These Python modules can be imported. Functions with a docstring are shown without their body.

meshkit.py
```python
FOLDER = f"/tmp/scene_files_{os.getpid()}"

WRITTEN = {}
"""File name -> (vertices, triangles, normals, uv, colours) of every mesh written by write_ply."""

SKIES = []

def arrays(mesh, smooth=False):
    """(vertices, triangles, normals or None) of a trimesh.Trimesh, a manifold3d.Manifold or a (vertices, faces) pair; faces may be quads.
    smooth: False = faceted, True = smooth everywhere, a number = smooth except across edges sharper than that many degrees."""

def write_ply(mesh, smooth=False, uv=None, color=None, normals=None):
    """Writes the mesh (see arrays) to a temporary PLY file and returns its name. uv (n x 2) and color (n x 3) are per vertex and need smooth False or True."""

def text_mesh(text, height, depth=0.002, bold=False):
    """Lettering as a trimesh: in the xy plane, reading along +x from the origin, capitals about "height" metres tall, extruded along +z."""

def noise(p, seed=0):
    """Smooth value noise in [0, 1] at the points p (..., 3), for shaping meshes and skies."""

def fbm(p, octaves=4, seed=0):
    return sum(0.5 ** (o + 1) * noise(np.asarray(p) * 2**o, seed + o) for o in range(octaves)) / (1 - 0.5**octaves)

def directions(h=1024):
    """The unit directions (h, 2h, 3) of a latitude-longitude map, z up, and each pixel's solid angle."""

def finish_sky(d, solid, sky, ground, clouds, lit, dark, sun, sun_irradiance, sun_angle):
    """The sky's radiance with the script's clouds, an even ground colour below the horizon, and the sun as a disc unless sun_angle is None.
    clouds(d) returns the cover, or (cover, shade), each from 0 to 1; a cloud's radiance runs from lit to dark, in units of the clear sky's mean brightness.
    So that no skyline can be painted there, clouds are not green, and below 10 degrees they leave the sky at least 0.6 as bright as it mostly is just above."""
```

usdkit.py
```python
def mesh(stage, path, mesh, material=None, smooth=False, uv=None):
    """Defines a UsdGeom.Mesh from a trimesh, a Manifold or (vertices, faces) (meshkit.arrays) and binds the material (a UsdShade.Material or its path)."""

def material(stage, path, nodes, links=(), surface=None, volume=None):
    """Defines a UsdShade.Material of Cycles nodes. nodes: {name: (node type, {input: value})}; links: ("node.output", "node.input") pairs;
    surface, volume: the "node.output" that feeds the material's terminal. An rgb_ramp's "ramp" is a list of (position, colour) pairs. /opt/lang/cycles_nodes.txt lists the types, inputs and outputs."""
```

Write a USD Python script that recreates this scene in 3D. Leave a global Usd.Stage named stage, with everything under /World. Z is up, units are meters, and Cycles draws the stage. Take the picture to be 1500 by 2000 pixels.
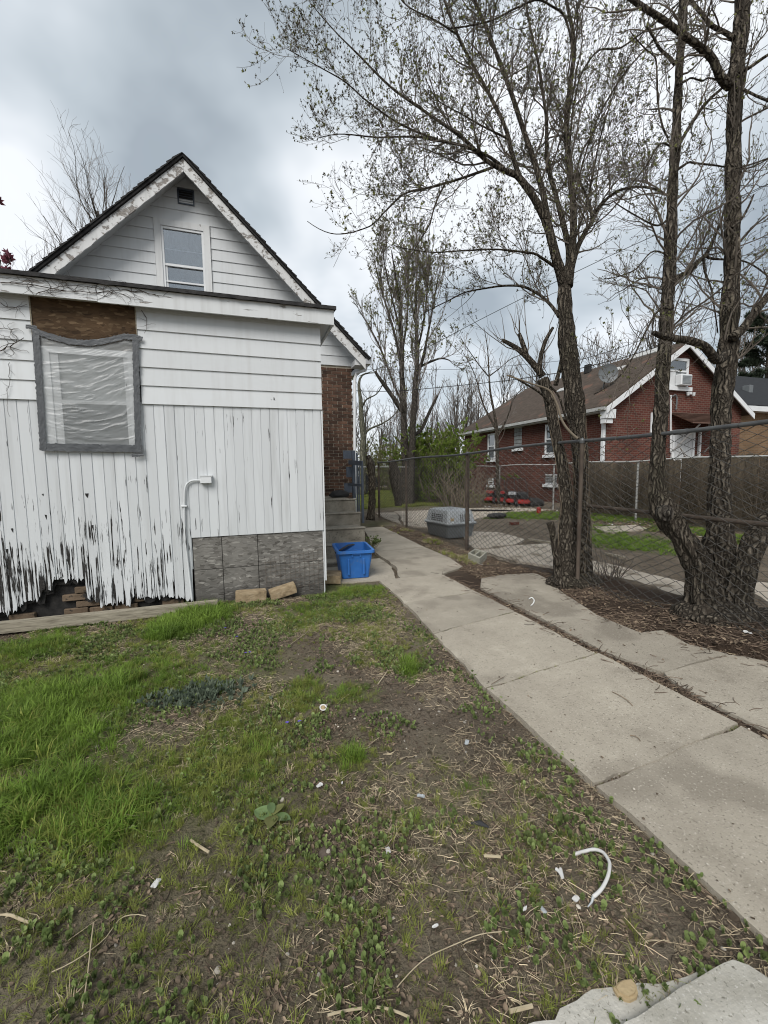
import math, random
import numpy as np, trimesh, shapely, usdkit, meshkit
from shapely.geometry import Polygon, LineString, Point
from scipy.interpolate import PchipInterpolator
from pxr import Usd, UsdGeom, UsdLux, UsdShade, Gf, Sdf, Vt

stage = Usd.Stage.CreateInMemory()
UsdGeom.SetStageUpAxis(stage, 'Z'); UsdGeom.SetStageMetersPerUnit(stage, 1.0)
UsdGeom.Xform.Define(stage, '/World'); UsdGeom.Scope.Define(stage, '/World/Looks')

# ------------------------------------------------------------------ camera, sky, sun, exposure
EYE = np.array([0.0, 0.0, 1.3])
FPX, YAW, PITCH, ROLL = 820.0, math.radians(18.288), math.radians(-5.494), math.radians(-0.682)
EXPOSURE = 1.12
SUN_DIR = np.array([-0.55, -0.75, 0.95]); SUN_DIR /= np.linalg.norm(SUN_DIR)
CLOUD = 0.74
SUN_I, SUN_ANGLE, SKY_STRENGTH = 0.4, 32.0, 0.1

FWD = np.array([math.sin(YAW) * math.cos(PITCH), math.cos(YAW) * math.cos(PITCH), math.sin(PITCH)])
_r = np.array([math.cos(YAW), -math.sin(YAW), 0.0]); _u = np.cross(_r, FWD)
RIGHT = math.cos(ROLL) * _r + math.sin(ROLL) * _u
UP = -math.sin(ROLL) * _r + math.cos(ROLL) * _u
cam = UsdGeom.Camera.Define(stage, '/World/camera')
cam.CreateHorizontalApertureAttr(36.0); cam.CreateVerticalApertureAttr(48.0)
cam.CreateFocalLengthAttr(36.0 * FPX / 1500.0); cam.CreateClippingRangeAttr((0.05, 3000.0))
cam.CreateExposureAttr(EXPOSURE)
m4 = np.eye(4); m4[0, :3], m4[1, :3], m4[2, :3], m4[3, :3] = RIGHT, UP, -FWD, EYE
cam.AddTransformOp().Set(Gf.Matrix4d(m4.tolist()))

sun = UsdLux.DistantLight.Define(stage, '/World/sun')
sun.CreateIntensityAttr(SUN_I); sun.CreateAngleAttr(SUN_ANGLE); sun.CreateNormalizeAttr(True)
sun.CreateColorAttr(Gf.Vec3f(1.0, 0.965, 0.92))
zz = SUN_DIR; xx = np.cross([0, 0, 1.0], zz); xx /= np.linalg.norm(xx); yy = np.cross(zz, xx)
ms = np.eye(4); ms[0, :3], ms[1, :3], ms[2, :3] = xx, yy, zz
sun.AddTransformOp().Set(Gf.Matrix4d(ms.tolist()))
SUN_EL, SUN_ROT = math.asin(SUN_DIR[2]), math.atan2(SUN_DIR[0], SUN_DIR[1])

def ray(px, py):
    """direction (unit forward depth) through the photograph's point px, py"""
    return (RIGHT * (px - 750.0) + UP * (1000.0 - py)) / FPX + FWD
def G(px, py, z=0.0):
    d = ray(px, py); return EYE + d * (z - EYE[2]) / d[2]
def AY(px, py, y):
    d = ray(px, py); return EYE + d * y / d[1]
def AX(px, py, x):
    d = ray(px, py); return EYE + d * x / d[0]
def AD(px, py, depth):
    return EYE + ray(px, py) * depth
def depth_of(p): return float((np.asarray(p) - EYE) @ FWD)

mats = {}
def material(name, nodes, links, surface, volume=None):
    for kind, inputs in nodes.values():
        if kind == 'map_range': inputs.setdefault('clamp', True)
    mats[name] = usdkit.material(stage, '/World/Looks/' + name, nodes, links, surface, volume)
    return mats[name]

# overcast sky: the physical sky seen through a nearly closed deck of cloud
def _dirn(px, py):
    d = ray(px, py); return d / np.linalg.norm(d)
sky_nodes = {
    'tc': ('texture_coordinate', {}),
    'sky': ('sky_texture', {'sky_type': 'single_scattering', 'sun_disc': False, 'sun_elevation': SUN_EL, 'sun_rotation': SUN_ROT}),
    'sep': ('separate_xyz', {}),
    'zl': ('math', {'math_type': 'add', 'value2': 0.42}),
    'zm': ('math', {'math_type': 'maximum', 'value2': 0.12}),
    'inv': ('math', {'math_type': 'divide', 'value1': 1.0}),
    'pr': ('vector_math', {'math_type': 'scale'}),
    'map': ('mapping', {'location': (4.34, -2.2, 1.6), 'rotation': (0, 0, 0.6), 'scale': (0.85, 0.85, 0.85)}),
    'n1': ('noise_texture', {'scale': 1.9, 'detail': 5.0, 'roughness': 0.45, 'distortion': 0.3}),
    'n2': ('noise_texture', {'scale': 1.1, 'detail': 4.0, 'roughness': 0.55, 'distortion': 0.3}),
    'mixn': ('mix_float', {'fac': 0.5}),
    'ramp': ('rgb_ramp', {'ramp': [(k, tuple(CLOUD * c for c in v)) for k, v in ((0.0, (2.1, 2.45, 2.7)), (0.415, (2.55, 2.9, 3.2)), (0.465, (3.5, 3.9, 4.2)), (0.515, (4.7, 5.05, 5.35)), (0.565, (6.2, 6.4, 6.6)), (1.0, (6.9, 7.05, 7.2)))]}),
    'mixc': ('mix', {'fac': 0.93}),
    'bg': ('background_shader', {'strength': SKY_STRENGTH}),
}
sky_links = [('tc.generated', 'sep.vector'), ('sep.z', 'zl.value1'), ('zl.value', 'zm.value1'), ('zm.value', 'inv.value2'),
             ('tc.generated', 'pr.vector1'), ('inv.value', 'pr.scale'), ('pr.vector', 'map.vector'), ('map.vector', 'n1.vector'), ('map.vector', 'n2.vector'),
             ('n1.fac', 'mixn.a'), ('n2.fac', 'mixn.b'), ('mixn.result', 'ramp.fac'), ('sky.color', 'mixc.color1'), ('ramp.color', 'mixc.color2'),
             ('mixc.color', 'bg.color')]
dome = UsdLux.DomeLight.Define(stage, '/World/sky')
material('sky_air', sky_nodes, sky_links, 'bg.background')
UsdShade.MaterialBindingAPI.Apply(dome.GetPrim()).Bind(mats['sky_air'])
dome.GetPrim().SetCustomDataByKey('kind', 'structure')

# ------------------------------------------------------------------ helpers: naming, things, parts
_used, _where = {}, {}
def numbered(parent, name):
    k = (parent, name); n = _used.get(k, 0); _used[k] = n + 1
    return name if n == 0 else f'{name}_{n:03d}'
def tag(p, label=None, cat=None, group=None, kind=None):
    for k, v in (('label', label), ('category', cat), ('group', group), ('kind', kind)):
        if v: p.SetCustomDataByKey(k, v)
    return p
def thing(name, label=None, cat=None, loc=(0, 0, 0), group=None, kind=None):
    path = '/World/' + numbered('/World', name)
    x = UsdGeom.Xform.Define(stage, path); x.AddTranslateOp().Set(Gf.Vec3d(*map(float, loc)))
    _where[path] = np.asarray(loc, float)
    return tag(x.GetPrim(), label, cat, group, kind)
def arr(m):
    if isinstance(m, tuple): 
        v, f = np.asarray(m[0], float), np.asarray(m[1], int)
        if f.shape[1] == 4: f = np.vstack([f[:, [0, 1, 2]], f[:, [0, 2, 3]]])
        return v, f
    v, f, _ = meshkit.arrays(m); return v, f
def obj(name, mesh, mat, parent=None, label=None, cat=None, group=None, kind=None, smooth=False, prim=None, local=False):
    """ONE Mesh prim from world-space geometry, under parent (a thing or a part) or directly under /World"""
    pp = str(parent.GetPath()) if parent is not None else '/World'
    path = pp + '/' + numbered(pp, name)
    off = _where.get(pp, np.zeros(3))
    v, f = arr(mesh)
    if not local: v = v - off
    m = usdkit.mesh(stage, path, (v, f), mats[mat] if isinstance(mat, str) else mat, smooth=smooth)
    _where[path] = off
    if prim is not None:
        for k, (vals, tn) in prim.items():
            UsdGeom.PrimvarsAPI(m).CreatePrimvar(k, tn, 'vertex').Set(vals)
    return tag(m.GetPrim(), label, cat, group, kind)
def single(name, mesh, mat, label, cat, group=None, smooth=False, kind=None):
    """a thing that is one mesh"""
    return obj(name, mesh, mat, None, label, cat, group, kind, smooth)
def copy_of(src, name, loc, rz=0, label=None, cat=None, group=None, scale=1.0):
    path = '/World/' + numbered('/World', name)
    x = UsdGeom.Xform.Define(stage, path); x.AddTranslateOp().Set(Gf.Vec3d(*map(float, loc))); x.AddRotateZOp().Set(float(rz))
    if scale != 1.0: x.AddScaleOp().Set(Gf.Vec3f(scale, scale, scale))
    p = x.GetPrim(); p.GetReferences().AddInternalReference(src.GetPath()); p.SetInstanceable(True)
    d = src.GetCustomData()
    return tag(p, label or d.get('label'), cat or d.get('category'), group or d.get('group'))
def scatter(name, protos, pos, rot, scl, idx, parent=None, label=None, cat=None, kind='stuff'):
    """one PointInstancer of many tiny alike pieces. protos: [(mesh, material)]; rot: quaternions (w, x, y, z)"""
    pp = str(parent.GetPath()) if parent is not None else '/World'
    path = pp + '/' + numbered(pp, name)
    off = _where.get(pp, np.zeros(3))
    pi = UsdGeom.PointInstancer.Define(stage, path)
    rel = pi.CreatePrototypesRel()
    for k, (mesh, mat) in enumerate(protos):
        v, f = arr(mesh)
        m = usdkit.mesh(stage, f'{path}/kind_{chr(97 + k)}', (v, f), mats[mat])
        rel.AddTarget(m.GetPath())
    n = len(pos)
    pi.CreatePositionsAttr(Vt.Vec3fArray.FromNumpy((np.asarray(pos) - off).astype(np.float32)))
    pi.CreateProtoIndicesAttr(Vt.IntArray.FromNumpy(np.asarray(idx, np.int32)))
    q = np.asarray(rot, np.float32)
    pi.CreateOrientationsAttr(Vt.QuathArray([Gf.Quath(float(a), float(b), float(c), float(d)) for a, b, c, d in q]))
    s = np.asarray(scl, np.float32); s = np.repeat(s[:, None], 3, 1) if s.ndim == 1 else s
    pi.CreateScalesAttr(Vt.Vec3fArray.FromNumpy(s))
    return tag(pi.GetPrim(), label, cat, None, kind)
def qz(a):
    a = np.asarray(a); return np.stack([np.cos(a / 2), 0 * a, 0 * a, np.sin(a / 2)], 1)
def qmul(a, b):
    w1, x1, y1, z1 = a.T; w2, x2, y2, z2 = b.T
    return np.stack([w1*w2-x1*x2-y1*y2-z1*z2, w1*x2+x1*w2+y1*z2-z1*y2, w1*y2-x1*z2+y1*w2+z1*x2, w1*z2+x1*y2-y1*x2+z1*w2], 1)
def qaxis(ax, a):
    a = np.asarray(a); ax = np.asarray(ax, float)
    return np.concatenate([np.cos(a / 2)[:, None], np.sin(a / 2)[:, None] * ax], 1)
def qto(dirs):
    """rotates +z onto each direction"""
    d = dirs / np.maximum(np.linalg.norm(dirs, axis=1, keepdims=True), 1e-9)
    c = np.cross(np.array([0, 0, 1.0]), d); w = 1 + d[:, 2]
    q = np.concatenate([w[:, None], c], 1); bad = w < 1e-6; q[bad] = [0, 1, 0, 0]
    return q / np.linalg.norm(q, axis=1, keepdims=True)

# ------------------------------------------------------------------ helpers: shapes
BOXF = np.array([[0,2,3,1],[4,5,7,6],[0,1,5,4],[2,6,7,3],[0,4,6,2],[1,3,7,5]])
def box(x0, x1, y0, y1, z0, z1):
    v = np.array([[x, y, z] for x in (x0, x1) for y in (y0, y1) for z in (z0, z1)], float)
    f = np.array([[0,1,3,2],[4,6,7,5],[0,4,5,1],[2,3,7,6],[0,2,6,4],[1,5,7,3]])
    return v, np.vstack([f[:, [0, 1, 2]], f[:, [0, 2, 3]]])
def join(*ms):
    vs, fs, n = [], [], 0
    for m in ms:
        v, f = arr(m); vs.append(v); fs.append(f + n); n += len(v)
    return np.vstack(vs), np.vstack(fs)
def move(m, d):
    v, f = arr(m); return v + np.asarray(d, float), f
def turn(m, ang, axis=(0, 0, 1), about=(0, 0, 0)):
    v, f = arr(m); R = trimesh.transformations.rotation_matrix(ang, axis, about)
    return v @ R[:3, :3].T + R[:3, 3], f
def scaled(m, s):
    v, f = arr(m); return v * np.asarray(s, float), f
def cbox(x0, x1, y0, y1, z0, z1, c=0.006):
    """box with all edges chamfered"""
    pts = []
    for x, sx in ((x0, 1), (x1, -1)):
        for y, sy in ((y0, 1), (y1, -1)):
            for z, sz in ((z0, 1), (z1, -1)):
                pts += [(x, y + sy*c, z + sz*c), (x + sx*c, y, z + sz*c), (x + sx*c, y + sy*c, z)]
    h = trimesh.convex.convex_hull(np.array(pts)); return np.array(h.vertices), np.array(h.faces)
def beam(a, b, w, h, up=(0, 0, 1)):
    """bar from a to b, w wide (sideways) and h high"""
    a, b = np.asarray(a, float), np.asarray(b, float); t = b - a; L = np.linalg.norm(t); t /= L
    s = np.cross(t, up); s /= np.linalg.norm(s); n = np.cross(s, t)
    v, f = box(0, L, -w/2, w/2, -h/2, h/2)
    return a + v[:, :1]*t + v[:, 1:2]*s + v[:, 2:]*n, f[:, ::1]
def tubes(P, R, s=4):
    """N polylines of K points each as s-sided tubes in one mesh"""
    P = np.asarray(P, float); R = np.asarray(R, float)
    if P.ndim == 2: P, R = P[None], R[None]
    N, K = P.shape[:2]
    T = np.gradient(P, axis=1); T /= np.maximum(np.linalg.norm(T, axis=2, keepdims=True), 1e-9)
    mean = np.abs(T.mean(1)); ref = np.eye(3)[np.argmin(mean, 1)][:, None, :]
    U = np.cross(T, np.broadcast_to(ref, T.shape)); U /= np.maximum(np.linalg.norm(U, axis=2, keepdims=True), 1e-9)
    V = np.cross(T, U)
    a = np.arange(s) * 2 * np.pi / s
    v = P[:, :, None, :] + R[:, :, None, None] * (np.cos(a)[None, None, :, None] * U[:, :, None, :] + np.sin(a)[None, None, :, None] * V[:, :, None, :])
    n, k, j = np.meshgrid(np.arange(N), np.arange(K - 1), np.arange(s), indexing='ij')
    b = n * K * s
    i0, i1 = b + k * s + j, b + k * s + (j + 1) % s
    i2, i3 = b + (k + 1) * s + (j + 1) % s, b + (k + 1) * s + j
    q = np.stack([i0, i1, i2, i3], -1).reshape(-1, 4)
    return v.reshape(-1, 3), np.vstack([q[:, [0, 1, 2]], q[:, [0, 2, 3]]])
def spline(pts, step=None, n=None, extra=None):
    """smooth resampling of a polyline; extra: values (radii) carried along"""
    pts = np.asarray(pts, float); d = np.r_[0, np.cumsum(np.linalg.norm(np.diff(pts, axis=0), axis=1))]
    n = n or max(3, int(d[-1] / step) + 1); t = np.linspace(0, d[-1], n)
    out = np.stack([PchipInterpolator(d, pts[:, k])(t) for k in range(3)], 1) if len(pts) > 2 else np.stack([np.interp(t, d, pts[:, k]) for k in range(3)], 1)
    if extra is None: return out
    return out, np.interp(t, d, np.asarray(extra, float))
def rod(pts, r, s=8, step=None, caps=True):
    pts = np.asarray(pts, float)
    if step: pts = spline(pts, step)
    R = np.full(len(pts), r) if np.ndim(r) == 0 else np.interp(np.linspace(0, 1, len(pts)), np.linspace(0, 1, len(r)), r)
    if caps:
        t0 = pts[0] - pts[1]; t1 = pts[-1] - pts[-2]
        pts = np.vstack([pts[0] + t0 * 1e-4, pts, pts[-1] + t1 * 1e-4]); R = np.r_[0.0005, R, 0.0005]
    return tubes(pts, R, s)
def prism(poly, z0, z1):
    """polygon (xy list or shapely) extruded from z0 to z1"""
    p = poly if hasattr(poly, 'exterior') else Polygon(poly)
    if not p.is_valid: p = p.buffer(0)
    m = trimesh.creation.extrude_polygon(p, z1 - z0, engine='earcut')
    return np.array(m.vertices) + [0, 0, z0], np.array(m.faces)
def xz_prism(poly, y0, y1):
    """polygon in (x, z) extruded along y"""
    v, f = prism(poly, -y1, -y0)
    return np.stack([v[:, 0], -v[:, 2], v[:, 1]], 1), f
def yz_prism(poly, x0, x1):
    v, f = prism(poly, x0, x1)
    return np.stack([v[:, 2], v[:, 0], v[:, 1]], 1), f
def grid_sheet(P):
    """open sheet through a (n, m, 3) array of points"""
    n, m = P.shape[:2]; i, j = np.meshgrid(np.arange(n - 1), np.arange(m - 1), indexing='ij')
    a = (i * m + j).ravel(); q = np.stack([a, a + m, a + m + 1, a + 1], 1)
    return P.reshape(-1, 3), np.vstack([q[:, [0, 1, 2]], q[:, [0, 2, 3]]])
def lathe(prof, s=20, c=(0, 0, 0)):
    prof = np.asarray(prof, float); a = np.linspace(0, 2*np.pi, s, endpoint=False)
    P = np.stack([prof[:, 0][:, None]*np.cos(a), prof[:, 0][:, None]*np.sin(a), np.repeat(prof[:, 1][:, None], s, 1)], -1)
    n = len(prof); i, j = np.meshgrid(np.arange(n-1), np.arange(s), indexing='ij')
    q = np.stack([i*s+j, i*s+(j+1) % s, (i+1)*s+(j+1) % s, (i+1)*s+j], -1).reshape(-1, 4)
    return P.reshape(-1, 3) + np.asarray(c, float), np.vstack([q[:, [0, 1, 2]], q[:, [0, 2, 3]]])
def jag(line, amp, step, rng):
    """a polyline (xy) made uneven"""
    L = LineString(line); n = max(2, int(L.length / step)); out = []
    off = np.cumsum(rng.normal(0, amp * 0.6, n + 1)); off -= np.linspace(off[0], off[-1], n + 1); off = np.clip(off, -2.2*amp, 2.2*amp)
    for k in range(n + 1):
        p = np.array(L.interpolate(k / n, normalized=True).coords[0]); q = np.array(L.interpolate(min(1, k / n + 1e-3), normalized=True).coords[0]); q0 = np.array(L.interpolate(max(0, k / n - 1e-3), normalized=True).coords[0])
        t = q - q0; t /= max(np.linalg.norm(t), 1e-9)
        out.append(p + np.array([-t[1], t[0]]) * (off[k] if 0 < k < n else 0))
    return np.array(out)

# ------------------------------------------------------------------ materials
def varied(name, cols, scale=(1, 1, 1), nscale=5.0, detail=5.0, nrough=0.6, rough=0.85, bump=0.0, bscale=(1, 1, 1), bnoise=40.0, bdist=0.01, spec=0.3, rand=0.0, dist=0.0, metal=0.0, extra=None, spots=None, coords='pos', trans=0.0):
    """a noise-mottled surface. cols: colour ramp; spots: (noise scale, colour, threshold) speckles; rand: value change from piece to piece"""
    nd = {'geo': ('geometry', {}), 'tco': ('texture_coordinate', {}), 'oi': ('object_info', {}), 'map': ('mapping', {'scale': scale}), 'n': ('noise_texture', {'scale': nscale, 'detail': detail, 'roughness': nrough, 'distortion': dist}),
          'st': ('map_range', {'from_min': 0.28, 'from_max': 0.72, 'to_min': 0.0, 'to_max': 1.0}),
          'r': ('rgb_ramp', {'ramp': [(i / max(1, len(cols) - 1), c) for i, c in enumerate(cols)]}),
          'p': ('principled_bsdf', {'roughness': rough, 'specular_ior_level': spec, 'metallic': metal})}
    src = 'geo.position' if coords == 'pos' else 'tco.object'
    ln = [(src, 'map.vector'), ('map.vector', 'n.vector'), ('n.fac', 'st.value'), ('st.result', 'r.fac')]
    out = 'r.color'
    if spots:
        for k, (ss, sc, th) in enumerate(spots):
            nd[f's{k}'] = ('noise_texture', {'scale': ss, 'detail': 3.0, 'roughness': 0.6}); nd[f't{k}'] = ('map_range', {'from_min': th - 0.02, 'from_max': th + 0.06}); nd[f'x{k}'] = ('mix', {'color2': sc})
            ln += [(src, f's{k}.vector'), (f's{k}.fac', f't{k}.value'), (f't{k}.result', f'x{k}.fac'), (out, f'x{k}.color1')]; out = f'x{k}.color'
    if rand:
        nd['rv'] = ('map_range', {'from_min': 0.0, 'from_max': 1.0, 'to_min': 1.0 - rand, 'to_max': 1.0 + rand}); nd['hv'] = ('hsv', {})
        ln += [('oi.random', 'rv.value'), ('rv.result', 'hv.value'), (out, 'hv.color')]; out = 'hv.color'
    ln += [(out, 'p.base_color')]
    if bump:
        nd['bm'] = ('mapping', {'scale': bscale}); nd['bn'] = ('noise_texture', {'scale': bnoise, 'detail': 4.0, 'roughness': 0.65}); nd['b'] = ('bump', {'strength': bump, 'distance': bdist})
        ln += [(src, 'bm.vector'), ('bm.vector', 'bn.vector'), ('bn.fac', 'b.height'), ('b.normal', 'p.normal')]
    sf = 'p.BSDF'
    if trans:
        nd['tl'] = ('translucent_bsdf', {}); nd['mx'] = ('mix_closure', {'fac': trans}); ln += [(out, 'tl.color'), ('p.BSDF', 'mx.closure1'), ('tl.BSDF', 'mx.closure2')]; sf = 'mx.closure'
    return material(name, nd, ln, sf)

def peeling(name, base, under, zlo, zhi, xlo, xhi, t_clean, t_worn, stretch=(42, 42, 2.0), dirt=(0.5, 0.5, 0.48), foot=(-90.0, -91.0, 0.0), soft=0.012, mixn=0.28, n2s=3.0):
    """white paint splitting along the grain; wear grows from zhi down to zlo and from xhi to xlo"""
    nd = {'geo': ('geometry', {}), 'sp': ('separate_xyz', {}),
          'wz': ('map_range', {'from_min': zhi, 'from_max': zlo}), 'wx': ('map_range', {'from_min': xhi, 'from_max': xlo}),
          'ww': ('math', {'math_type': 'multiply'}), 'wf': ('map_range', {'from_min': foot[0], 'from_max': foot[1], 'to_max': foot[2]}), 'wm': ('math', {'math_type': 'maximum'}), 'th': ('map_range', {'to_min': t_clean, 'to_max': t_worn}),
          'm1': ('mapping', {'scale': stretch}), 'n1': ('noise_texture', {'scale': 1.0, 'detail': 5.0, 'roughness': 0.6, 'distortion': 0.25}),
          'n2': ('noise_texture', {'scale': n2s, 'detail': 3.0}), 'nm': ('mix_float', {'fac': mixn}),
          'df': ('math', {'math_type': 'subtract'}), 'ms': ('map_range', {'from_min': 0.0, 'from_max': soft}),
          'm3': ('mapping', {'scale': (14, 14, 0.9)}), 'n3': ('noise_texture', {'scale': 1.0, 'detail': 5.0, 'roughness': 0.6}), 's3': ('map_range', {'from_min': 0.5, 'from_max': 0.78, 'to_max': 0.55}),
          'md': ('mix', {'color1': base, 'color2': dirt}),
          'n4': ('noise_texture', {'scale': 60.0, 'detail': 3.0}), 'r4': ('rgb_ramp', {'ramp': [(0.3, under), (0.8, tuple(min(1, c * 2.6 + 0.01) for c in under))]}), 'oi': ('object_info', {}), 'rv': ('map_range', {'to_min': 0.92, 'to_max': 1.05}), 'hv': ('hsv', {}),
          'mc': ('mix', {}), 'iv': ('math', {'math_type': 'subtract', 'value1': 1.0}), 'b': ('bump', {'strength': 0.7, 'distance': 0.006}),
          'p': ('principled_bsdf', {'roughness': 0.6, 'specular_ior_level': 0.25})}
    ln = [('geo.position', 'sp.vector'), ('sp.z', 'wz.value'), ('sp.x', 'wx.value'), ('wz.result', 'ww.value1'), ('wx.result', 'ww.value2'), ('sp.z', 'wf.value'), ('ww.value', 'wm.value1'), ('wf.result', 'wm.value2'), ('wm.value', 'th.value'),
          ('geo.position', 'm1.vector'), ('m1.vector', 'n1.vector'), ('geo.position', 'n2.vector'), ('n1.fac', 'nm.a'), ('n2.fac', 'nm.b'), ('nm.result', 'df.value1'), ('th.result', 'df.value2'), ('df.value', 'ms.value'),
          ('geo.position', 'm3.vector'), ('m3.vector', 'n3.vector'), ('n3.fac', 's3.value'), ('s3.result', 'md.fac'), ('geo.position', 'n4.vector'), ('n4.fac', 'r4.fac'),
          ('ms.result', 'mc.fac'), ('oi.random', 'rv.value'), ('rv.result', 'hv.value'), ('md.color', 'hv.color'), ('hv.color', 'mc.color1'), ('r4.color', 'mc.color2'), ('mc.color', 'p.base_color'), ('ms.result', 'iv.value2'), ('iv.value', 'b.height'), ('b.normal', 'p.normal')]
    return material(name, nd, ln, 'p.BSDF')

W = (0.535, 0.553, 0.563)
peeling('siding_paint', W, (0.012, 0.011, 0.010), 0.45, 1.30, -1.35, 0.1, 0.645, 0.515, stretch=(70, 70, 2.6), dirt=(0.33, 0.335, 0.33), foot=(0.46, 0.05, 0.80), mixn=0.30, n2s=4.5)
peeling('board_paint', W, (0.03, 0.03, 0.03), 0, 1, 0, 1, 0.70, 0.70, stretch=(16, 16, 9), dirt=(0.44, 0.445, 0.44))
peeling('casing_paint', (0.60, 0.61, 0.61), (0.16, 0.15, 0.14), 0, 1, 0, 1, 0.62, 0.62, stretch=(9, 9, 9), dirt=(0.42, 0.42, 0.41), soft=0.04)
peeling('rake_paint', (0.58, 0.585, 0.58), (0.12, 0.11, 0.10), 0, 1, 0, 1, 0.525, 0.525, stretch=(11, 11, 14), dirt=(0.40, 0.40, 0.39), soft=0.05)
peeling('fascia_paint', (0.53, 0.545, 0.55), (0.14, 0.13, 0.12), 0, 1, 0, 1, 0.6, 0.6, stretch=(3, 3, 26), dirt=(0.36, 0.36, 0.35))
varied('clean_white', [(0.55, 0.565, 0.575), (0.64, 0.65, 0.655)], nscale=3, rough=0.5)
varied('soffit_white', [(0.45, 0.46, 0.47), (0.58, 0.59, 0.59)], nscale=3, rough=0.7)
varied('tar_paper', [(0.008, 0.008, 0.008), (0.03, 0.028, 0.026)], nscale=20, rough=0.9, bump=0.6, bnoise=30)
varied('roof_felt', [(0.012, 0.012, 0.013), (0.035, 0.034, 0.033)], nscale=14, rough=0.95, bump=0.7, bnoise=90, rand=0.3)
varied('duct_tape', [(0.055, 0.059, 0.064), (0.09, 0.095, 0.101)], nscale=9, rough=0.45, spec=0.35, bump=0.4, bscale=(3, 3, 3), bnoise=16, bdist=0.008)
varied('brown_brick', [(0.03, 0.018, 0.013), (0.065, 0.035, 0.023), (0.095, 0.052, 0.034)], nscale=9, rough=0.9, bump=0.5, bnoise=70, rand=0.45)
varied('mortar', [(0.30, 0.26, 0.20), (0.42, 0.38, 0.31)], nscale=20, rough=0.95, bump=0.6, bnoise=60)
varied('buff_brick', [(0.096, 0.069, 0.045), (0.18, 0.132, 0.09)], nscale=9, rough=0.92, bump=0.5, bnoise=60, rand=0.3, spots=[(14, (0.03, 0.026, 0.022), 0.6)])
varied('tan_block', [(0.17, 0.125, 0.075), (0.27, 0.205, 0.125), (0.33, 0.265, 0.175)], nscale=16, rough=0.95, bump=0.9, bnoise=30, bdist=0.015, spots=[(7, (0.10, 0.085, 0.06), 0.62)])
varied('tan_stone', [(0.27, 0.20, 0.11), (0.36, 0.28, 0.165)], nscale=16, rough=0.95, bump=0.4, bnoise=60)
varied('timber', [(0.11, 0.095, 0.07), (0.24, 0.215, 0.165), (0.32, 0.29, 0.225)], scale=(2, 14, 14), nscale=3, rough=0.9, bump=0.5, bscale=(2, 30, 30), bnoise=3)
varied('step_concrete', [(0.154, 0.1342, 0.1023), (0.264, 0.2365, 0.1925), (0.363, 0.33, 0.2695)], nscale=5, detail=8, rough=0.95, bump=0.4, bnoise=90, spots=[(60, (0.08, 0.07, 0.05), 0.6)])
varied('walk_concrete', [(0.1715, 0.1499, 0.1143), (0.2731, 0.2438, 0.1968), (0.3175, 0.2858, 0.2311), (0.4318, 0.3912, 0.3239)], nscale=1.9, detail=14, nrough=0.8, rough=0.95, bump=0.6, bnoise=90, bdist=0.005, rand=0.09, spots=[(1.3, (0.2159, 0.1905, 0.1524), 0.56), (95, (0.385, 0.352, 0.297), 0.62), (100, (0.1461, 0.127, 0.09906), 0.61)])
varied('slab_concrete', [(0.25, 0.2375, 0.2), (0.3625, 0.3475, 0.3063), (0.45, 0.4312, 0.3875)], nscale=6, detail=8, rough=0.95, bump=0.7, bnoise=70, bdist=0.006, spots=[(90, (0.15, 0.14, 0.115), 0.63), (130, (0.44, 0.42, 0.38), 0.63)])
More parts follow.
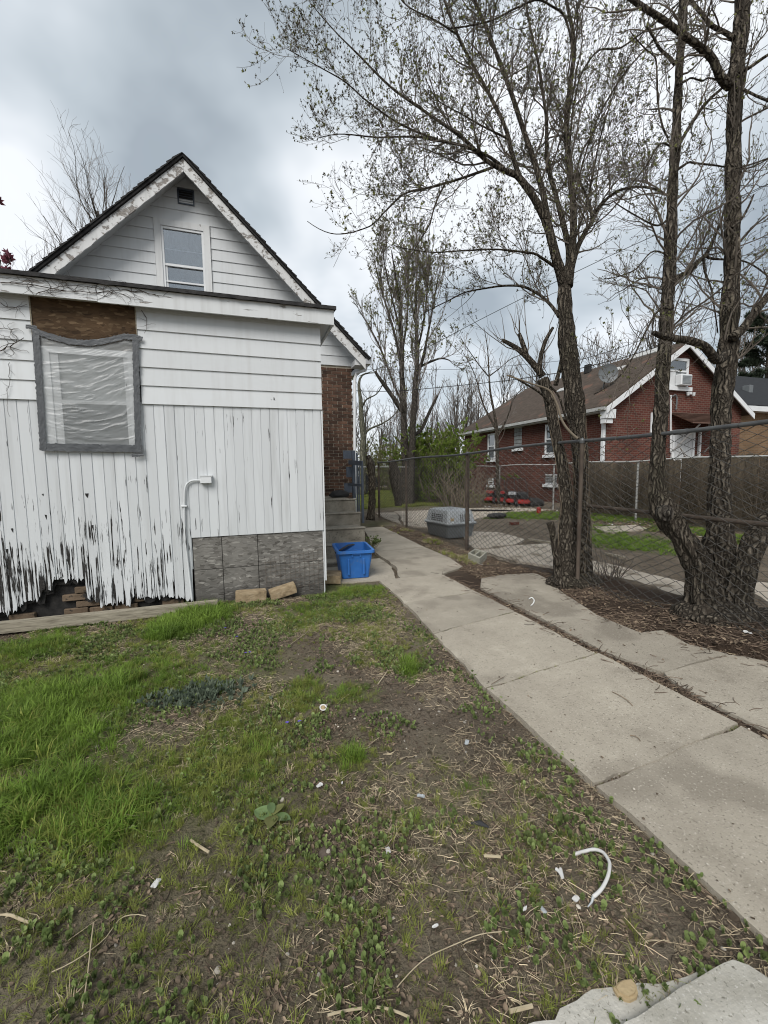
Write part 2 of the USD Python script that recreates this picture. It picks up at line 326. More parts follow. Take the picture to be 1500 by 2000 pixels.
varied('yard_concrete', [(0.297, 0.2585, 0.209), (0.396, 0.352, 0.2915)], nscale=3, detail=8, rough=0.95, bump=0.3, bnoise=60, spots=[(3.2, (0.17, 0.14, 0.105), 0.58)])
varied('asphalt', [(0.045, 0.045, 0.047), (0.075, 0.075, 0.075)], nscale=3, rough=0.95)
varied('galvanized', [(0.06, 0.062, 0.064), (0.11, 0.114, 0.115)], nscale=8, rough=0.5, spec=0.5, metal=0.35)
varied('pale_rail', [(0.36, 0.36, 0.35), (0.5, 0.5, 0.48)], nscale=8, rough=0.5, metal=0.3)
varied('rusty_steel', [(0.035, 0.027, 0.022), (0.075, 0.058, 0.045), (0.11, 0.088, 0.07)], scale=(1, 1, 0.4), nscale=12, rough=0.8, bump=0.3, bnoise=60)
varied('fence_wire', [(0.04, 0.036, 0.031), (0.10, 0.093, 0.083)], nscale=6, rough=0.6, metal=0.3)
varied('gate_steel', [(0.035, 0.045, 0.062), (0.065, 0.08, 0.105)], nscale=6, rough=0.45, spec=0.5)
varied('black_rubber', [(0.012, 0.012, 0.012), (0.03, 0.03, 0.03)], nscale=9, rough=0.75)
varied('black_plastic', [(0.010, 0.010, 0.011), (0.022, 0.022, 0.024)], nscale=4, rough=0.35, spec=0.5)
varied('blue_plastic', [(0.022, 0.115, 0.37), (0.032, 0.15, 0.44)], nscale=5, rough=0.45, spec=0.4, rand=0.0, spots=[(7, (0.05, 0.13, 0.33), 0.6), (40, (0.09, 0.15, 0.30), 0.66)])
varied('crate_light', [(0.30, 0.32, 0.33), (0.37, 0.39, 0.40)], nscale=6, rough=0.5)
varied('crate_dark', [(0.10, 0.11, 0.115), (0.14, 0.15, 0.155)], nscale=6, rough=0.5)
varied('cinder', [(0.24, 0.235, 0.19), (0.36, 0.35, 0.29)], nscale=20, rough=0.97, bump=0.7, bnoise=90)
varied('mower_red', [(0.20, 0.014, 0.012), (0.30, 0.022, 0.018)], nscale=5, rough=0.3, spec=0.5)
varied('silver_metal', [(0.42, 0.43, 0.44), (0.58, 0.58, 0.58)], nscale=9, rough=0.35, metal=0.6)
varied('red_shingle', [(0.032, 0.0232, 0.0168), (0.056, 0.0416, 0.0312), (0.084, 0.064, 0.0496)], scale=(1, 1, 3), nscale=3.5, detail=8, nrough=0.75, rough=0.95, bump=0.5, bnoise=25, bscale=(1, 1, 4), spots=[(1.2, (0.11, 0.062, 0.044), 0.6)])
varied('grey_shingle', [(0.012, 0.013, 0.015), (0.024, 0.026, 0.029)], scale=(1, 1, 4), nscale=6, detail=8, rough=0.95, bump=0.5, bnoise=20, bscale=(1, 1, 5))
varied('awning_metal', [(0.075, 0.04, 0.028), (0.13, 0.075, 0.055)], nscale=6, rough=0.6)
varied('picket_wood', [(0.04, 0.031, 0.021), (0.095, 0.076, 0.053), (0.135, 0.11, 0.078)], scale=(6, 6, 1.2), nscale=5, detail=6, rough=0.95, bump=0.5, bscale=(20, 20, 2), bnoise=4, rand=0.35)
varied('dead_vine', [(0.06, 0.046, 0.032), (0.16, 0.13, 0.095)], nscale=18, rough=0.95)
varied('vine_dark', [(0.03, 0.022, 0.016), (0.07, 0.052, 0.04)], nscale=18, rough=0.95)
varied('pale_stick', [(0.28, 0.23, 0.15), (0.42, 0.36, 0.25)], nscale=18, rough=0.9)
varied('straw', [(0.297, 0.2365, 0.154), (0.506, 0.429, 0.297)], nscale=6, rough=0.9, rand=0.55, trans=0.15)
varied('litter', [(0.1, 0.0725, 0.05), (0.25, 0.1938, 0.1375)], nscale=16, rough=0.9, rand=0.55, trans=0.1)
varied('mulch', [(0.042, 0.0288, 0.0204), (0.144, 0.1056, 0.0768)], nscale=20, rough=0.95, rand=0.6)
varied('pebble', [(0.20, 0.18, 0.15), (0.40, 0.37, 0.32)], nscale=20, rough=0.95, rand=0.5)
varied('soil_crumb', [(0.06075, 0.0459, 0.0324), (0.1148, 0.0891, 0.0648)], nscale=30, rough=1.0, rand=0.4)
varied('paper_white', [(0.40, 0.395, 0.38), (0.58, 0.575, 0.56)], nscale=12, rough=0.8)
varied('chalk_mark', [(0.62, 0.62, 0.60), (0.74, 0.74, 0.72)], nscale=30, rough=0.9)
varied('violet', [(0.08, 0.06, 0.30), (0.14, 0.10, 0.42)], nscale=30, rough=0.7, trans=0.2)
varied('pink_leaf', [(0.12, 0.035, 0.05), (0.27, 0.10, 0.13), (0.34, 0.16, 0.19)], nscale=5, rough=0.8, rand=0.4, trans=0.3)
varied('bud_green', [(0.075, 0.07, 0.042), (0.12, 0.115, 0.06)], nscale=3, rough=0.85, rand=0.5, trans=0.25)
varied('bud_brown', [(0.09, 0.075, 0.06), (0.14, 0.12, 0.095)], nscale=3, rough=0.85, rand=0.5, trans=0.2)
varied('leaf_fresh', [(0.13, 0.14, 0.05), (0.20, 0.205, 0.08)], nscale=3, rough=0.8, rand=0.4, trans=0.5)
varied('bush_leaf', [(0.13, 0.19, 0.032), (0.21, 0.28, 0.055)], nscale=2, rough=0.8, rand=0.4, trans=0.45)
varied('conifer', [(0.016, 0.024, 0.014), (0.035, 0.05, 0.028)], nscale=3, rough=0.9, rand=0.4)
varied('grass_lush', [(0.0884, 0.1562, 0.0192), (0.169, 0.2501, 0.0384)], nscale=2.5, rough=0.65, rand=0.4, trans=0.3)
varied('grass_olive', [(0.1375, 0.174, 0.0312), (0.2375, 0.252, 0.0624)], nscale=2.5, rough=0.7, rand=0.4, trans=0.3)
varied('weed_leaf', [(0.102, 0.1437, 0.0437), (0.186, 0.23, 0.0828)], nscale=4, rough=0.65, rand=0.45, trans=0.25)
varied('dock_leaf', [(0.08, 0.13, 0.05), (0.13, 0.185, 0.075)], nscale=14, rough=0.55, rand=0.2, trans=0.2)
varied('blue_weed', [(0.065, 0.088, 0.06), (0.12, 0.145, 0.10)], nscale=9, rough=0.7, rand=0.3, trans=0.2)
def bark(name, dark, mid, light, moss=None, sc=1.0):
    nd = {'geo': ('geometry', {}), 'nw': ('noise_texture', {'scale': 9.0 * sc, 'detail': 3.0}), 'ws': ('vector_math', {'math_type': 'scale', 'scale': 0.085 / sc}), 'wa': ('vector_math', {'math_type': 'add'}),
          'm': ('mapping', {'scale': (30*sc, 30*sc, 4.6*sc)}), 'v': ('voronoi_texture', {'feature': 'distance_to_edge', 'scale': 1.0}), 'vr': ('map_range', {'from_min': 0.0, 'from_max': 0.34}),
          'm1': ('mapping', {'scale': (60*sc, 60*sc, 14*sc)}), 'n': ('noise_texture', {'scale': 1.0, 'detail': 6.0, 'roughness': 0.7}), 'r': ('rgb_ramp', {'ramp': [(0.30, mid), (0.5, tuple((a_ + b_) / 2 for a_, b_ in zip(mid, light))), (0.68, light)]}),
          'mc': ('mix', {'color1': dark}), 'n2': ('noise_texture', {'scale': 2.2, 'detail': 5.0}), 'r2': ('map_range', {'from_min': 0.5, 'from_max': 0.66, 'to_max': 0.6}), 'mx': ('mix', {'color2': moss or mid}),
          'hs': ('math', {'math_type': 'multiply_add', 'value2': 0.35}), 'b': ('bump', {'strength': 1.0, 'distance': 0.03}), 'p': ('principled_bsdf', {'roughness': 0.95, 'specular_ior_level': 0.12})}
    ln = [('geo.position', 'nw.vector'), ('nw.color', 'ws.vector1'), ('geo.position', 'wa.vector1'), ('ws.vector', 'wa.vector2'), ('wa.vector', 'm.vector'), ('m.vector', 'v.vector'), ('v.distance', 'vr.value'),
          ('geo.position', 'm1.vector'), ('m1.vector', 'n.vector'), ('n.fac', 'r.fac'), ('geo.position', 'n2.vector'), ('n2.fac', 'r2.value'), ('r2.result', 'mx.fac'), ('r.color', 'mx.color1'), ('vr.result', 'mc.fac'), ('mx.color', 'mc.color2'), ('mc.color', 'p.base_color'),
          ('n.fac', 'hs.value1'), ('vr.result', 'hs.value3'), ('hs.value', 'b.height'), ('b.normal', 'p.normal')]
    return material(name, nd, ln, 'p.BSDF')
bark('bark_brown', (0.028, 0.023, 0.018), (0.062, 0.052, 0.041), (0.19, 0.165, 0.13), moss=(0.075, 0.07, 0.045))
bark('bark_grey', (0.03, 0.026, 0.022), (0.075, 0.065, 0.055), (0.15, 0.135, 0.115), moss=(0.08, 0.08, 0.055))
bark('bark_far', (0.05, 0.045, 0.04), (0.105, 0.095, 0.085), (0.16, 0.145, 0.13), sc=0.4)
bark('bark_lichen', (0.06, 0.06, 0.045), (0.14, 0.14, 0.10), (0.22, 0.21, 0.16), sc=0.5)
varied('twig_dark', [(0.069, 0.0575, 0.046), (0.1265, 0.1081, 0.0897)], nscale=2, rough=0.95)
varied('twig_grey', [(0.11, 0.095, 0.085), (0.18, 0.16, 0.145)], nscale=1, rough=0.95)
varied('twig_tan', [(0.12, 0.095, 0.07), (0.19, 0.16, 0.12)], nscale=1, rough=0.95)

def flakeboard(name, dark, mid, light, damp):
    """pressed board of long wood flakes lying every way, darker and damp near the ground"""
    nd = {'geo': ('geometry', {}), 'nw': ('noise_texture', {'scale': 7.0, 'detail': 3.0}), 'ws': ('vector_math', {'math_type': 'scale', 'scale': 0.05}), 'wa': ('vector_math', {'math_type': 'add'}), 'sp': ('separate_xyz', {}),
          'dz': ('map_range', {'from_min': damp[0], 'from_max': damp[1], 'to_min': 0.45, 'to_max': 1.0}), 'dn': ('noise_texture', {'scale': 4.0, 'detail': 4.0}), 'dr': ('map_range', {'from_min': 0.3, 'from_max': 0.7, 'to_min': 0.75, 'to_max': 1.2}), 'dm': ('math', {'math_type': 'multiply'}), 'hv': ('hsv', {})}
    ln = [('geo.position', 'nw.vector'), ('nw.color', 'ws.vector1'), ('geo.position', 'wa.vector1'), ('ws.vector', 'wa.vector2'), ('geo.position', 'sp.vector'), ('sp.z', 'dz.value'), ('geo.position', 'dn.vector'), ('dn.fac', 'dr.value'), ('dz.result', 'dm.value1'), ('dr.result', 'dm.value2')]
    for k, (ang, sx, sz) in enumerate(((0.30, 17, 55), (-0.45, 15, 48), (1.0, 20, 52))):
        nd |= {f'm{k}': ('mapping', {'rotation': (0, ang, 0), 'scale': (sx, 1.0, sz), 'location': (k * 3.3, 0, k * 1.7)}), f'v{k}': ('voronoi_texture', {'feature': 'f1', 'scale': 1.0}), f'c{k}': ('separate_color', {})}
        ln += [('wa.vector', f'm{k}.vector'), (f'm{k}.vector', f'v{k}.vector'), (f'v{k}.color', f'c{k}.color')]
    nd |= {'x0': ('mix_float', {}), 'x1': ('mix_float', {}), 't0': ('map_range', {'from_min': 0.45, 'from_max': 0.5}), 't1': ('map_range', {'from_min': 0.62, 'from_max': 0.66}),
           'r': ('rgb_ramp', {'ramp': [(0.0, dark), (0.25, mid), (0.75, mid), (0.93, light), (1.0, tuple(c * 1.35 for c in light))]}), 'b': ('bump', {'strength': 0.8, 'distance': 0.012}), 'p': ('principled_bsdf', {'roughness': 0.92, 'specular_ior_level': 0.2})}
    ln += [('c0.g', 't0.value'), ('t0.result', 'x0.fac'), ('c0.r', 'x0.a'), ('c1.r', 'x0.b'), ('c2.g', 't1.value'), ('t1.result', 'x1.fac'), ('x0.result', 'x1.a'), ('c2.r', 'x1.b'), ('x1.result', 'r.fac'), ('r.color', 'hv.color'), ('dm.value', 'hv.value'), ('hv.color', 'p.base_color'), ('x1.result', 'b.height'), ('b.normal', 'p.normal')]
    return material(name, nd, ln, 'p.BSDF')
flakeboard('oriented_board', (0.09, 0.084, 0.075), (0.165, 0.157, 0.143), (0.235, 0.225, 0.205), (0.0, 0.32))
flakeboard('brown_board', (0.045, 0.028, 0.016), (0.08, 0.05, 0.028), (0.125, 0.085, 0.05), (2.40, 2.62))
# plain red brickwork of the house beyond, too far to count the bricks
def far_brick(name, c1, c2, mortar, axis):
    nd = {'geo': ('geometry', {}), 'sp': ('separate_xyz', {}), 'cb': ('combine_xyz', {}), 'br': ('brick_texture', {'color1': c1, 'color2': c2, 'mortar': mortar, 'scale': 1.0, 'mortar_size': 0.006, 'mortar_smooth': 0.1, 'brick_width': 0.215, 'row_height': 0.075, 'bias': -0.1}),
          'n': ('noise_texture', {'scale': 0.9, 'detail': 5.0}), 'rn': ('map_range', {'from_min': 0.3, 'from_max': 0.7, 'to_min': 0.7, 'to_max': 1.25}), 'h': ('hsv', {}), 'iv': ('math', {'math_type': 'subtract', 'value1': 1.0}),
          'b': ('bump', {'strength': 0.8, 'distance': 0.012}), 'p': ('principled_bsdf', {'roughness': 0.92, 'specular_ior_level': 0.2})}
    ln = [('geo.position', 'sp.vector'), (f'sp.{axis}', 'cb.x'), ('sp.z', 'cb.y'), ('cb.vector', 'br.vector'), ('geo.position', 'n.vector'), ('n.fac', 'rn.value'), ('rn.result', 'h.value'), ('br.color', 'h.color'), ('h.color', 'p.base_color'), ('br.fac', 'iv.value2'), ('iv.value', 'b.height'), ('b.normal', 'p.normal')]
    return material(name, nd, ln, 'p.BSDF')
far_brick('red_brick_x', (0.105, 0.034, 0.024), (0.072, 0.025, 0.019), (0.17, 0.13, 0.105), 'x')
far_brick('red_brick_y', (0.095, 0.032, 0.023), (0.066, 0.024, 0.018), (0.15, 0.115, 0.095), 'y')
far_brick('tan_brick_x', (0.17, 0.105, 0.058), (0.13, 0.08, 0.045), (0.2, 0.16, 0.115), 'x')

# window glass: reflects the sky, lets the room show
material('pane_glass', {'f': ('fresnel', {'IOR': 1.5}), 'fm': ('math', {'math_type': 'multiply_add', 'value2': 1.4, 'value3': 0.12}), 't': ('transparent_bsdf', {'color': (0.86, 0.9, 0.92)}), 'g': ('glossy_bsdf', {'roughness': 0.03, 'color': (0.9, 0.93, 0.96)}), 'm': ('mix_closure', {})},
         [('f.fac', 'fm.value1'), ('fm.value', 'm.fac'), ('t.BSDF', 'm.closure1'), ('g.BSDF', 'm.closure2')], 'm.closure')
material('plastic_film', {'t': ('transparent_bsdf', {'color': (0.9, 0.9, 0.9)}), 'p': ('principled_bsdf', {'base_color': (0.50, 0.52, 0.52), 'roughness': 0.3, 'specular_ior_level': 0.6}), 'tl': ('translucent_bsdf', {'color': (0.6, 0.61, 0.61)}), 'm0': ('mix_closure', {'fac': 0.25}), 'm': ('mix_closure', {'fac': 0.43})},
         [('p.BSDF', 'm0.closure1'), ('tl.BSDF', 'm0.closure2'), ('t.BSDF', 'm.closure1'), ('m0.closure', 'm.closure2')], 'm.closure')
varied('dim_curtain', [(0.07, 0.08, 0.085), (0.13, 0.145, 0.15)], nscale=5, rough=0.9)
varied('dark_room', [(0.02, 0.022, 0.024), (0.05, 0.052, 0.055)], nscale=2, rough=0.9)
varied('grey_curtain', [(0.16, 0.17, 0.17), (0.28, 0.29, 0.29)], nscale=5, rough=0.9)
varied('tinted_glass', [(0.012, 0.014, 0.016), (0.02, 0.022, 0.025)], nscale=2, rough=0.08, spec=0.7)
varied('car_paint', [(0.014, 0.015, 0.017), (0.02, 0.021, 0.023)], nscale=2, rough=0.2, spec=0.6)

# ================================================================== GROUND
rng = np.random.default_rng(11)
def gxy(pts, z=0.0): return [tuple(G(*p, z)[:2]) for p in pts]
walk_right = 2.29
FENCE_X = lambda y: 3.40 + 0.0125 * np.asarray(y, float)
# hollow places under the paving, and low mounds round the trees
strip_l = gxy([(938, 1150), (1050, 1205), (1180, 1275), (1315, 1335), (1415, 1390), (1500, 1430), (1640, 1500)])
strip_r = gxy([(1700, 1370), (1500, 1297), (1450, 1285), (1340, 1260), (1295, 1235), (1250, 1240), (1165, 1205), (1090, 1155), (1078, 1138), (1045, 1122), (985, 1124), (940, 1132)])
walk_outline = Polygon([(1.29, -0.5), (2.3, -0.5), (2.29, 4.7), (2.86, 5.2), (3.0, 7.2), (3.05, 9.6), (2.45, 9.6), (1.75, 7.5), (1.5, 4.72), (1.45, 4.0), (1.36, 2.8)])
strip_outline = Polygon(strip_l + strip_r)
def hgt(x, y):
    x, y = np.asarray(x, float), np.asarray(y, float)
    p = np.stack([x, y, 0 * x], -1)
    near = np.exp(-np.maximum(0, np.hypot(x - 1, y - 3) - 8) / 6)
    h = (meshkit.fbm(p * 1.1, 3, 3) - 0.5) * 0.07 + (meshkit.fbm(p * 6.0, 4, 5) - 0.5) * 0.035 * near
    h = h + 0.17 * np.exp(-(((x - 3.72) / 0.55) ** 2 + ((y - 2.25) / 0.75) ** 2)) + 0.07 * np.exp(-(((x - 3.72) / 0.5) ** 2 + ((y - 3.75) / 0.5) ** 2))
    return h - 0.012
def axis_lines(lo, hi, step, far_lo, far_hi, n):
    a = np.arange(lo, hi + 1e-6, step)
    g = np.geomspace(step, far_hi - hi, n); l = np.geomspace(step, lo - far_lo, n)
    return np.unique(np.r_[lo - l[::-1], a, hi + g])
gx, gy = axis_lines(-3.0, 5.2, 0.03, -900, 900, 60), axis_lines(-0.2, 7.6, 0.03, -900, 900, 60)
X, Y = np.meshgrid(gx, gy, indexing='ij')
Z = hgt(X, Y)
fade = np.exp(-np.maximum(0, np.hypot(X - 2, Y - 5) - 12) / 10)
Z = Z * fade - 0.02 * (1 - fade)
for poly, dz in ((walk_outline, -0.03), (strip_outline, -0.03)):
    ins = shapely.contains_xy(poly.buffer(-0.05), X.ravel(), Y.ravel()).reshape(X.shape)
    edge = shapely.contains_xy(poly.buffer(0.05), X.ravel(), Y.ravel()).reshape(X.shape)
    Z = np.where(edge, np.minimum(Z, -0.004), Z); Z = np.where(ins, np.minimum(Z, dz), Z)
house_foot = (X > -6) & (X < 0.75) & (Y > 4.6) & (Y < 20)
Z = np.where(house_foot, -0.05, Z)
LXG, LYG, LZG = gx, gy, Z
def ground_z(x, y):
    """height of the ground sheet, by lookup"""
    i = np.clip(np.searchsorted(LXG, x) - 1, 0, len(LXG) - 2); j = np.clip(np.searchsorted(LYG, y) - 1, 0, len(LYG) - 2)
    u = np.clip((x - LXG[i]) / (LXG[i + 1] - LXG[i]), 0, 1); v = np.clip((y - LYG[j]) / (LYG[j + 1] - LYG[j]), 0, 1)
    return LZG[i, j] * (1 - u) * (1 - v) + LZG[i + 1, j] * u * (1 - v) + LZG[i, j + 1] * (1 - u) * v + LZG[i + 1, j + 1] * u * v

# where the grass grows: patches (centre and half sizes as seen, then laid out on the ground), strength, blade height, olive share
_fw = np.array([math.sin(YAW), math.cos(YAW)]); _rt = np.array([math.cos(YAW), -math.sin(YAW)])
def patch(px, py, rx, ry, s, h, ol):
    c = G(px, py)[:2]; a = np.linalg.norm(G(px + rx, py)[:2] - G(px - rx, py)[:2]) / 2; b = np.linalg.norm(G(px, py + ry)[:2] - G(px, py - ry)[:2]) / 2
    return (*c, a, b, s, h, ol)
PATCHES = [patch(*p) for p in [
    (372, 1218, 62, 34, 1.0, 0.15, 0.0), (130, 1365, 150, 58, 1.0, 0.12, 0.1), (70, 1450, 130, 52, 1.0, 0.13, 0.05), (245, 1320, 190, 40, 0.75, 0.08, 0.25),
    (190, 1590, 215, 66, 1.0, 0.12, 0.3), (60, 1570, 120, 60, 1.0, 0.13, 0.15), (350, 1500, 160, 105, 0.8, 0.075, 0.65), (450, 1490, 80, 70, 0.8, 0.08, 0.6),
    (450, 1402, 55, 26, 0.9, 0.06, 0.9), (592, 1345, 36, 30, 1.0, 0.08, 0.7), (690, 1348, 50, 22, 0.8, 0.07, 0.4), (680, 1476, 34, 26, 1.0, 0.10, 0.1), (800, 1304, 24, 22, 1.0, 0.11, 0.1),
    (640, 1190, 100, 22, 0.75, 0.07, 0.35), (565, 1222, 60, 14, 0.7, 0.06, 0.6), (330, 1275, 150, 34, 0.6, 0.06, 0.4), (60, 1265, 90, 34, 0.8, 0.10, 0.2), (480, 1290, 120, 36, 0.5, 0.05, 0.5),
    (672, 1153, 80, 18, 0.95, 0.08, 0.3), (725, 1160, 40, 16, 0.7, 0.06, 0.4), (930, 1530, 45, 22, 0.6, 0.06, 0.2), (545, 1725, 80, 46, 0.55, 0.06, 0.3), (230, 1690, 70, 50, 0.55, 0.07, 0.5),
    (880, 1230, 14, 10, 0.6, 0.06, 0.2), (830, 1250, 30, 12, 0.5, 0.05, 0.3), (820, 1590, 40, 26, 0.6, 0.05, 0.2), (510, 1665, 60, 26, 0.5, 0.06, 0.4), (470, 1560, 60, 50, 0.6, 0.07, 0.4), (640, 1700, 50, 25, 0.5, 0.05, 0.3),
    (860, 1072, 26, 8, 0.6, 0.06, 0.3), (735, 1022, 30, 5, 0.6, 0.06, 0.3), (745, 1085, 12, 10, 0.5, 0.07, 0.3)]]
NB_PATCHES = [patch(*p) for p in [(1050, 1006, 105, 5, .8, 0.07, 0.1), (1215, 1056, 66, 17, 0.75, 0.07, 0.1), (1235, 1012, 90, 6, 0.7, 0.08, 0.1), (1330, 1035, 50, 8, 0.6, 0.07, 0.1), (1402, 1046, 40, 8, 0.9, 0.09, 0.1), (1180, 1030, 60, 5, 0.3, 0.06, 0.2)]]
def grassiness(x, y, patches):
    p = np.stack([x, y, 0 * x], -1)
    wob = (meshkit.fbm(p * 3.0, 3, 8) - 0.5) * 1.1
    best, hh, oo = np.zeros_like(x), np.full_like(x, 0.05), np.full_like(x, 0.4)
    for cx, cy, a, b, s, h, ol in patches:
        dx, dy = x - cx, y - cy; u = (dx * _rt[0] + dy * _rt[1]) / a; v = (dx * _fw[0] + dy * _fw[1]) / b
        w = s * np.clip(1.55 - np.hypot(u, v) * 1.1 + wob, 0, 1)
        up = w > best; best = np.where(up, w, best); hh = np.where(up, h, hh); oo = np.where(up, ol, oo)
    return best, hh, oo
gr, _, _ = grassiness(X.ravel(), Y.ravel(), PATCHES + NB_PATCHES)
gr = gr.reshape(X.shape)
far_lawn = (1 / (1 + np.exp(-(Y - 14.0 - 0.10 * (X - 3)) * 4))) * (X > -8) * (X < 9.0) + (Y > 25) * 1.0
thin_ = np.clip((meshkit.fbm(np.stack([X, Y, 0 * X], -1) * 2.0, 4, 77) - .38) * 3.2, 0, 1) * np.clip((1.45 - X) / .6, 0, 1) * (Y < 4.6) * .42 * np.clip(.25 + (Y - .9) / 1.6, .25, 1)
gr = np.clip(np.maximum(np.maximum(gr * 0.9, thin_), far_lawn), 0, 1)
# ground: bare trodden soil with fine crumbs; 'turf' is how far low growth covers it
nd = {'geo': ('geometry', {}), 'at': ('attribute', {'attribute': 'turf'}), 'mu': ('attribute', {'attribute': 'mulchy'}),
      'n1': ('noise_texture', {'scale': 2.2, 'detail': 8.0, 'roughness': 0.7}), 'r1': ('rgb_ramp', {'ramp': [(0.28, (0.085, 0.067, 0.049)), (0.5, (0.155, 0.126, 0.095)), (0.72, (0.24, 0.20, 0.155))]}),
      'n2': ('noise_texture', {'scale': 75.0, 'detail': 4.0, 'roughness': 0.7}), 't2': ('map_range', {'from_min': 0.57, 'from_max': 0.66, 'to_max': 0.8}), 'm2': ('mix', {'color2': (0.27, 0.22, 0.155)}),
      'n3': ('noise_texture', {'scale': 38.0, 'detail': 4.0}), 't3': ('map_range', {'from_min': 0.56, 'from_max': 0.64, 'to_max': 0.7}), 'm3': ('mix', {'color2': (0.035, 0.026, 0.018)}),
      'n4': ('noise_texture', {'scale': 9.0, 'detail': 6.0}), 'r4': ('rgb_ramp', {'ramp': [(0.3, (0.075, 0.095, 0.028)), (0.7, (0.15, 0.17, 0.06))]}), 'a4': ('math', {'math_type': 'multiply', 'value2': 0.85}), 'm4': ('mix', {}),
      'r5': ('rgb_ramp', {'ramp': [(0.3, (0.032, 0.022, 0.016)), (0.7, (0.085, 0.060, 0.043))]}), 'm5': ('mix', {}),
      'b': ('bump', {'strength': 1.0, 'distance': 0.035}), 'p': ('principled_bsdf', {'roughness': 0.97, 'specular_ior_level': 0.15})}
ln = [('geo.position', f'n{k}.vector') for k in (1, 2, 3, 4)] + [('n1.fac', 'r1.fac'), ('r1.color', 'm2.color1'), ('n2.fac', 't2.value'), ('t2.result', 'm2.fac'), ('m2.color', 'm3.color1'), ('n3.fac', 't3.value'), ('t3.result', 'm3.fac'),
      ('n4.fac', 'r4.fac'), ('at.fac', 'a4.value1'), ('a4.value', 'm4.fac'), ('m3.color', 'm4.color1'), ('r4.color', 'm4.color2'), ('n2.fac', 'r5.fac'), ('mu.fac', 'm5.fac'), ('m4.color', 'm5.color1'), ('r5.color', 'm5.color2'),
      ('m5.color', 'p.base_color'), ('n2.fac', 'b.height'), ('b.normal', 'p.normal')]
material('soil', nd, ln, 'p.BSDF')
mul = np.clip(1 - np.maximum(0, np.abs(X - 3.15) - 0.75) / 0.2, 0, 1) * np.clip((5.6 - Y) / 1.2, 0, 1) * (Y > -1)
mul = np.maximum(mul, ((X > 2.25) & (X < 2.75) & (Y < 4.6)) * 0.9) * (X > 2.25) * (Y < 7)
n, m = X.shape
sheet = grid_sheet(np.stack([X, Y, Z], -1))
FLT = Sdf.ValueTypeNames.FloatArray
obj('ground', sheet, 'soil', None, kind='structure', smooth=True, prim={'turf': (Vt.FloatArray.FromNumpy(gr.ravel().astype(np.float32)), FLT), 'mulchy': (Vt.FloatArray.FromNumpy(mul.ravel().astype(np.float32)), FLT)})

# ------------------------------------------------------------------ paving
def slab(parent, name, left, right, bottom, top, z, thick, mat, seed, tilt=(0, 0), amp=0.008):
    """a paving slab from its four edges (polylines in xy); every edge a little uneven"""
    r = np.random.default_rng(seed)
    e = [jag(l, amp * k, 0.04, r) for l, k in ((bottom, 1.4), (right, 0.6), (top[::-1], 1.4), (left[::-1], 1.0))]
    P = Polygon(np.vstack([x[:-1] for x in e])).buffer(0)
    if P.geom_type != 'Polygon': P = max(P.geoms, key=lambda g: g.area)
    body = prism(P, z - thick, z)
    c = np.array(P.centroid.coords[0])
    v, f = body; v[:, 2] += (v[:, 0] - c[0]) * tilt[0] + (v[:, 1] - c[1]) * tilt[1]
    return obj(name, (v, f), mat, parent)
walk = thing('sidewalk', kind='structure')
XR = lambda y: 2.30 - 0.004 * y
def wl(y):   # left edge of the walk
    return float(np.interp(y, [-0.6, 1.25, 2.07, 2.5, 3.0, 3.4, 3.7, 4.1, 4.6], [1.31, 1.305, 1.305, 1.335, 1.375, 1.425, 1.43, 1.455, 1.47]))
joints = [(-0.6, -0.6), (0.42, 0.46), (1.250, 1.33), (2.065, 2.215), (2.93, 3.16), (3.72, 3.84), (4.66, 4.66)]
for k in range(len(joints) - 1):
    (a0, a1), (b0, b1) = joints[k], joints[k + 1]
    g = 0.007 if k in (1, 2, 3) else 0.004
    ys = np.linspace(a0 + g, b0 - g, 5); L = [(wl(y), y) for y in ys]
    Rr = [(XR(y), y) for y in np.linspace(a1 + g, b1 - g, 4)]
    slab(walk, 'slab', L, Rr, [L[0], ((L[0][0] + Rr[0][0]) / 2, (L[0][1] + Rr[0][1]) / 2), Rr[0]], [L[-1], ((L[-1][0] + Rr[-1][0]) / 2, (L[-1][1] + Rr[-1][1]) / 2), Rr[-1]], [0.022, 0.018, 0.024, 0.016, 0.020, 0.018][k], 0.1, 'walk_concrete', 40 + k, tilt=((k % 3 - 1) * 0.004, (k % 2) * 0.004), amp=0.006)
far_w = gxy([(880, 1129), (930, 1113), (845, 1066), (812, 1069), (800, 1129)])
slab(walk, 'slab', [(1.74, 4.67), (1.90, 5.3), (1.95, 6.35)], [(2.29, 4.67), (2.72, 4.92), (2.83, 5.5), (2.85, 6.45)], [(1.74, 4.67), (2.29, 4.67)], [(1.95, 6.35), (2.85, 6.45)], 0.018, 0.1, 'walk_concrete', 50)
slab(walk, 'slab', [(1.95, 6.38), (2.2, 7.6), (2.52, 9.2)], [(2.85, 6.48), (2.93, 7.8), (3.02, 9.25)], [(1.95, 6.38), (2.85, 6.48)], [(2.52, 9.2), (3.02, 9.25)], 0.020, 0.1, 'walk_concrete', 51)
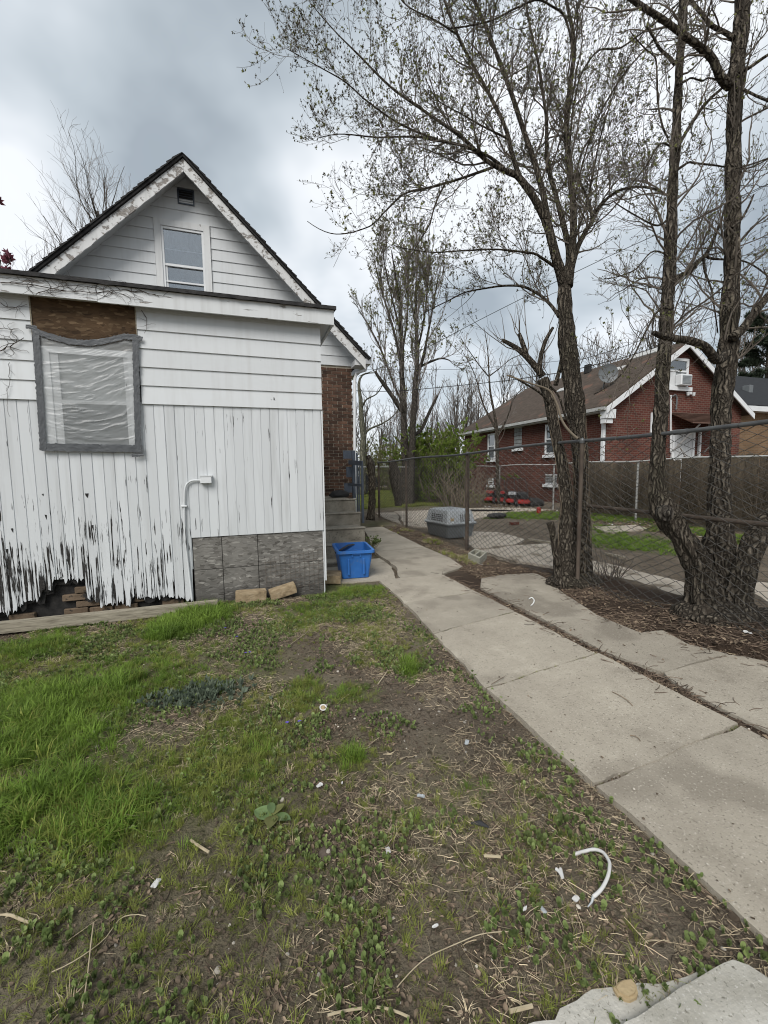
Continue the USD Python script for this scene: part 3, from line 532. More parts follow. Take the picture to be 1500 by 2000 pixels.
# the small patched pad at the foot of the steps, under the blue tub
slab(walk, 'slab', [(0.98, 4.78), (1.0, 5.9)], [(1.70, 4.70), (1.85, 5.35), (1.88, 5.95)], [(0.98, 4.80), (1.45, 4.68), (1.70, 4.70)], [(1.0, 5.9), (1.90, 5.95)], 0.004, 0.1, 'walk_concrete', 52, amp=0.012)
strip = thing('driveway_strip', kind='structure')
j = G(1295, 1317)[:2], G(1425, 1282)[:2]
li, ri = np.array(strip_l), np.array(strip_r[::-1])
A = Polygon([*map(tuple, li[:3]), tuple(j[0] + [0, 0.006]), tuple(j[1] + [0, 0.006]), *map(tuple, ri[8::-1])]).buffer(0)
B = Polygon([tuple(j[0] - [0, 0.006]), *map(tuple, li[3:]), *map(tuple, ri[:8:-1]), tuple(j[1] - [0, 0.006])]).buffer(0)
for k, P in enumerate((A, B)):
    if P.geom_type != 'Polygon': P = max(P.geoms, key=lambda g: g.area)
    ring = jag(np.array(P.exterior.coords), 0.005, 0.05, np.random.default_rng(70 + k)); P = Polygon(ring).buffer(0)
    if P.geom_type != 'Polygon': P = max(P.geoms, key=lambda g: g.area)
    obj('slab', prism(P, -0.09, 0.014), 'walk_concrete', strip)
# broken slab at the photographer's feet: a rough low edge and the higher pad on it
foot = thing('concrete_pad', kind='structure')
lo = gxy([(1005, 2010), (1060, 1975), (1140, 1938), (1187, 1913), (1262, 1905), (1333, 1886), (1362, 1868), (1395, 1876), (1428, 1872)], .016) + [tuple(G(1560, 1950)[:2]), tuple(G(1560, 2100)[:2]), tuple(G(1000, 2100)[:2])]
P = Polygon(jag(lo + [lo[0]], 0.010, 0.025, np.random.default_rng(80))).buffer(0)
P = P if P.geom_type == 'Polygon' else max(P.geoms, key=lambda g: g.area)
obj('broken_edge', prism(P, -0.1, 0.016), 'slab_concrete', foot)
hi = gxy([(1205, 2010), (1217, 2000), (1320, 1942), (1443, 1876), (1500, 1915), (1560, 1962), (1580, 2100), (1200, 2100)], .036)
P = Polygon(jag(hi + [hi[0]], 0.004, 0.03, np.random.default_rng(81))).buffer(0)
P = P if P.geom_type == 'Polygon' else max(P.geoms, key=lambda g: g.area)
obj('slab', prism(P, -0.1, 0.036), 'slab_concrete', foot)
c = G(1222, 1937, 0.02); aa = np.linspace(0, 2 * np.pi, 11)[:-1]
st = Polygon([(c[0] + math.cos(a) * 0.030 * (1 + 0.2 * math.sin(3 * a)) + 0.004, c[1] + math.sin(a) * 0.022 * (1 + 0.15 * math.cos(2 * a))) for a in aa])
single('tan_stone', join(prism(st, 0.0, 0.024), prism(st.buffer(-0.005), 0.0239, 0.030)), 'tan_stone', 'flat tan stone set in the broken edge of the concrete pad at bottom right', 'stone')
# neighbour's yard: worn concrete drive seen through the fence
yard = thing('driveway', kind='structure')
def yard_slab(pts, z=0.006, seed=0, mat='yard_concrete'):
    q = gxy(pts); P = Polygon(jag(q + [q[0]], 0.03, 0.12, np.random.default_rng(seed))).buffer(0)
    P = P if P.geom_type == 'Polygon' else max(P.geoms, key=lambda g: g.area)
    obj('slab', prism(P, -0.08, z + 0.02), mat, yard)
yard_slab([(912, 1040), (975, 1042), (1020, 1056), (1000, 1066), (925, 1074), (912, 1065)], seed=1)
yard_slab([(935, 1078), (1000, 1068), (1075, 1064), (1090, 1090), (1120, 1105), (1085, 1112), (1000, 1098)], seed=2)
yard_slab([(1150, 1096), (1200, 1105), (1340, 1140), (1420, 1172), (1400, 1190), (1290, 1160), (1160, 1118)], seed=3)
yard_slab([(1480, 1140), (1620, 1160), (1700, 1230), (1520, 1190), (1478, 1165)], seed=4)
yard_slab([(770, 1000), (900, 996), (1010, 998), (905, 1022), (840, 1032), (790, 1028)], seed=5)
yard_slab([(905, 994), (1000, 993), (1090, 997), (1000, 1000), (910, 1000)], seed=6)
yard_slab([(735, 1003), (772, 1002), (792, 1029), (790, 1030), (745, 1014)], z=0.001, seed=7)
yard_slab([(1160, 1030), (1240, 1026), (1262, 1034), (1190, 1042)], z=0.002, seed=8)
# street beyond the lawn
obj('road', box(-60, 60, 33.0, 40.0, -0.03, 0.03), 'asphalt', None, kind='structure')
obj('kerb', box(-60, 60, 32.8, 33.0, -0.05, 0.12), 'yard_concrete', None, kind='structure')

# ================================================================== THE WHITE HOUSE
H = thing('frame_house', 'white frame house with a peeling flat-roofed rear addition and a steep dark gable roof', 'house', (-0.75, 6.5, 0))
Y0 = 4.477                      # front face of the addition's boards
XC = 0.805                      # its right corner
r = np.random.default_rng(5)
# --- body
obj('side_wall', box(XC - 0.03, XC - 0.012, Y0 + 0.012, 8.79, -0.05, 2.98), 'clean_white', H)
obj('backing', join(box(-6.0, XC - 0.031, Y0 + 0.045, Y0 + 0.09, 0.30, 2.95), box(-0.52, XC - 0.031, Y0 + 0.03, Y0 + 0.09, -0.05, 0.2999)), 'tar_paper', H)
obj('foundation', box(-6.0, -0.5201, Y0 + 0.075, Y0 + 0.35, -0.05, 0.2999), 'tar_paper', H)
# --- grooved planks, rotted off unevenly at the foot
foot_px = [(-60, 1206), (0, 1197), (16, 1202), (35, 1188), (52, 1176), (79, 1170), (84, 1150), (102, 1152), (105, 1124), (124, 1124), (127, 1136), (150, 1130), (166, 1134), (170, 1136), (171, 1168), (188, 1171), (196, 1183), (218, 1184), (230, 1176), (254, 1185), (257, 1166), (278, 1170), (293, 1168), (320, 1166), (356, 1166), (364, 1172), (382, 1173)]
fp = np.array([[AY(x, y, Y0)[0], AY(x, y, Y0)[2]] for x, y in foot_px])
OX0, OX1 = -0.513, 0.79          # grey board panel
OT = lambda x: 0.672 + 0.004 * (x - OX0)
PT = 1.966
pitch = 0.0874
xs = np.arange(XC - 0.012 - pitch * 42, XC - 0.012, pitch)
for i, x in enumerate(xs):
    a, b = x + 0.0035, min(x + pitch - 0.0035, XC - 0.014)
    if x > XC - 0.03: continue
    n = 9
    bx = np.linspace(b, a, n)
    worn = bx < OX0 - 0.01
    bz = np.where(worn, np.interp(bx, fp[:, 0], fp[:, 1]) + r.normal(0, 0.016, n), OT(bx) + 0.002)
    bz = np.maximum(bz, 0.004)
    if i % 3 == 0 and worn.all(): bz[r.integers(2, 7)] += r.uniform(0.02, 0.07)
    top = 1.50 if a > -1.64 and b < -0.90 else PT
    poly = [(a, top), (b, top)] + list(zip(bx, bz))
    dy = r.uniform(-0.002, 0.002)
    v, f = xz_prism(poly, Y0 + dy, Y0 + 0.012 + dy)
    low = v[:, 2] < 0.5; v[low, 1] += r.uniform(-0.012, 0.004) * (0.5 - v[low, 2])
    obj('plank', (v, f), 'siding_paint', H)
obj('groove_board', join(box(-6, -1.66, Y0 + 0.006, Y0 + 0.0285, 1.5001, PT), box(-0.89, XC - 0.02, Y0 + 0.006, Y0 + 0.0285, 1.5001, PT), box(-6, XC - 0.02, Y0 + 0.006, Y0 + 0.0285, OT(0) - 0.0, 1.50), box(-6, OX0 - 0.005, Y0 + 0.006, Y0 + 0.0285, 0.36, OT(0) - 0.001)), 'siding_paint', H)
# ragged black paper hanging in the rotted gap
for k in range(44):
    cx = r.uniform(-2.1, -0.6); zt = np.interp(cx, fp[:, 0], fp[:, 1]) + 0.04; w = r.uniform(0.03, 0.09); h = r.uniform(0.03, 0.10)
    pts = [(cx - w, zt), (cx + w, zt), (cx + w * r.uniform(.3, 1), zt - h * r.uniform(.4, 1)), (cx, zt - h), (cx - w * r.uniform(.3, 1), zt - h * r.uniform(.3, .9))]
    y = Y0 + r.uniform(0.016, 0.04)
    obj('paper_scrap', xz_prism(pts, y, y + 0.003), 'tar_paper', H)
# buff bricks showing behind
for row in range(4):
    z = 0.005 + row * 0.068
    for col in range(11):
        x = -2.05 + col * 0.205 + (row % 2) * 0.10
        if x > -0.62 or (row == 3 and not -1.6 < x < -1.35) or (row >= 1 and not -1.72 < x < -1.0) or (row == 0 and (col % 4 == 1)): continue
        v, f = cbox(x + r.uniform(0, .006), x + 0.195, Y0 + 0.03 + r.uniform(0, 0.02), Y0 + 0.12, z, z + 0.058 + r.uniform(-.003, .003), 0.005)
        obj('brick', (v, f), 'buff_brick', H)
# --- wide lapped boards above
ends = [0.165 * k + PT for k in range(7)]
WX0, WX1 = -1.66, -0.885
for k in range(6):
    z0, z1 = PT + 0.165 * k + (0.002 if k else 0), PT + 0.165 * (k + 1) + 0.02
    if z0 > 2.86: continue
    z1 = min(z1, 2.965)
    for x0, x1 in ((-6.0, WX0 - 0.012), (WX1 + 0.014, XC)):
        prof = [(Y0 - 0.016, z0 - 0.012), (Y0 + 0.012, z0 - 0.012), (Y0 + 0.012, z1), (Y0 - 0.002, z1)]
        v, f = yz_prism(prof, x0, x1)
        v[:, 2] += 0.004 * np.sin(v[:, 0] * 2 + k) * 0.5
        obj('siding_board', (v, f), 'board_paint', H)
obj('corner_trim', box(XC - 0.0095, XC + 0.004, Y0 - 0.005, Y0 + 0.05, OT(0) - 0.55, PT - 0.02), 'clean_white', H)
# --- grey board panel at the foot on the right, seamed
osb = [(OX0, -0.02), (XC - 0.022, -0.02), (XC - 0.022, OT(0.8)), (OX0, OT(OX0))]
sx, sz = [OX0, AY(435, 1100, Y0)[0], AY(504, 1080, Y0)[0], XC - 0.022], [-0.03, AY(500, 1105, Y0)[2], None]
for i in range(3):
    for jz in range(2):
        x0, x1 = sx[i] + 0.003, sx[i + 1] - 0.003
        z0, z1 = (-0.03, sz[1] - 0.003) if jz == 0 else (sz[1] + 0.003, 0.668)
        obj('board_panel', box(x0, x1, Y0 + 0.008 + 0.002 * ((i + jz) % 2), Y0 + 0.026, z0, z1), 'oriented_board', H)
# rusty wire mesh stapled over the lower right of it
wires = []
for k in range(9): 
    z = 0.08 + k * 0.052; x0 = 0.17 + 0.03 * k * (k > 6); wires.append([[x0, Y0 - 0.004, z - 0.02], [(x0 + 0.78) / 2, Y0 - 0.006, z], [0.78, Y0 - 0.004, z + 0.03]])
obj('wire_mesh', tubes(np.array(wires), np.full((len(wires), 3), 0.0016), 3), 'rusty_steel', H, kind='stuff')
wires = [[[x, Y0 - 0.005, 0.02], [x + 0.003, Y0 - 0.006, 0.25], [x - 0.002, Y0 - 0.005, 0.42 + 0.12 * (x - 0.17)]] for x in np.arange(0.17, 0.78, 0.05)]
obj('wire_mesh', tubes(np.array(wires), np.full((len(wires), 3), 0.0016), 3), 'rusty_steel', H, kind='stuff')
# --- window wrapped in plastic film and tape
def wy(px, py, y=Y0 - 0.02): return AY(px, py, y)
head = [(WX0 - 0.005, 2.30), (WX1 + 0.008, 2.30), (WX1 + 0.008, 2.86), (WX0 - 0.005, 2.86)]
obj('head_board', box(WX0 - 0.002, WX1 + 0.004, Y0 - 0.004, Y0 + 0.0125, 2.42, 2.85), 'brown_board', H)
obj('trim_strip', box(WX0 - 0.012, WX0 - 0.0025, Y0 - 0.012, Y0 + 0.012, 2.50, 2.86), 'timber', H)
obj('trim_strip', box(WX1 + 0.0045, WX1 + 0.0135, Y0 - 0.012, Y0 + 0.012, 2.50, 2.86), 'timber', H)
TL, TR, BL, BR = wy(68, 645), wy(270, 655), wy(83, 880), wy(278, 880)
win = obj('window', join(box(-1.655, -1.56, Y0 - 0.012, Y0 + 0.0125, 1.502, 2.415), box(-0.965, -0.895, Y0 - 0.012, Y0 + 0.0125, 1.502, 2.415), box(-1.559, -0.966, Y0 - 0.012, Y0 + 0.0125, 2.36, 2.415), box(-1.559, -0.966, Y0 - 0.014, Y0 + 0.0125, 1.502, 1.54)), 'clean_white', H, label='window frame behind the plastic film')
obj('sash', join(box(-1.558, -1.50, Y0 - 0.002, Y0 + 0.0122, 1.5405, 2.3595), box(-1.0, -0.967, Y0 - 0.002, Y0 + 0.0122, 1.5405, 2.3595), box(-1.4995, -1.0005, Y0 - 0.001, Y0 + 0.0122, 1.935, 1.965)), 'soffit_white', win)
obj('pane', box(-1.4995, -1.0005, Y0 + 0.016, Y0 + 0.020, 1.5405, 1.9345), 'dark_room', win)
obj('pane', box(-1.4995, -1.0005, Y0 + 0.016, Y0 + 0.020, 1.9655, 2.3595), 'grey_curtain', win)
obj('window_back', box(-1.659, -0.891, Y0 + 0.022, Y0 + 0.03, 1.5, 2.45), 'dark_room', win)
nu, nv = 110, 190
u, v_ = np.meshgrid(np.linspace(0, 1, nu), np.linspace(0, 1, nv), indexing='ij')
top = TL[None, None] * (1 - u[..., None]) + TR[None, None] * u[..., None]; bot = BL[None, None] * (1 - u[..., None]) + BR[None, None] * u[..., None]
top = top - np.array([0, 0, 1.0]) * (0.075 * np.sin(np.pi * np.clip(u * 1.15, 0, 1)) ** 1.0)[..., None]
Pf = bot * (1 - v_[..., None]) + top * v_[..., None]
q = np.stack([u * 2.6 + v_ * 0.5, v_ * 10.0 + .7 * np.sin(u * 2.4 + v_ * 3), 0 * u], -1)
wr = np.abs(meshkit.fbm(q * [1, 1.7, 1], 4, 21) - 0.5) * 2; wr2 = np.abs(meshkit.noise(np.stack([u * 5 + v_ * 6, v_ * 20 - u * 9, 0 * u], -1), 4) - 0.5)
edge = np.minimum.reduce([u, 1 - u, v_, 1 - v_]); ef = np.clip(edge / 0.12, 0, 1)
Pf[..., 1] = Y0 - 0.022 - ef * (0.009 * (1 - wr) ** 4 + 0.005 * wr2 + 0.0012 * np.sin(v_ * 60 + u * 9 + 6 * wr))
obj('plastic_film', grid_sheet(Pf), 'plastic_film', H, smooth=True)
def tape(a, b, w0, w1, seed, sag=0.0, name='tape_strip'):
    """a crumpled band of tape from a to b on the wall; w0, w1: extent to either side"""
    rr = np.random.default_rng(seed); a, b = np.asarray(a, float), np.asarray(b, float); L = np.linalg.norm(b - a); n = max(12, int(L / 0.012)); m_ = 9
    t = (b - a) / L; s = np.cross(t, [0, -1.0, 0]); uu, vv = np.meshgrid(np.linspace(0, 1, n), np.linspace(0, 1, m_), indexing='ij')
    e0, e1 = w0 + np.repeat(rr.normal(0, 0.0022, (n, 1)), m_, 1), w1 + np.repeat(rr.normal(0, 0.0022, (n, 1)), m_, 1)
    P = a + (b - a) * uu[..., None] + s * (-e0 + (e0 + e1) * vv)[..., None]
    P[..., 2] -= sag * np.sin(np.pi * np.clip(uu * 1.15, 0, 1))
    crump = meshkit.fbm(np.stack([uu * L * 30, vv * 5 + uu * L * 9, 0 * uu + seed], -1), 4, seed)
    P[..., 1] = Y0 - 0.034 - 0.010 * crump * 0.6 
    v, f = grid_sheet(P); return obj(name, (v, f), 'duct_tape', H, smooth=True)
tape(wy(72, 645), wy(87, 880), 0.020, 0.028, 1)
tape(wy(266, 655), wy(272, 882), 0.020, 0.030, 2)
tape(wy(82, 876), wy(280, 879), 0.045, 0.022, 3)
tape(wy(68, 643), wy(266, 656), 0.008, 0.042, 4, sag=0.075)
tape(wy(52, 638), wy(74, 642), 0.016, 0.02, 5); tape(wy(258, 890), wy(281, 888), 0.012, 0.014, 6); tape(wy(262, 658), wy(279, 664), 0.022, 0.02, 7)
# --- junction box and painted conduit
jb = obj('junction_box', cbox(*(AY(392, 938, Y0)[0], AY(414, 938, Y0)[0]), Y0 - 0.055, Y0 - 0.002, AY(403, 944, Y0)[2], AY(403, 931, Y0)[2], 0.005), 'clean_white', H)
obj('cover', box(AY(391, 938, Y0)[0], AY(415.5, 938, Y0)[0], Y0 - 0.058, Y0 - 0.001, AY(403, 931, Y0)[2] + 0.0005, AY(403, 929.5, Y0)[2] + 0.004), 'fascia_paint', jb)
cp = [AY(392, 938, Y0), AY(380, 938, Y0), AY(370, 941, Y0), AY(363, 950, Y0), AY(361, 965, Y0), AY(362, 1040, Y0), AY(370, 1120, Y0), AY(376, 1172, Y0)]
cp = np.array(cp); cp[:, 1] = Y0 - 0.022
obj('conduit', rod(cp, 0.009, 10, step=0.02), 'siding_paint', H, smooth=True)
for py in (988,): 
    c = AY(361, py, Y0); obj('pipe_clip', cbox(c[0] - 0.03, c[0] + 0.022, Y0 - 0.039, Y0 - 0.003, c[2] - 0.008, c[2] + 0.008, 0.003), 'clean_white', H)
# dark knots and holes rotted through the planks
for px, py, w, h in ((170, 968, 8, 9), (90, 1010, 5, 10), (24, 1036, 5, 8), (181, 1030, 5, 9), (228, 1106, 3, 10), (84, 967, 4, 4), (14, 1078, 6, 11), (132, 1095, 6, 5), (247, 754, 3, 8)):
    a, b = AY(px - w / 2, py - h / 2, Y0), AY(px + w / 2, py + h / 2, Y0)
    pts = [(a[0], a[2]), (b[0], a[2] + r.uniform(-.005, .005)), ((a[0] + b[0]) / 2 + 0.004, b[2]), (a[0] + 0.004, (a[2] + b[2]) / 2)]
    obj('rot_hole', xz_prism(pts, Y0 - 0.0045, Y0 - 0.0025), 'tar_paper', H)
# --- fascia, drip edge and flat roof of the addition
YF = Y0 - 0.115
FL, FB = AY(0, 534, YF)[2], AY(0, 565, YF)[2]
fx1 = AY(652, 610, YF)[0]; fj = AY(188, 560, YF)[0]
fzt, fzb = 2.935, 2.795
obj('fascia_board', xz_prism([(-6, fzb), (fj - 0.002, fzb), (fj - 0.002, fzt), (-6, fzt)], YF + 0.004, YF + 0.026), 'fascia_paint', H)
obj('fascia_board', xz_prism([(fj + 0.002, fzb - 0.008), (fx1, fzb - 0.004), (fx1, fzt), (fj + 0.002, fzt)], YF, YF + 0.022), 'fascia_paint', H)
obj('side_fascia', box(fx1 - 0.022, fx1, YF + 0.0225, 8.35, fzb, fzt), 'fascia_paint', H)
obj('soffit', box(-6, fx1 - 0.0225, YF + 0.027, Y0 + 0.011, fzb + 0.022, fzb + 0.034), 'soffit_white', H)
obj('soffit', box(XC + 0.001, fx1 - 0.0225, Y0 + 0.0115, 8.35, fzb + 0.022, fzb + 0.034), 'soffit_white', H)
v, f = box(-6, fx1 + 0.02, YF - 0.02, 8.8, fzt + 0.001, fzt + 0.03)
v[v[:, 1] > 6, 2] += 0.30
n_ = 160; xx_ = np.linspace(-6, fx1 + 0.02, n_); lip = [(x, fzt + 0.001 - abs(r.normal(0, 0.004))) for x in xx_] + [(x, fzt + 0.031) for x in xx_[::-1]]
rf = obj('flat_roof', (v, f), 'roof_felt', H)
obj('drip_edge', xz_prism(lip, YF - 0.030, YF - 0.0205), 'roof_felt', rf)
# --- main house: brick below, boarded gable above
YG, YR = 8.8, 8.42                     # gable wall; front of the rake boards
XR_, XL_ = 2.24, -3.78                 # brick corners
Zb = 3.50                              # top of the brick
obj('brick_backing', box(XC + 0.02, XR_ - 0.012, YG + 0.012, YG + 0.2, 0.0, Zb), 'mortar', H)
obj('main_side_wall', box(XR_ - 0.2, XR_ - 0.012, YG + 0.21, 19.0, 0.0, Zb), 'mortar', H)
rowh, bl = 0.0677, 0.203
nrow = int((Zb - 0.02) / rowh)
for row in range(nrow):
    z = 0.01 + row * rowh
    if z < 0.55: continue
    x = XC + 0.3 - (row % 2) * bl / 2
    while x < XR_ - 0.03:
        x1 = min(x + bl - 0.012, XR_)
        if x1 > 1.22:
            obj('brick', box(max(x, 1.20) + r.uniform(-.002, .002), x1 + r.uniform(-.002, .0), YG - r.uniform(-0.002, 0.004), YG + 0.02, z, z + rowh - 0.0125), 'brown_brick', H)
        x += bl
# gable boards
RX = -0.775; RZ = AY(357, 309, YR)[2]; ER = AY(714, 700, YR); EL = AY(50, 533, YR)
sl = (RZ - ER[2]) / (ER[0] - RX)
Zroof = lambda x: RZ - sl * abs(x - RX)
wt = AY(305, 430, YG), AY(412, 440, YG)
wx0, wx1, wzt = AY(304, 500, YG)[0], AY(412, 500, YG)[0], AY(358, 435, YG)[2]
vt = AY(346, 368, YG), AY(380, 404, YG)
k = 0; z = Zb
while z < RZ - 0.16:
    z1 = z + 0.195
    def span(zz): return RX - (RZ - 0.06 - zz) / sl, RX + (RZ - 0.06 - zz) / sl
    (a0, b0), (a1, b1) = span(z), span(min(z1 + 0.012, RZ - 0.1))
    cuts = [(a0, b0, a1, b1)]
    blk = (wx0, wx1) if z < wzt - 0.03 else ((vt[0][0], vt[1][0]) if vt[1][2] < z + 0.10 and z + 0.05 < vt[0][2] else None)
    pieces = [(a0, b0, a1, b1)] if not blk else [(a0, blk[0] - 0.006, a1, blk[0] - 0.006), (blk[1] + 0.006, b0, blk[1] + 0.006, b1)]
    for (p0, p1, q0, q1) in pieces:
        if q1 - q0 < 0.02: q0 = q1 = (q0 + q1) / 2
        V = [(p0, YG - 0.018, z), (p1, YG - 0.018, z), (q1, YG - 0.003, z1 + 0.012), (q0, YG - 0.003, z1 + 0.012), (p0, YG + 0.01, z), (p1, YG + 0.01, z), (q1, YG + 0.01, z1 + 0.012), (q0, YG + 0.01, z1 + 0.012)]
        F = np.array([[0,1,2],[0,2,3],[0,4,5],[0,5,1],[3,2,6],[3,6,7],[0,3,7],[0,7,4],[1,5,6],[1,6,2]])
        obj('siding_board', (np.array(V), F), 'board_paint', H)
    z = z1; k += 1
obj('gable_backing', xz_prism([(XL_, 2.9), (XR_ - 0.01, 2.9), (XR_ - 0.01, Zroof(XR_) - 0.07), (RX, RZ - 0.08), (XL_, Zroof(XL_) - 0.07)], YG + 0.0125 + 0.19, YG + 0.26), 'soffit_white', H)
# louvred vent
vx0, vx1, vz0, vz1 = vt[0][0], vt[1][0], vt[1][2], vt[0][2]
ven = obj('vent', join(box(vx0, vx0 + .02, YG - .03, YG + .012, vz0, vz1), box(vx1 - .02, vx1, YG - .03, YG + .012, vz0, vz1), box(vx0 + .0201, vx1 - .0201, YG - .03, YG + .012, vz1 - .02, vz1), box(vx0 + .0201, vx1 - .0201, YG - .03, YG + .012, vz0, vz0 + .02)), 'gate_steel', H)
obj('vent_back', box(vx0 + .0202, vx1 - .0202, YG + .004, YG + .011, vz0 + .021, vz1 - .021), 'black_rubber', ven)
for q_ in range(6):
    zc = vz0 + .035 + q_ * (vz1 - vz0 - .06) / 5
    obj('slat', turn(box(vx0 + .021, vx1 - .021, YG - .022, YG + .0, zc - .016, zc - .012), 0.75, (1, 0, 0), (0, YG - .011, zc)), 'gate_steel', ven)
# gable window
c0 = 0.11; wz0 = 4.15
gw = obj('window', join(box(wx0, wx0 + c0, YG - .035, YG + .012, wz0, wzt), box(wx1 - c0, wx1, YG - .035, YG + .012, wz0, wzt), box(wx0 + c0 + .001, wx1 - c0 - .001, YG - .037, YG + .012, wzt - c0, wzt)), 'casing_paint', H, label='gable window with peeling casing')
ix0, ix1, iz1 = wx0 + c0 + .002, wx1 - c0 - .002, wzt - c0 - .002
zm = AY(360, 521, YG)[2]; zl = AY(360, 553, YG)[2]
obj('frame', join(box(ix0, ix0 + .035, YG - .022, YG + .05, wz0, iz1), box(ix1 - .035, ix1, YG - .022, YG + .05, wz0, iz1), box(ix0 + .0351, ix1 - .0351, YG - .022, YG + .05, iz1 - .04, iz1)), 'clean_white', gw)
obj('sash', box(ix0 + .0352, ix1 - .0352, YG - .016, YG + .03, zm - .02, zm + .02), 'clean_white', gw)
obj('sash', join(box(ix0 + .0352, ix1 - .0352, YG - .012, YG + .02, zl - .014, zl + .014), box(ix0 + .0352, ix0 + .07, YG - .0, YG + .03, wz0, zm - .021)), 'clean_white', gw)
zb_ = AY(360, 490, YG)[2]
obj('blind_rail', box(ix0 + .036, ix1 - .036, YG + .012, YG + .018, zb_ - .006, zb_ + .006), 'clean_white', gw)
obj('pane', box(ix0 + .0353, ix1 - .0353, YG + .004, YG + .008, zm + .0205, iz1 - .0405), 'pane_glass', gw)
obj('pane', box(ix0 + .0705, ix1 - .0353, YG + .022, YG + .026, wz0 + .01, zm - .0215), 'pane_glass', gw)
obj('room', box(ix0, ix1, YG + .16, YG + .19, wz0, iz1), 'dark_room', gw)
uu, vv = np.meshgrid(np.linspace(0, 1, 40), np.linspace(0, 1, 6), indexing='ij')
cur = np.stack([ix0 + .04 + uu * (ix1 - ix0 - .08), YG + .09 + .02 * np.sin(uu * 40), iz1 - vv * (iz1 - zm) * (0.96)], -1)
obj('curtain', grid_sheet(cur), 'dim_curtain', gw, smooth=True)
vz = AY(360, 541, YG)[2]
cur = np.stack([ix0 + .08 + uu * (ix1 - ix0 - .20), YG + .07 + .01 * np.sin(uu * 30), vz - .02 * np.abs(np.sin(uu * 7.5)) - vv * 0.25], -1)
obj('curtain', grid_sheet(cur), 'dim_curtain', gw, smooth=True)
bl_ = AY(352, 567, YG); sph = trimesh.creation.icosphere(2, .055)
obj('ornament', (np.array(sph.vertices) * [1, .5, 1.2] + [bl_[0], YG + .05, bl_[2] - .03], np.array(sph.faces)), 'clean_white', gw, smooth=True)
# rake boards, soffits, roof with its shingle edge
def rake(side):
    xe = ER[0] if side > 0 else EL[0]
    Lx = lambda x: RZ - sl * abs(x - RX)
    w = 0.15; dz = w * math.sqrt(1 + sl * sl)
    n = 50; X_ = np.linspace(RX + 0.002 * side, xe, n)
    low = [(x, Lx(x) - dz + r.normal(0, 0.004)) for x in X_]; up = [(x, Lx(x)) for x in X_[::-1]]
    if side < 0: low, up = low[::-1], up[::-1]
    obj('rake_board', xz_prism(low + up, YR, YR + 0.03), 'rake_paint', H)
    # soffit under the overhang
    a, b = np.array([RX, 0, Lx(RX) - .06]), np.array([xe, 0, Lx(xe) - .06])
    P = [(a[0], YR + .031, a[2]), (b[0], YR + .031, b[2]), (b[0], YG + .01, b[2]), (a[0], YG + .01, a[2])]
    Q = [(p[0], p[1], p[2] + .02) for p in P]
    F = np.array([[0,1,2],[0,2,3],[4,6,5],[4,7,6],[0,4,5],[0,5,1],[1,5,6],[1,6,2],[2,6,7],[2,7,3],[3,7,4],[3,4,0]])
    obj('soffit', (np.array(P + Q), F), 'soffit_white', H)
    # roof plane
    xo = xe + 0.06 * side
    T = [(RX, YR - .035, RZ + .012), (xo, YR - .035, Lx(xo) + .012), (xo, 19.0, Lx(xo) + .012), (RX, 19.0, RZ + .012)]
    U_ = [(p[0], p[1], p[2] + .05) for p in T]
    rf = obj('roof', (np.array(T + U_), F), 'roof_felt', H)
    L = math.hypot(xo - RX, Lx(xo) - RZ); nsh = int(L / 0.125); t = np.array([xo - RX, 0, Lx(xo) - RZ]) / L; nn = np.array([-t[2] * side, 0, abs(t[0])]) 
    nn /= np.linalg.norm(nn)
    for k in range(nsh):
        s0 = 0.125 * k; p = np.array([RX, 0, RZ + .062]) + t * s0; jl = r.uniform(-.01, .012); th = r.uniform(.010, .020)
        c = [p, p + t * (0.20 + jl), p + t * (0.20 + jl) + nn * (.018 + th), p + nn * .006]
        y0, y1 = YR - .045 - r.uniform(0, .02), YR + .9
        V = [(*[q[0]], y, q[2]) for y in (y0, y1) for q in c]
        obj('shingle', (np.array([[q[0], y, q[2]] for y in (y0, y1) for q in c]), np.array([[0,1,2],[0,2,3],[4,6,5],[4,7,6],[0,4,5],[0,5,1],[1,5,6],[1,6,2],[2,6,7],[2,7,3],[3,7,4],[3,4,0]])), 'roof_felt', rf)
rake(1); rake(-1)
# boxed eave end, gutter and downspout at the right corner
ex, ez = ER[0], ER[2]
obj('eave_box', join(box(XR_ - .02, ex - .02, YR + .04, YG - .004, ez - .13, ez - .02)), 'soffit_white', H)
gu = obj('gutter', join(box(ex + .0, ex + .008, YR - .02, 19, ez - .11, ez - .01), box(ex + .0081, ex + .10, YR - .02, 19, ez - .11, ez - .10), box(ex + .1001, ex + .108, YR - .02, 19, ez - .11, ez - .0), box(ex + .0081, ex + .10, YR - .02, YR - .012, ez - .0999, ez - .01)), 'silver_metal', H)
dp = [np.array([ex + .05, YR + .1, ez - .10]), np.array([ex + .03, YR + .12, ez - .2]), AY(697, 728, YG - .06), AY(693, 740, YG - .06), AY(692.5, 850, YG - .06), np.array([AY(692, 950, YG - .06)[0], YG - .06, 0.1])]
obj('downspout', rod(np.array(dp), 0.033, 8), 'clean_white', H)
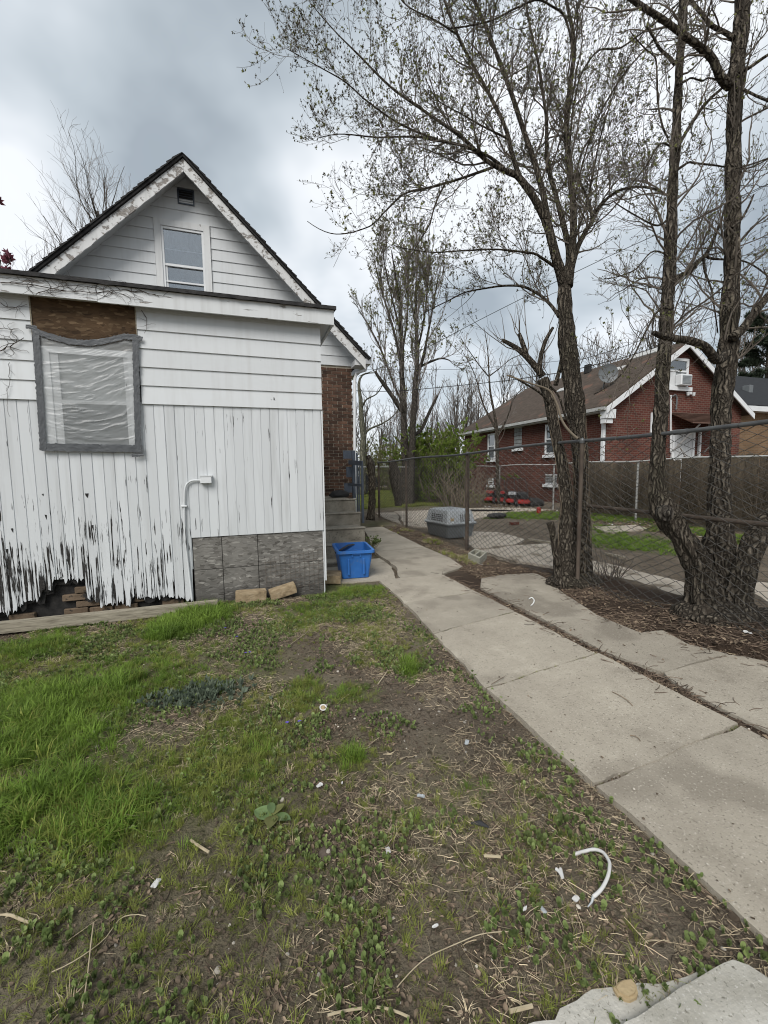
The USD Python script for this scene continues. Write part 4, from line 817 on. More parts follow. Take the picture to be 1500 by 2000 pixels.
# --- concrete steps up to the side door, with landing
ST = thing('concrete_steps', 'weathered concrete steps rising to the landing beside the brown brick corner', 'steps', (1.4, 6.6, 0))
nose = [(695, 978, .80), (704, 1004, .604), (713, 1034, .42), (716, 1066, .235)]
yf = [7.30, 6.80, 6.29, 5.94]
for k, ((px, py, z), y) in enumerate(zip(nose, yf)):
    x1 = AY(px, py, y)[0]; yb = YG - .005 if k == 0 else yf[k - 1] + 0.02
    zb = -0.05
    v, f = cbox(XC + .03, x1, y, yb if k == 0 else yf[k - 1] - .002, zb, z, 0.012)
    obj('landing' if k == 0 else 'step', (v, f), 'step_concrete', ST)
    obj('tread_nosing', cbox(XC + .032, x1 + .012, y - .018, y + .10, z + .0005, z + .022, 0.006), 'step_concrete', ST)
obj('base_step', cbox(XC + .03, AY(718, 1095, 5.6)[0] - .05, 5.62, yf[3] - .002, -.05, .06, .012), 'step_concrete', ST)
# --- steel gate panel standing open at the landing's edge
GT = thing('steel_gate', 'blue grey steel gate with flat crossbars standing at the edge of the landing', 'gate', (2.0, 7.6, 0.4))
def gp(px, py, y): return AY(px, py, y)
pA, pB = gp(707, 906, 6.95), gp(707, 1032, 6.95)
obj('post', cbox(pA[0] - .02, pA[0] + .02, 6.93, 6.97, .42, pA[2], .004), 'gate_steel', GT)
pC = gp(690, 880, 7.9); pD = gp(688, 970, 7.9)
obj('post', cbox(pC[0] - .03, pC[0] + .03, 7.87, 7.93, .80, pC[2], .004), 'gate_steel', GT)
pE = gp(697, 884, 7.6)
obj('post', cbox(pE[0] - .012, pE[0] + .012, 7.58, 7.62, .5, pE[2], .004), 'gate_steel', GT)
for py, h in ((903, .085), (946, .05)):
    a, b = gp(681, py, 8.05), gp(708, py + 2, 6.92)
    obj('crossbar', beam(a, b, .02, h), 'gate_steel', GT)
for (xa, ya, xb, yb, y) in ((670, 880, 688, 896, 8.3), (676, 912, 692, 932, 8.1), (672, 944, 690, 962, 8.2)):
    a, b = gp(xa, ya, y), gp(xb, yb, y)
    obj('plate', box(a[0], b[0], y - .006, y + .006, b[2], a[2]), 'gate_steel', GT)
for px in (699, 702):
    a, b = gp(px, 910, 7.35), gp(px, 1000, 7.3); obj('bar', beam(a, b, .014, .014, (0, 1, 0)), 'gate_steel', GT)
a, b = gp(638, 940, 8.3), gp(678, 904, 8.2)
obj('brace', rod([a, b], .010, 6), 'rusty_steel', GT)
# dark bag slumped on the landing
c = gp(664, 968, 8.2); bag = trimesh.creation.icosphere(3, 1.0); bv = np.array(bag.vertices)
bv = bv * (1 + 0.35 * (meshkit.fbm(bv * 2.2 + 5, 3, 2)[:, None] - .5)) * [.2, .14, .10]; bv[:, 2] = np.maximum(bv[:, 2], -.05) + .85 + 0.0
single('rag_bag', (bv + [c[0] - .01, c[1], .0], np.array(bag.faces)), 'black_rubber', 'black rag bag slumped on the landing at the top of the steps', 'bag', smooth=True)
# dead creeper over the fascia and the boards at the left
def creeper(pts, y, r0, parent, n_side, seed, spread=0.12):
    rr = np.random.default_rng(seed); main = spline([AY(*p, y) for p in pts], 0.03)
    main = main + rr.normal(0, .004, main.shape); polys = [(main, np.linspace(r0, r0 * .5, len(main)))]
    for _ in range(n_side):
        i = rr.integers(2, len(main) - 2); p = main[i]; a = rr.uniform(0, 2 * np.pi); q = [p]
        for _ in range(6):
            a += rr.normal(0, .5); q.append(q[-1] + np.array([math.cos(a), 0, math.sin(a) * .7]) * spread * .25 + [0, rr.normal(0, .002), 0])
        polys.append((np.array(q), np.linspace(r0 * .6, r0 * .2, 7)))
    obj('stem', join(*[tubes(P_, R_, 4) for P_, R_ in polys]), 'vine_dark', parent)
CV = thing('dead_creeper', 'leafless dark creeper trailing over the white fascia and boards at left', 'vine', tuple(AY(60, 570, Y0)))
creeper([(0, 552), (60, 556), (120, 567), (190, 570), (250, 566), (310, 578)], YF - .008, .004, CV, 26, 1)
creeper([(70, 575), (110, 562), (150, 558), (180, 562), (230, 574), (280, 586)], YF - .010, .003, CV, 20, 2)
creeper([(0, 592), (20, 600), (40, 598), (52, 594)], Y0 - .026, .003, CV, 8, 3, .08)
creeper([(-10, 690), (10, 680), (30, 670), (46, 660)], Y0 - .026, .005, CV, 7, 4, .10)
creeper([(-10, 640), (12, 642), (38, 640)], Y0 - .026, .003, CV, 5, 5, .08)
creeper([(16, 705), (18, 745), (14, 790), (18, 815)], Y0 - .026, .0022, CV, 4, 6, .06)
creeper([(276, 605), (286, 622), (284, 650)], Y0 - .026, .0025, CV, 4, 7, .06)
# --- things at the foot of the wall
tA, tB = G(-40, 1226, .06), G(425, 1178, .06)
v, f = cbox(0, 1, -.045, .045, -.13, 0.0, .008)
single('edging_timber', beam(tA + [0, .02, -.022], tB + [0, .02, -.022], .085, .085), 'timber', 'long weathered landscaping timber lying along the foot of the peeling wall', 'timber')
def rough_block(c, size, yaw, tilt, seed):
    b = trimesh.creation.box(size); b = b.subdivide().subdivide().subdivide(); v = np.array(b.vertices); s = np.array(size)
    nn = meshkit.fbm(v * 14 + seed, 3, seed)[:, None] - .5; v = v * (1 + .10 * nn) + 0
    corner = (np.abs(v / (s / 2)) > .8).sum(1) >= 2; v[corner] *= .965
    m = turn((v, np.array(b.faces)), tilt, (0, 1, 0)); m = turn(m, yaw); return move(m, c)
c = G(491, 1178); single('landscape_block', rough_block([c[0], c[1] + .05, .055], (.30, .13, .125), .02, .02, 3), 'tan_block', 'tan rough concrete landscape block lying flat by the grey board panel', 'block', smooth=40)
c = G(552, 1172); single('landscape_block', rough_block([c[0] + .01, c[1] + .06, .08], (.27, .12, .10), .05, -.22, 4), 'tan_block', 'tan landscape block tilted up on the grass at its right end', 'block', smooth=40)
c = G(660, 1141); single('landscape_block', rough_block([c[0] - .02, c[1] + .18, .045], (.20, .30, .10), -.25, .03, 6), 'tan_block', 'grey tan block wedged between the house corner and the blue tub', 'block', smooth=40)
# blue storage tub
bc = G(690, 1118); TB = thing('storage_tub', 'blue plastic storage tub standing open on the concrete by the steps', 'tub', (1.27, 5.2, 0))
def rrect(hx, hy, rad, n=5):
    out = []
    for sx_, sy_, a0 in ((1, 1, 0), (-1, 1, 90), (-1, -1, 180), (1, -1, 270)):
        for k in range(n): a = math.radians(a0 + 90 * k / (n - 1)); out.append((sx_ * (hx - rad) + rad * math.cos(a), sy_ * (hy - rad) + rad * math.sin(a)))
    return np.array(out)
def loft(rings):
    n = len(rings[0]); v = np.vstack(rings); F = []
    for k in range(len(rings) - 1):
        for i in range(n): a, b = k * n + i, k * n + (i + 1) % n; F += [[a, b, b + n], [a, b + n, a + n]]
    return v, np.array(F)
def ring(hx, hy, rad, z): return np.column_stack([rrect(hx, hy, rad), np.full(20, z)])
hx, hy = .205, .30
body = loft([ring(.001, .001, .0005, .012), ring(hx * .80, hy * .84, .03, .0), ring(hx * .81, hy * .85, .035, .012), ring(hx * .93, hy * .94, .04, .25), ring(hx * .98, hy * .97, .04, .255), ring(hx, hy, .045, .335), ring(hx + .022, hy + .022, .05, .337), ring(hx + .024, hy + .024, .05, .315), ring(hx + .027, hy + .027, .05, .315), ring(hx + .026, hy + .026, .05, .347), ring(hx - .004, hy - .004, .045, .347), ring(hx * .97, hy * .965, .04, .25), ring(hx * .79, hy * .83, .03, .015), ring(.001, .001, .0005, .014)])
tc, ta = np.array([1.27, 5.14, 0.010]), -.10
obj('tub_body', move(turn(body, ta), tc), 'blue_plastic', TB, smooth=30)
for sx_ in (-1, 1):
    obj('rib', move(turn(join(*[cbox(hx * x_ - .012, hx * x_ + .012, sx_ * hy * .965 - .012, sx_ * hy * .965 + .010, .05, .25, .004) for x_ in (-.45, .45)]), ta), tc), 'blue_plastic', TB)
obj('handle', move(turn(join(box(-.055, .055, -hy * .995 - .012, -hy * .995 + .008, .296, .312), box(-.055, -.043, -hy * .995 - .012, -hy * .995 + .008, .27, .2955), box(.043, .055, -hy * .995 - .012, -hy * .995 + .008, .27, .2955)), ta), tc), 'blue_plastic', TB)
la, lb = (tc + turn((np.array([q_]), np.zeros((0, 3), int)), ta)[0][0] for q_ in ((-.165, -.22, .36), (-.03, .16, .30)))
lid = beam(la, lb, .19, .018, (-.6, .1, 1))
single('tub_lid', lid, 'black_plastic', 'black plastic lid leaning inside the blue storage tub', 'lid')

# ================================================================== NEIGHBOURS' HOUSES
BX, BY = 11.7, 11.3
RH = thing('brick_house', 'red brick bungalow with brown shingle roof and white rake boards beyond the fences', 'house', (15, 17, 0))
eL = AY(1193, 788, BY); bz = eL[2]; pk = AY(1331, 672, BY); BXR = 18.3; RXH = 15.0; BZp = pk[2]
yEnd = AX(908, 845, BX)[1]; yEnd = float(np.clip(yEnd, 19, 30)); yHip = float(np.clip(AX(1030, 760, RXH)[1], BY + 5, yEnd + 3))
obj('side_wall', box(BX, BX + .2, BY + .001, yEnd, -.1, bz - .05), 'red_brick_y', RH)
obj('gable_wall', xz_prism([(BX + .001, -.1), (BXR, -.1), (BXR, bz), (RXH, BZp - .12), (BX + .001, bz - .06)], BY - .0, BY + .0009), 'red_brick_x', RH)
obj('inner_wall', box(BX + .21, BXR - .01, BY + .1, BY + .3, -.1, bz - .1), 'red_brick_x', RH)
rs = (BZp - bz) / (RXH - BX)
ov = .30
zE = bz - rs * ov
V = np.array([(BX - ov, BY - .25, zE), (RXH, BY - .25, BZp), (RXH, yHip, BZp), (BX - ov, yEnd + .3, zE), (BXR + ov, BY - .25, zE), (BXR + ov, yEnd + .3, zE)])
V2 = V + [0, 0, .09]
F = [[0,1,2],[0,2,3],[1,4,5],[1,5,2],[3,2,5]]
Fu = [[a + 6, c + 6, b + 6] for a, b, c in F]
rimq = [(0,1),(1,4),(4,5),(5,3),(3,0)]
rim = sum([[[a, b, b + 6], [a, b + 6, a + 6]] for a, b in rimq], [])
rf = obj('roof', (np.vstack([V, V2]), np.array([[a, c, b] for a, b, c in F] + [[a, b, c] for a, b, c in [[x[0], x[2], x[1]] for x in Fu]] + rim)), 'red_shingle', RH)
def rake2(a, b):
    a, b = np.array(a), np.array(b); P = [(a[0], a[2] - .02), (b[0], b[2] - .02), (b[0], b[2] - .22), (a[0], a[2] - .22)]
    return xz_prism(P, BY - .29, BY - .252)
obj('rake_board', rake2((BX - ov, 0, zE + .05), (RXH - .004, 0, BZp + .05)), 'clean_white', RH)
obj('rake_board', rake2((RXH + .004, 0, BZp + .05), (BXR + ov, 0, zE + .05)), 'clean_white', RH)
obj('eave_return', join(box(BX - ov, BX + .12, BY - .248, BY - .002, zE - .32, zE - .02), box(BX - ov + .02, BX + .05, BY - .2, BY - .0025, zE - .48, zE - .3205)), 'clean_white', RH)
obj('gutter', box(BX - ov - .10, BX - ov - .002, BY - .25, yEnd + .3, zE - .06, zE + .05), 'pale_rail', RH)
obj('soffit', box(BX - ov, BX - .002, BY + .0, yEnd, zE - .10, zE - .062), 'soffit_white', RH)
obj('downspout', box(BX - .11, BX - .015, BY + .02, BY + .12, AY(1180, 893, BY)[2] - .5, zE - .101), 'clean_white', RH)
# windows on the long side wall
def side_window(px0, px1, pyt, pyb, block=False, sill=True):
    ya, yb = AX(px1, (pyt + pyb) / 2, BX)[1], AX(px0, (pyt + pyb) / 2, BX)[1]; zt, zb = AX((px0 + px1) / 2, pyt, BX)[2], AX((px0 + px1) / 2, pyb, BX)[2]
    if block:
        w = obj('window', join(box(BX - .03, BX - .002, ya, yb, zb - .03, zb), box(BX - .03, BX - .002, ya, yb, zt, zt + .03)), 'clean_white', RH, label='glass block window')
        ny, nz = 3, 5
        for i in range(ny):
            for k in range(nz):
                obj('glass_block', cbox(BX - .03, BX - .003, ya + (yb - ya) * i / ny + .01, ya + (yb - ya) * (i + 1) / ny - .01, zb + (zt - zb) * k / nz + .01, zb + (zt - zb) * (k + 1) / nz - .01, .006), 'grey_curtain', w)
    else:
        f = .07
        w = obj('window', join(box(BX - .05, BX - .002, ya, ya + f, zb, zt), box(BX - .05, BX - .002, yb - f, yb, zb, zt), box(BX - .05, BX - .002, ya + f + .001, yb - f - .001, zt - f, zt), box(BX - .05, BX - .002, ya + f + .001, yb - f - .001, zb, zb + f * .7), box(BX - .045, BX - .002, ya + f + .001, yb - f - .001, (zt + zb) / 2 - .03, (zt + zb) / 2 + .03)), 'clean_white', RH)
        obj('pane', box(BX - .014, BX - .010, ya + f, yb - f, zb + f * .7 + .001, (zt + zb) / 2 - .031), 'tinted_glass', w)
        obj('pane', box(BX - .014, BX - .010, ya + f, yb - f, (zt + zb) / 2 + .031, zt - f - .001), 'pane_glass', w)
        obj('curtain', box(BX - .006, BX - .003, ya + f, yb - f, (zt + zb) / 2 + .031, zt - f - .001), 'grey_curtain', w)
    if sill: 
        for i in range(6):
            a = ya - .1 + (yb - ya + .2) * i / 6; obj('sill_brick', cbox(BX - .09, BX - .0025, a + .008, ya - .1 + (yb - ya + .2) * (i + 1) / 6 - .004, zb - .16, zb - .035, .006), 'clean_white', RH)
side_window(954, 968, 847, 896); side_window(1005, 1020, 836, 874, block=True); side_window(1066, 1091, 828, 886)
side_window(955, 965, 934, 946, block=False); side_window(1066, 1089, 928, 944, block=True)
# upper gable window with air conditioner
def gz(px, py): q = AY(px, py, BY); return q[0], q[2]
x0, zt = gz(1296, 697); x1, zb = gz(1341, 757)
x0 = x1 - 1.25
w = obj('window', join(box(x0, x0 + .09, BY - .05, BY - .002, zb, zt), box(x1 - .09, x1, BY - .05, BY - .002, zb, zt), box(x0 + .091, x1 - .091, BY - .05, BY - .002, zt - .09, zt), box(x0 + .091, x1 - .091, BY - .04, BY - .002, (zb + zt) / 2 + .02, (zb + zt) / 2 + .08)), 'clean_white', RH, label='upper gable window')
obj('sill', box(x0 - .05, x1 + .16, BY - .10, BY - .0025, zb - .14, zb - .001), 'clean_white', w)
obj('pane', box(x0 + .0915, x1 - .0915, BY - .016, BY - .012, (zb + zt) / 2 + .081, zt - .091), 'pane_glass', w)
obj('blind', box(x0 + .0915, x1 - .0915, BY - .009, BY - .003, (zb + zt) / 2 - .3, zt - .0905), 'grey_curtain', w)
obj('panel', box(x0 + .0915, x1 - .6, BY - .022, BY - .017, zb + .001, (zb + zt) / 2 + .019), 'soffit_white', w)
ac = obj('air_conditioner', cbox(x1 - .62, x1 - .09, BY - .26, BY - .023, zb + .02, zb + .40, .02), 'clean_white', RH)
obj('grille', box(x1 - .57, x1 - .14, BY - .268, BY - .2605, zb + .06, zb + .36), 'crate_light', ac)
for k in range(7): obj('slat', box(x1 - .57, x1 - .14, BY - .276, BY - .2685, zb + .075 + k * .04, zb + .09 + k * .04), 'crate_dark', ac)
x0, zt = gz(1271, 806); x1, zb = gz(1281, 845)
obj('window', box(x0, x1, BY - .04, BY - .002, zb, zt), 'clean_white', RH, label='narrow white shutter beside the trunk')
a, b = gz(1308, 772), gz(1308, 884)
obj('pipe', rod([(a[0], BY - .04, a[1]), (b[0], BY - .04, b[1])], .03, 8), 'clean_white', RH)
a = gz(1315, 775); obj('pipe', rod(np.array([(a[0] - .1, BY - .04, a[1]), (a[0] + .05, BY - .05, a[1] + .06), (a[0] + .12, BY - .05, a[1] - .1), (a[0] + .1, BY - .05, a[1] - .45)]), .022, 6, step=.05), 'crate_dark', RH)
a = gz(1343, 769); lf = obj('floodlight', cbox(a[0] - .10, a[0] + .10, BY - .1, BY - .002, a[1] - .05, a[1] + .05, .02), 'soffit_white', RH)
for s_ in (-1, 1): obj('lamp_head', lathe([(.001, 0), (.04, .01), (.06, .12), (.05, .13), (.001, .12)], 12, (a[0] + s_ * .14, BY - .12, a[1] - .10)), 'soffit_white', lf)
# awning over the back door
x0, z1_ = gz(1310, 806); x1, _ = gz(1386, 806); z2_ = gz(1350, 838)[1] + .12; dpt = .95
aw = obj('awning', (np.array([(x0, BY - .01, z1_), (x1, BY - .01, z1_), (x1 - .1, BY - dpt, z2_), (x0 - .2, BY - dpt, z2_), (x0, BY - .01, z1_ - .04), (x1, BY - .01, z1_ - .04), (x1 - .1, BY - dpt, z2_ - .04), (x0 - .2, BY - dpt, z2_ - .04)]), np.array([[0,1,2],[0,2,3],[4,6,5],[4,7,6],[0,3,7],[0,7,4],[1,5,6],[1,6,2],[2,6,7],[2,7,3]])), 'awning_metal', RH)
for k in range(7):
    t = (k + .5) / 7; y = BY - .01 - (dpt - .01) * t; z = z1_ + (z2_ - z1_) * t; xa = x0 - .2 * t; xb = x1 - .1 * t
    obj('slat', turn(box(xa, xb, y - .055, y + .055, z + .004, z + .022), .12, (1, 0, 0), (0, y, z)), 'awning_metal', aw)
obj('side_panel', yz_prism([(BY - .012, z1_ - .05), (BY - dpt + .02, z2_ - .05), (BY - dpt + .02, z2_ - .14), (BY - .012, z2_ - .14)], x1 - .06, x1 - .045), 'clean_white', aw)
for xa in (x0 + .12, x1 - .2):
    obj('strut', beam((xa, BY - .03, z2_ - .95), (xa + .1, BY - dpt + .05, z2_ - .06), .04, .04), 'pale_rail', aw)
d0, d1 = gz(1316, 846), gz(1349, 892)
dr = obj('door', box(d0[0], d1[0], BY - .03, BY - .002, d1[1] - .9, d0[1]), 'soffit_white', RH)
for k in range(5): obj('bar', box(d0[0] + .1 + k * .16, d0[0] + .12 + k * .16, BY - .045, BY - .0305, d1[1] - .8, d0[1] - .1), 'clean_white', dr)
obj('door_frame', join(box(d0[0] - .10, d0[0] - .001, BY - .06, BY - .0025, d1[1] - .9, d0[1] + .10), box(d1[0] + .001, d1[0] + .10, BY - .06, BY - .0025, d1[1] - .9, d0[1] + .10), box(d0[0], d1[0], BY - .06, BY - .0025, d0[1] + .001, d0[1] + .10)), 'clean_white', dr)
a = gz(1364, 850); obj('post', box(a[0] - .04, a[0] + .04, BY - .1, BY - .02, a[1] - .8, a[1] + .1), 'clean_white', RH)
# dish, roof vents
dc = AX(1187, 731, 12.9); dc = np.array([12.9, dc[1], bz + rs * (12.9 - BX) + .55])
dpx = AD(1187, 730, 15.2)
dish = lathe([(0.001, .00), (.15, .012), (.27, .045), (.33, .075), (.335, .07), (.27, .03), (.15, -.003), (0.001, -.015)], 24)
dq = turn(dish, math.pi / 2, (1, 0, 0)); dq = turn(dq, -.5, (0, 0, 1))
SD = thing('satellite_dish', 'dark grey satellite dish standing on the brown shingle roof', 'dish', tuple(dpx))
obj('reflector', move(dq, dpx), 'crate_dark', SD, smooth=40)
zr = bz + rs * (dpx[0] - BX) + .06
obj('mast', rod([dpx, dpx + [0, .12, -.2], (dpx[0], dpx[1] + .2, zr - .05)], .025, 8), 'galvanized', SD)
obj('feed_arm', rod([dpx + [0, 0, -.28], dpx + [-.18, -.30, -.18]], .014, 6), 'galvanized', SD)
def on_roof(px, py):
    d = ray(px, py)
    # plane z = bz + rs (x - BX) + .09
    t = (bz - rs * BX + .09 - EYE[2]) / (d[2] - rs * d[0]); return EYE + d * t
for px, py, mt, sz in ((1148, 728, 'black_rubber', (.16, .3, .35)), (1098, 762, 'pale_rail', (.3, .5, .05)), (1205, 722, 'pale_rail', (.35, .6, .04)), (1262, 690, 'pale_rail', (.5, 1.2, .04))):
    q = on_roof(px, py); obj('roof_vent', turn(cbox(q[0] - sz[0] / 2, q[0] + sz[0] / 2, q[1] - sz[1] / 2, q[1] + sz[1] / 2, q[2] - .03, q[2] + sz[2], .01), -math.atan(rs) if sz[2] < .1 else 0, (0, 1, 0), tuple(q)), mt, rf)
# low house at far right
GH = thing('tan_house', 'low tan brick house with a dark grey shingle roof at the right edge', 'house', (22, 13, 0))
gy = 11.6; ge = AY(1456, 797, gy); gx0 = ge[0]; gzE = ge[2]; rt = AY(1440, 738, gy + 4.0)
obj('wall', box(gx0 - .1, gx0 + 14, gy + .35, gy + .55, -.1, gzE - .08), 'tan_brick_x', GH)
g1 = AY(1500, 783, gy); 
V = np.array([(gx0 - .35, gy, gzE + .05), (gx0 + 15, gy, gzE + .05), (gx0 + 15, gy + 4, rt[2]), (gx0 - .35, gy + 4, rt[2])])
V = np.vstack([V, V + [0, 0, .1]])
obj('roof', (V, np.array([[0,2,1],[0,3,2],[4,5,6],[4,6,7],[0,1,5],[0,5,4],[1,2,6],[1,6,5],[2,3,7],[2,7,6],[3,0,4],[3,4,7]])), 'grey_shingle', GH)
obj('fascia_board', box(gx0 - .35, gx0 + 15, gy - .035, gy - .001, gzE - .1, gzE + .10), 'clean_white', GH)
obj('rake_board', yz_prism([(gy, gzE + .15), (gy + 4, rt[2] + .1), (gy + 4, rt[2] - .12), (gy, gzE - .1)], gx0 - .40, gx0 - .36), 'clean_white', GH)
obj('soffit', box(gx0 - .3, gx0 + 15, gy + .001, gy + .349, gzE - .1, gzE - .08), 'soffit_white', GH)
q = AY(1463, 757, gy + 1.6); obj('roof_vent', cbox(q[0] - .12, q[0] + .12, gy + 1.5, gy + 1.8, q[2] - .3, q[2] + .1, .01), 'crate_dark', GH)

# ================================================================== FENCES
def chain_link(y0, y1, xf, z0f, z1f, pitch, r_, parent, axis='y', mat='fence_wire', gaps=()):
    """interlocking zigzag wires of a chain-link panel along y at x = xf(y)"""
    n = int((y1 - y0) / pitch); ks = int(round((np.max(z1f(np.array([y0, y1]))) - 0.0) / (pitch / 2)))
    yy = y0 + np.arange(n) * pitch
    K = np.arange(ks + 1)
    sgn = np.where((K[None, :] + np.arange(n)[:, None]) % 2 == 0, 1, -1)
    y = yy[:, None] + sgn * pitch / 2 
    top = z1f(y); bot = z0f(y)
    z = bot + (top - bot) * (K[None, :] / ks)
    x = xf(y) + sgn * r_ * 1.2
    P = np.stack([x, y, z], -1) if axis == 'y' else np.stack([y, x, z], -1)
    obj('wire_net', tubes(P, np.full(P.shape[:2], r_), 3), mat, parent, kind='stuff')
FN = thing('chain_link_fence', 'near chain-link fence with grey top rail running along the walk past both big trunks', 'fence', (3.45, 5, 0))
rail_z = lambda y: np.interp(y, [1.0, 4.0, 6.17, 9.0, 11.5], [1.615, 1.60, 1.582, 1.566, 1.55])
chain_link(0.9, 9.3, FENCE_X, lambda y: np.maximum(0.02, hgt(FENCE_X(y), y) + .0), lambda y: rail_z(y) - .01, 0.076, 0.0046, FN)
chain_link(9.3, 11.2, FENCE_X, lambda y: 0 * y + .05, lambda y: rail_z(y) - .01, 0.076, 0.0046, FN)
ry = np.linspace(0.6, 11.2, 40); rp = np.stack([FENCE_X(ry) - .012, ry, rail_z(ry) + .012 * np.sin(ry * 1.7)], 1)
obj('top_rail', rod(rp, .0175, 10), 'galvanized', FN, smooth=True)
for y in (2.55, 4.9, 7.6): 
    c = np.array([FENCE_X(y) - .012, y, rail_z(y) + .012 * math.sin(y * 1.7)]); obj('rail_sleeve', rod([c - [0, .06, 0], c + [0, .06, 0]], .021, 10), 'galvanized', FN)
for y in np.arange(1.2, 9.2, .45):
    c = np.array([FENCE_X(y) - .012, y, rail_z(y) + .012 * math.sin(y * 1.7)]); a_ = np.linspace(0, 2 * np.pi, 9)
    obj('tie_wire', tubes(np.stack([c[0] + .020 * np.cos(a_), np.full(9, y) + .004 * a_, c[2] + .020 * np.sin(a_)], 1), np.full(9, .002), 3), 'fence_wire', FN)
for (y, rr_, mt) in ((6.17, .031, 'rusty_steel'), (9.03, .026, 'rusty_steel'), (11.2, .03, 'rusty_steel'), (3.585, .022, 'rusty_steel'), (1.2, .03, 'rusty_steel')):
    x = FENCE_X(y) + (.02 if y != 3.585 else -.055); p = obj('post', rod([(x, y, -.1), (x, y, rail_z(y) + (.0 if y < 8 else -.02))], rr_, 10), mt, FN, smooth=40)
    obj('post_cap', lathe([(rr_ + .004, -.03), (rr_ + .006, .0), (rr_ * .8, .02), (.001, .03)], 10, (x, y, rail_z(y) + .0)), 'galvanized', p)
ty = np.linspace(1.2, 11.2, 60); obj('tension_wire', tubes(np.stack([FENCE_X(ty), ty, np.maximum(.05, hgt(FENCE_X(ty), ty) + .05)], 1), np.full(60, .003), 4), 'fence_wire', FN)
# fallen pipe rail grown into the trunks
a, b = AX(1148, 988, FENCE_X(3.5) + .06), AX(1520, 1027, FENCE_X(1.9) + .05)
mid = [a, AX(1290, 1003, FENCE_X(2.8) + .06), b]
obj('mid_rail', rod(np.array(mid), .019, 8, step=.1), 'rusty_steel', FN, smooth=True)
# back fence of the neighbouring yard
BN = thing('chain_link_fence', 'far chain-link fence with pale top rail before the brick house and the pickets', 'fence', (9.3, 10, 0))
brz = lambda y: np.interp(y, [2.0, 3.5, 6.2, 10.4, 17.2], [1.575, 1.557, 1.512, 1.477, 1.469])
chain_link(1.9, 17.0, lambda y: 9.3 + 0 * y, lambda y: 0 * y + .03, lambda y: brz(y), 0.085, 0.0042, BN)
by_ = np.linspace(1.8, 17.1, 50); obj('top_rail', rod(np.stack([9.3 + 0 * by_, by_, brz(by_) + .02 * np.sin(by_ * 2.1)], 1), .018, 8), 'pale_rail', BN, smooth=True)
for y in (2.4, 4.9, 8.0, 11.0, 14.0, 17.1): obj('post', rod([(9.33, y, -.1), (9.33, y, brz(y))], .025, 8), 'pale_rail', BN, smooth=40)
CF = thing('chain_link_fence', 'distant chain-link fence crossing the grass between the yards', 'fence', (6.4, 15.5, 0))
p0, p1 = np.array([3.62, 14.2]), np.array([9.3, 17.1]); L = np.linalg.norm(p1 - p0); n = int(L / .11); K = np.arange(29); sg = np.where((K[None] + np.arange(n)[:, None]) % 2 == 0, 1, -1)
tt = (np.arange(n) * .11)[:, None] + sg * .055; dd = (p1 - p0) / L
obj('wire_net', tubes(np.stack([p0[0] + dd[0] * tt, p0[1] + dd[1] * tt, .03 + K[None] * (1.45 / 28) + 0 * tt], -1), np.full(tt.shape, .003), 3), 'fence_wire', CF, kind='stuff')
obj('top_rail', rod([(*p0, 1.47), (*p1, 1.47)], .018, 8), 'pale_rail', CF)
for k in range(3): q = p0 + (p1 - p0) * k / 3; obj('post', rod([(*q, -.1), (*q, 1.47)], .025, 8), 'rusty_steel', CF)
# weathered picket fence behind it, boards singly
PF = thing('picket_fence', 'weathered brown board fence overgrown with creeper behind the pale rail', 'fence', (9.75, 6, 0))
rr = np.random.default_rng(9); y = 2.0
yP = AX(1146, 900, 9.75)[1]
while y < yP:
    w_ = rr.uniform(.115, .14); h = 1.52 + .06 * math.sin(y * 1.3) + rr.uniform(-.03, .03)
    poly = [(y, 0.02), (y + w_, 0.02), (y + w_, h - .03), (y + w_ / 2, h + rr.uniform(-.01, .03)), (y, h - .03)]
    dx = rr.uniform(-.012, .012)
    obj('picket', yz_prism(poly, 9.75 + dx, 9.768 + dx), 'picket_wood', PF)
    y += w_ + rr.uniform(.003, .010)
for z in (.35, 1.2): obj('stringer', box(9.785, 9.83, 1.9, yP, z, z + .08), 'picket_wood', PF)
VN = thing('dead_creeper', 'tangle of bare brown creeper over the board fence behind the trunks', 'vine', (9.5, 6, 0))
polys, rads = [], []
for k in range(420):
    y = rr.uniform(2.0, yP + 1.0); p = np.array([9.42 + rr.uniform(-.05, .18), y, rr.uniform(0, .9)]); d = np.array([rr.normal(0, .06), rr.normal(0, .6), 1.0]); q = [p]
    for _ in range(8):
        d = d + rr.normal(0, .35, 3) * [.15, 1, .6]; d[0] *= .5; s_ = rr.uniform(.08, .18); q.append(q[-1] + d / np.linalg.norm(d) * s_)
    q = np.array(q); q[:, 2] = np.minimum(np.maximum(q[:, 2], .03), 1.72 + .1 * rr.random()); q[:, 0] = np.clip(q[:, 0], 9.34, 9.72); polys.append(q); rads.append(np.linspace(.010, .004, 9) * rr.uniform(.5, 1.4))
obj('stem', tubes(np.array(polys), np.array(rads), 3), 'dead_vine', VN, kind='stuff')

